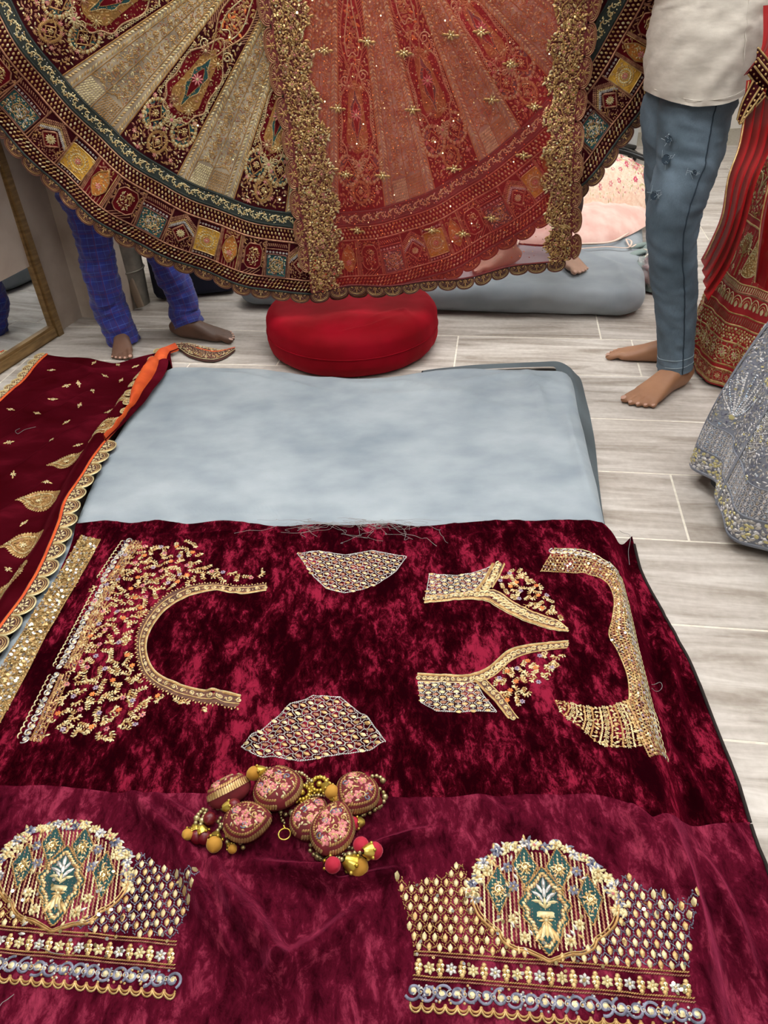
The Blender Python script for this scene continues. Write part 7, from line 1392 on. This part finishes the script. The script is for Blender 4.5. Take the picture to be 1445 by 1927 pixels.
for k, p in enumerate(np.arange(P0, P1_, .26)):
    a = p*CRED.r0
    for q, b in enumerate((.57, .68, .79, .90)): t_ = np.linspace(0, np.pi, 12); w_ = .045; ribbon(mb, CRED, np.stack([a+w_*np.cos(t_), b+.06*np.sin(t_)**.8], -1), .005, .003, .002, gP); flower(mb, CRED, [a], [b+.02], .016, 8, gP, gPk, 0, .004, .002)
mb.build('net_embroidery', RM, rl, kind='stuff')
# red net drape over it
M_RNET = bpy.data.materials.new('scarlet_net'); M_RNET.use_nodes = True; b_ = M_RNET.node_tree.nodes['Principled BSDF']; b_.inputs['Base Color'].default_value = (*S('#8a0308'), 1); b_.inputs['Roughness'].default_value = .6; b_.inputs['Alpha'].default_value = .96; b_.inputs['Specular IOR Level'].default_value = .1; b_.inputs['Sheen Weight'].default_value = .1
dr = thing('red_drape', 'scarlet net drape with dark sequinned borders thrown over the red lehenga', 'drape', (1.2, 2.2, .5)); DM = EMB+[M_RNET]
def drape(L, Rr, nm, m_, folds=5, amp=.012, bord=None):
    Lp = resample(catmull(np.array([ony(np.array(p, float), Y) for *p, Y in L]), 8), n=70); Rp = resample(catmull(np.array([ony(np.array(p, float), Y) for *p, Y in Rr]), 8), n=70); u_ = np.linspace(0, 1, 41)[:, None, None]; P = Lp[None]*(1-u_)+Rp[None]*u_; P[..., 1] -= amp*np.sin(u_[..., 0]*folds*2*np.pi+np.linspace(0, 2, 70)[None])+amp; mb = MB(); mb.add(P.reshape(-1, 3), gridfaces(41, 70), 0); mb.build(nm, m_, dr)
    if bord is not None:
        mb = MB(); E = Lp if bord == 'L' else Rp; E = E-np.array([0, .015+amp, 0]); loft(mb, E, .002, .0015, n=6); mb.build('gold_edge', GOLD, dr)
drape([(1400, 150, 2.15), (1385, 260, 2.09), (1362, 330, 2.05), (1352, 400, 2.03), (1330, 455, 2.05), (1318, 480, 2.08)], [(1470, 90, 2.13), (1445, 260, 2.09), (1415, 340, 2.03), (1390, 430, 2.01), (1362, 500, 2.03), (1325, 560, 2.05)], 'hanging_fold', M_RNET, 4, .014, 'L')
drape([(1452, 260, 2.01), (1440, 330, 1.99), (1425, 400, 1.98), (1418, 460, 1.98), (1412, 525, 1.99)], [(1530, 240, 2.03), (1520, 330, 2.01), (1510, 420, 2.00), (1500, 500, 2.00), (1490, 575, 2.01)], 'front_fold', M_RNET, 3, .012, 'L')
drape([(1432, 10, 2.25), (1425, 90, 2.21), (1392, 140, 2.18)], [(1560, -20, 2.28), (1550, 60, 2.23), (1500, 140, 2.15)], 'shoulder_fold', M_RNET, 3, .012)
# dark sequinned border bands
def bandpx(A, B, Ya, nm):
    Lp = resample(catmull(np.array([ony(np.array(p, float), Ya) for p in A]), 8), n=60); Rp = resample(catmull(np.array([ony(np.array(p, float), Ya) for p in B]), 8), n=60); mb = MB(); u_ = np.linspace(0, 1, 9)[:, None, None]; P = Lp[None]*(1-u_)+Rp[None]*u_; P[..., 1] -= .02*np.sin(u_[..., 0]*np.pi); mb.add(P.reshape(-1, 3), gridfaces(9, 60), gV)
    for q in (.02, .98, .35, .65): loft(mb, (Lp*(1-q)+Rp*q)-np.array([0, .006+.02*math.sin(q*np.pi), 0]), .0025, n=5, m=gG)
    for q in (.18, .5, .82): E = resample(Lp*(1-q)+Rp*q, step=.013)-np.array([0, .004+.02*math.sin(q*np.pi), 0]); balls(mb, E, .0026 if q != .5 else .0032, gA if q != .5 else gG)
    mb.build(nm, EMB, dr)
bandpx([(1424, 88), (1418, 120), (1405, 140), (1440, 175), (1475, 200)][:1]+[(1450, 120), (1480, 160)], [(1405, 140), (1430, 172), (1470, 215)], 2.11, 'sequinned_border'); bandpx([(1415, 150), (1395, 190), (1385, 225)], [(1438, 180), (1415, 205), (1388, 232)], 2.10, 'sequinned_border')

# ================================================================ grey-lilac lehenga, right foreground
CGR = Cone((1.305, 1.58), .465, .045, .13, 1.0, .020, 11, 2.2, .016, 1.6); M_GREY = mat('dove_grey_net', S('#6f7480'), .6, 0, S('#868b96'), 14, sheen=.3); GM = EMB+[M_GREY, mat('pearl_thread', S('#c9c9cd'), .35, .3, S('#e6e5e6'), 80), mat('lemon_crystal', S('#c9c08a'), .15, .3), mat('iridescent_sequin', S('#c7d6e6'), .12, .8)]; kGy, kPe, kLe, kIr = 16, 17, 18, 19
gl = thing('grey_lehenga', 'dove grey lehenga covered in silver beads and pearl fans standing on the floor', 'skirt', (1.305, 1.58, 0)); mb = MB(); cone_cloth(mb, CGR, -math.pi, math.pi, 300, 70); mb.build('skirt', M_GREY, gl)
mb = MB(); Cin = Cone((1.305, 1.58), .41, .008, .11, .95, .016, 11, 2.2, .004, 1.6); cone_cloth(mb, Cin, -math.pi, math.pi, 200, 40); mb.build('lining', mat('grey_lining', S('#3c4048'), .8), gl)
Q0, Q1 = R_(130), R_(325); gar = lambda b, n=160: np.stack([np.linspace(Q0, Q1, n)*CGR.r0, np.full(n, b)], -1); grect = lambda b0, b1: np.vstack([gar(b0), gar(b1)[::-1]])
# beaded hem
mb = MB(); 
for b, w_ in ((.006, .007), (.075, .006), (.155, .004)): ribbon(mb, CGR, gar(b), w_, .004, .001, kGy)
X, Y = scatter(grect(.01, .07), .0125, .25, 0, 4); stamp(mb, CGR, T_LEAF, X, Y, rng.uniform(0, 6, len(X)), .013, .0085, .006, .001, rng.choice([kLe, kLe, kPe, gS], len(X))); leafy(mb, CGR, grect(.01, .07), .008, [kPe, gS, gL], 1.1, .5, .003, .0005, seed=4)
jaal(mb, CGR, grect(.078, .155), (1, .8), (-1, .8), np.array([Q0*CGR.r0, .08]), .0125, 3, .001, kPe, (kIr, gS, kPe)); mb.build('beaded_hem', GM, gl, kind='stuff')
# fans of pearl rows (big petals), leaf veins
fi = 0
for row, b in enumerate((.20, .34, .48, .62, .76)):
    for p in np.arange(Q0+(row % 2)*.17, Q1, .34):
        a = p*CGR.r0; mb = MB(); sc = (1-b*.45)
        if (row+fi) % 2 == 0:
            for k in range(8):
                an = R_(35+k*16); L = np.array([(a, b), (a+.035*sc*math.cos(an), b+.05*math.sin(an)), (a+.085*sc*math.cos(an+.12), b+.125*math.sin(an+.12))]); rope(mb, CGR, catmull(L, 6), .0062, .0045, .0066, 0, .004, .0012, kPe if k % 3 else kIr, T_BEAD)
            stamp(mb, CGR, T_BEAD, [a], [b], 0, .018, .018, .006, .001, kLe)
        else:
            rope(mb, CGR, np.array([(a, b-.03), (a+.01, b+.10)]), .008, .004, .006, .3, .003, .001, gS)
            for k in range(9):
                for s in (-1, 1): y_ = b-.02+k*.013; rope(mb, CGR, np.array([(a, y_), (a+s*.05*sc*(1-abs(k-4)/9), y_+.03)]), .0058, .003, .0055, .2, .003, .001, kPe if k % 2 else gS)
        fi += 1; X, Y = a+rng.normal(0, .05, 12), b+.05+rng.normal(0, .04, 12); flower(mb, CGR, X, Y, .0075, 5, rng.choice([kLe, kPe, gS], 12), kIr, 0, .004, .001); mb.build('pearl_fan', GM, gl, kind='stuff')
mb = MB(); leafy(mb, CGR, grect(.16, .98), .0092, [kPe, gS, gS, gL, gS], 1.15, .38, .0025, .0005, seed=6); X, Y = scatter(grect(.16, .95), .028, .45, 0, 8); stamp(mb, CGR, T_SEQ, X, Y, rng.uniform(0, 6, len(X)), .006, .006, .004, .002, rng.choice([kIr, kPe, kLe], len(X))); mb.build('silver_embroidery', GM, gl, kind='stuff')
for p in np.arange(Q0+.1, Q1, .42): mb = MB(); ribbon(mb, CGR, np.stack([np.linspace(p, p+.10, 50)*CGR.r0, np.linspace(.0, .98, 50)], -1), .007, .004, .003, kGy); mb.build('panel_seam', GM, gl)
# ================================================================ red net veil hanging in front of the skirt
def ddisp(x, z): return -.018-.004*np.sin(x*22)+.003*fbm(x*9, z*3, 2, 71)
def SD(a, b, h): return np.stack([a, SY+sdisp(a, b)+ddisp(a, b)-h, b], -1)
def pd(L): q = ony(np.array(L, float), SY-.02); return q[:, [0, 2]]
m = bpy.data.materials.new('sheer_red_net'); m.use_nodes = True; nt = m.node_tree; b_ = nt.nodes['Principled BSDF']; b_.inputs['Base Color'].default_value = (*S('#a80f14'), 1); b_.inputs['Roughness'].default_value = .7; b_.inputs['Sheen Weight'].default_value = .3; b_.inputs['Sheen Tint'].default_value = (1, .3, .25, 1)
b_.inputs['Alpha'].default_value = .40; M_NET = m
veil = thing('net_veil', 'sheer red net veil with heavy gold floral borders draped over the skirt', 'veil', (.25, SY-.03, .3))
lc = catmull(pd([(478, -170), (492, -80), (505, 0), (518, 80), (535, 180), (552, 270), (567, 400), (580, 480), (587, 548)]), 8); rc = catmull(pd([(1122, -170), (1115, -80), (1108, 0), (1100, 80), (1090, 160), (1078, 250), (1072, 350), (1075, 450), (1073, 487)]), 8)
bot = catmull(pd([(587, 548), (640, 545), (700, 540), (770, 532), (850, 523), (930, 512), (1000, 498), (1073, 487)]), 8); top = np.vstack([lc[:1], rc[:1]])
nu, nv = 120, 140; A = resample(top, n=nu); B = resample(bot, n=nu); Lf = resample(lc, n=nv); Rt = resample(rc, n=nv); u = np.linspace(0, 1, nu)[:, None, None]; v = np.linspace(0, 1, nv)[None, :, None]
P = (1-v)*A[:, None]+v*B[:, None]+(1-u)*Lf[None]+u*Rt[None]-((1-u)*(1-v)*A[0]+u*(1-v)*A[-1]+(1-u)*v*B[0]+u*v*B[-1])
mb = MB(); mb.add(SD(P[..., 0], P[..., 1], np.zeros(P.shape[:2])).reshape(-1, 3), gridfaces(nu, nv)[:, ::-1], 0); mb.build('net', M_NET, veil, label='plain sheer red netting')
M_VB = mat('maroon_net_ground', S('#5a1a1c'), .8, 0, S('#6e2624'), 30); VM = EMB+[M_VB, M_SCAL]; kVb, kVs = 16, 17
li = catmull(pd([(545, -170), (558, -80), (570, 0), (580, 90), (588, 160), (606, 230), (618, 300), (630, 370), (632, 440), (638, 500), (637, 546)]), 8); ri = catmull(pd([(1065, -170), (1058, -80), (1052, 0), (1040, 100), (1036, 160), (1030, 230), (1027, 330), (1033, 400), (1028, 496)]), 8)
for k, (o_, i_) in enumerate(((lc, li), (rc, ri))):
    A = resample(o_, n=150); B = resample(i_, n=150); w_ = .012*np.sin(np.arange(150)*.42)[:, None]; N = (B-A)/np.linalg.norm(B-A, axis=1)[:, None]; B = B+N*w_; mb = MB(); poly = np.vstack([A, B[::-1]])
    polyfill(mb, SD, poly, .001, kVb, .02); par = mb.build('gold_border', VM, veil, label='dense gold floral border of the veil'); mb = MB()
    leafy(mb, SD, poly, .0080, [gG, gA, gA, gC, gC, gG], 1.3, .5, .004, .001, seed=k); leafy(mb, SD, poly, .0115, [gG, gA, gA, gC], 1.2, .5, .004, .004, seed=k+5)
    X, Y = scatter(poly, .034, .3, .012, k); flower(mb, SD, X, Y, .0105, 7, rng.choice([gG, gA, gC], len(X)), gPk, rng.uniform(0, 1, len(X)), .004, .005, 1.0)
    t = np.linspace(0, 1, 150); mid = A+(B-A)*(.55+.28*np.sin(np.arange(150)*.21))[:, None]; rope(mb, SD, mid, .0055, .0042, .005, 0, .003, .006, gA, T_BEAD)
    X, Y = scatter(poly, .016, .45, 0, k+9); stamp(mb, SD, T_SEQ, X, Y, rng.uniform(0, 6, len(X)), .0062, .0062, .004, .006, rng.choice([gQ, gG, gG, gA], len(X)))
    L = resample(B, step=.011); stamp(mb, SD, T_LEAF, L[:, 0]+rng.normal(0, .004, len(L)), L[:, 1], rng.uniform(0, 6, len(L)), .017, .007, .004, .001, rng.choice([gG, gP, gA], len(L)))
    mb.build('embroidery', VM, par, kind='stuff')
def vscal(edge, sgn, w_, dp):
    L = resample(edge, step=.004); T = np.gradient(L, axis=0); T /= np.linalg.norm(T, axis=1)[:, None]; N = np.stack([-T[:, 1], T[:, 0]], -1)*sgn; mb = MB(); ribbon(mb, SD, L, .006, .004, .001, kVb); mb.build('cord', VM, veil)
    for k in range(int(len(L)*.004/w_)):
        i = min(len(L)-1, int((k+.5)*w_/.004)); scallop(veil, SD, L[i]+N[i]*.008, N[i], w_*1.02, dp, VM, kVb if edge is not bot else kVs, gC if edge is not bot else gBr, gG, gA, k, h0=.002)
vscal(lc, -1, .088, .026); vscal(rc, 1, .085, .026); vscal(bot, -1, .062, .030)
for i, (x, y) in enumerate([(690, 78), (635, 205), (777, 207), (720, 330), (848, 66), (925, 187), (855, 320), (672, 436), (985, 293), (925, 412), (812, 432), (905, 60), (610, 95), (960, 120), (760, 100), (870, 440), (1005, 200), (650, 330)]):
    p = pd([(x, y)])[0]; mb = MB(); flower(mb, SD, [p[0]], [p[1]], .014, 6, gG, gQ, i, .004, .002); stamp(mb, SD, T_LEAF, p[0]+np.array([-.018, .018]), p[1]+np.array([.002, -.002]), [3.1, 0], .018, .007, .004, .002, gA); mb.build('gold_sprig', VM, veil)
mb = MB(); X, Y = scatter(np.vstack([lc, rc[::-1]]), .03, .45, .02, 5); stamp(mb, SD, T_SEQ, X, Y, rng.uniform(0, 6, len(X)), .0035, .0035, .003, .001, rng.choice([gQ, gO], len(X))); mb.build('sequins', VM, veil, kind='stuff')
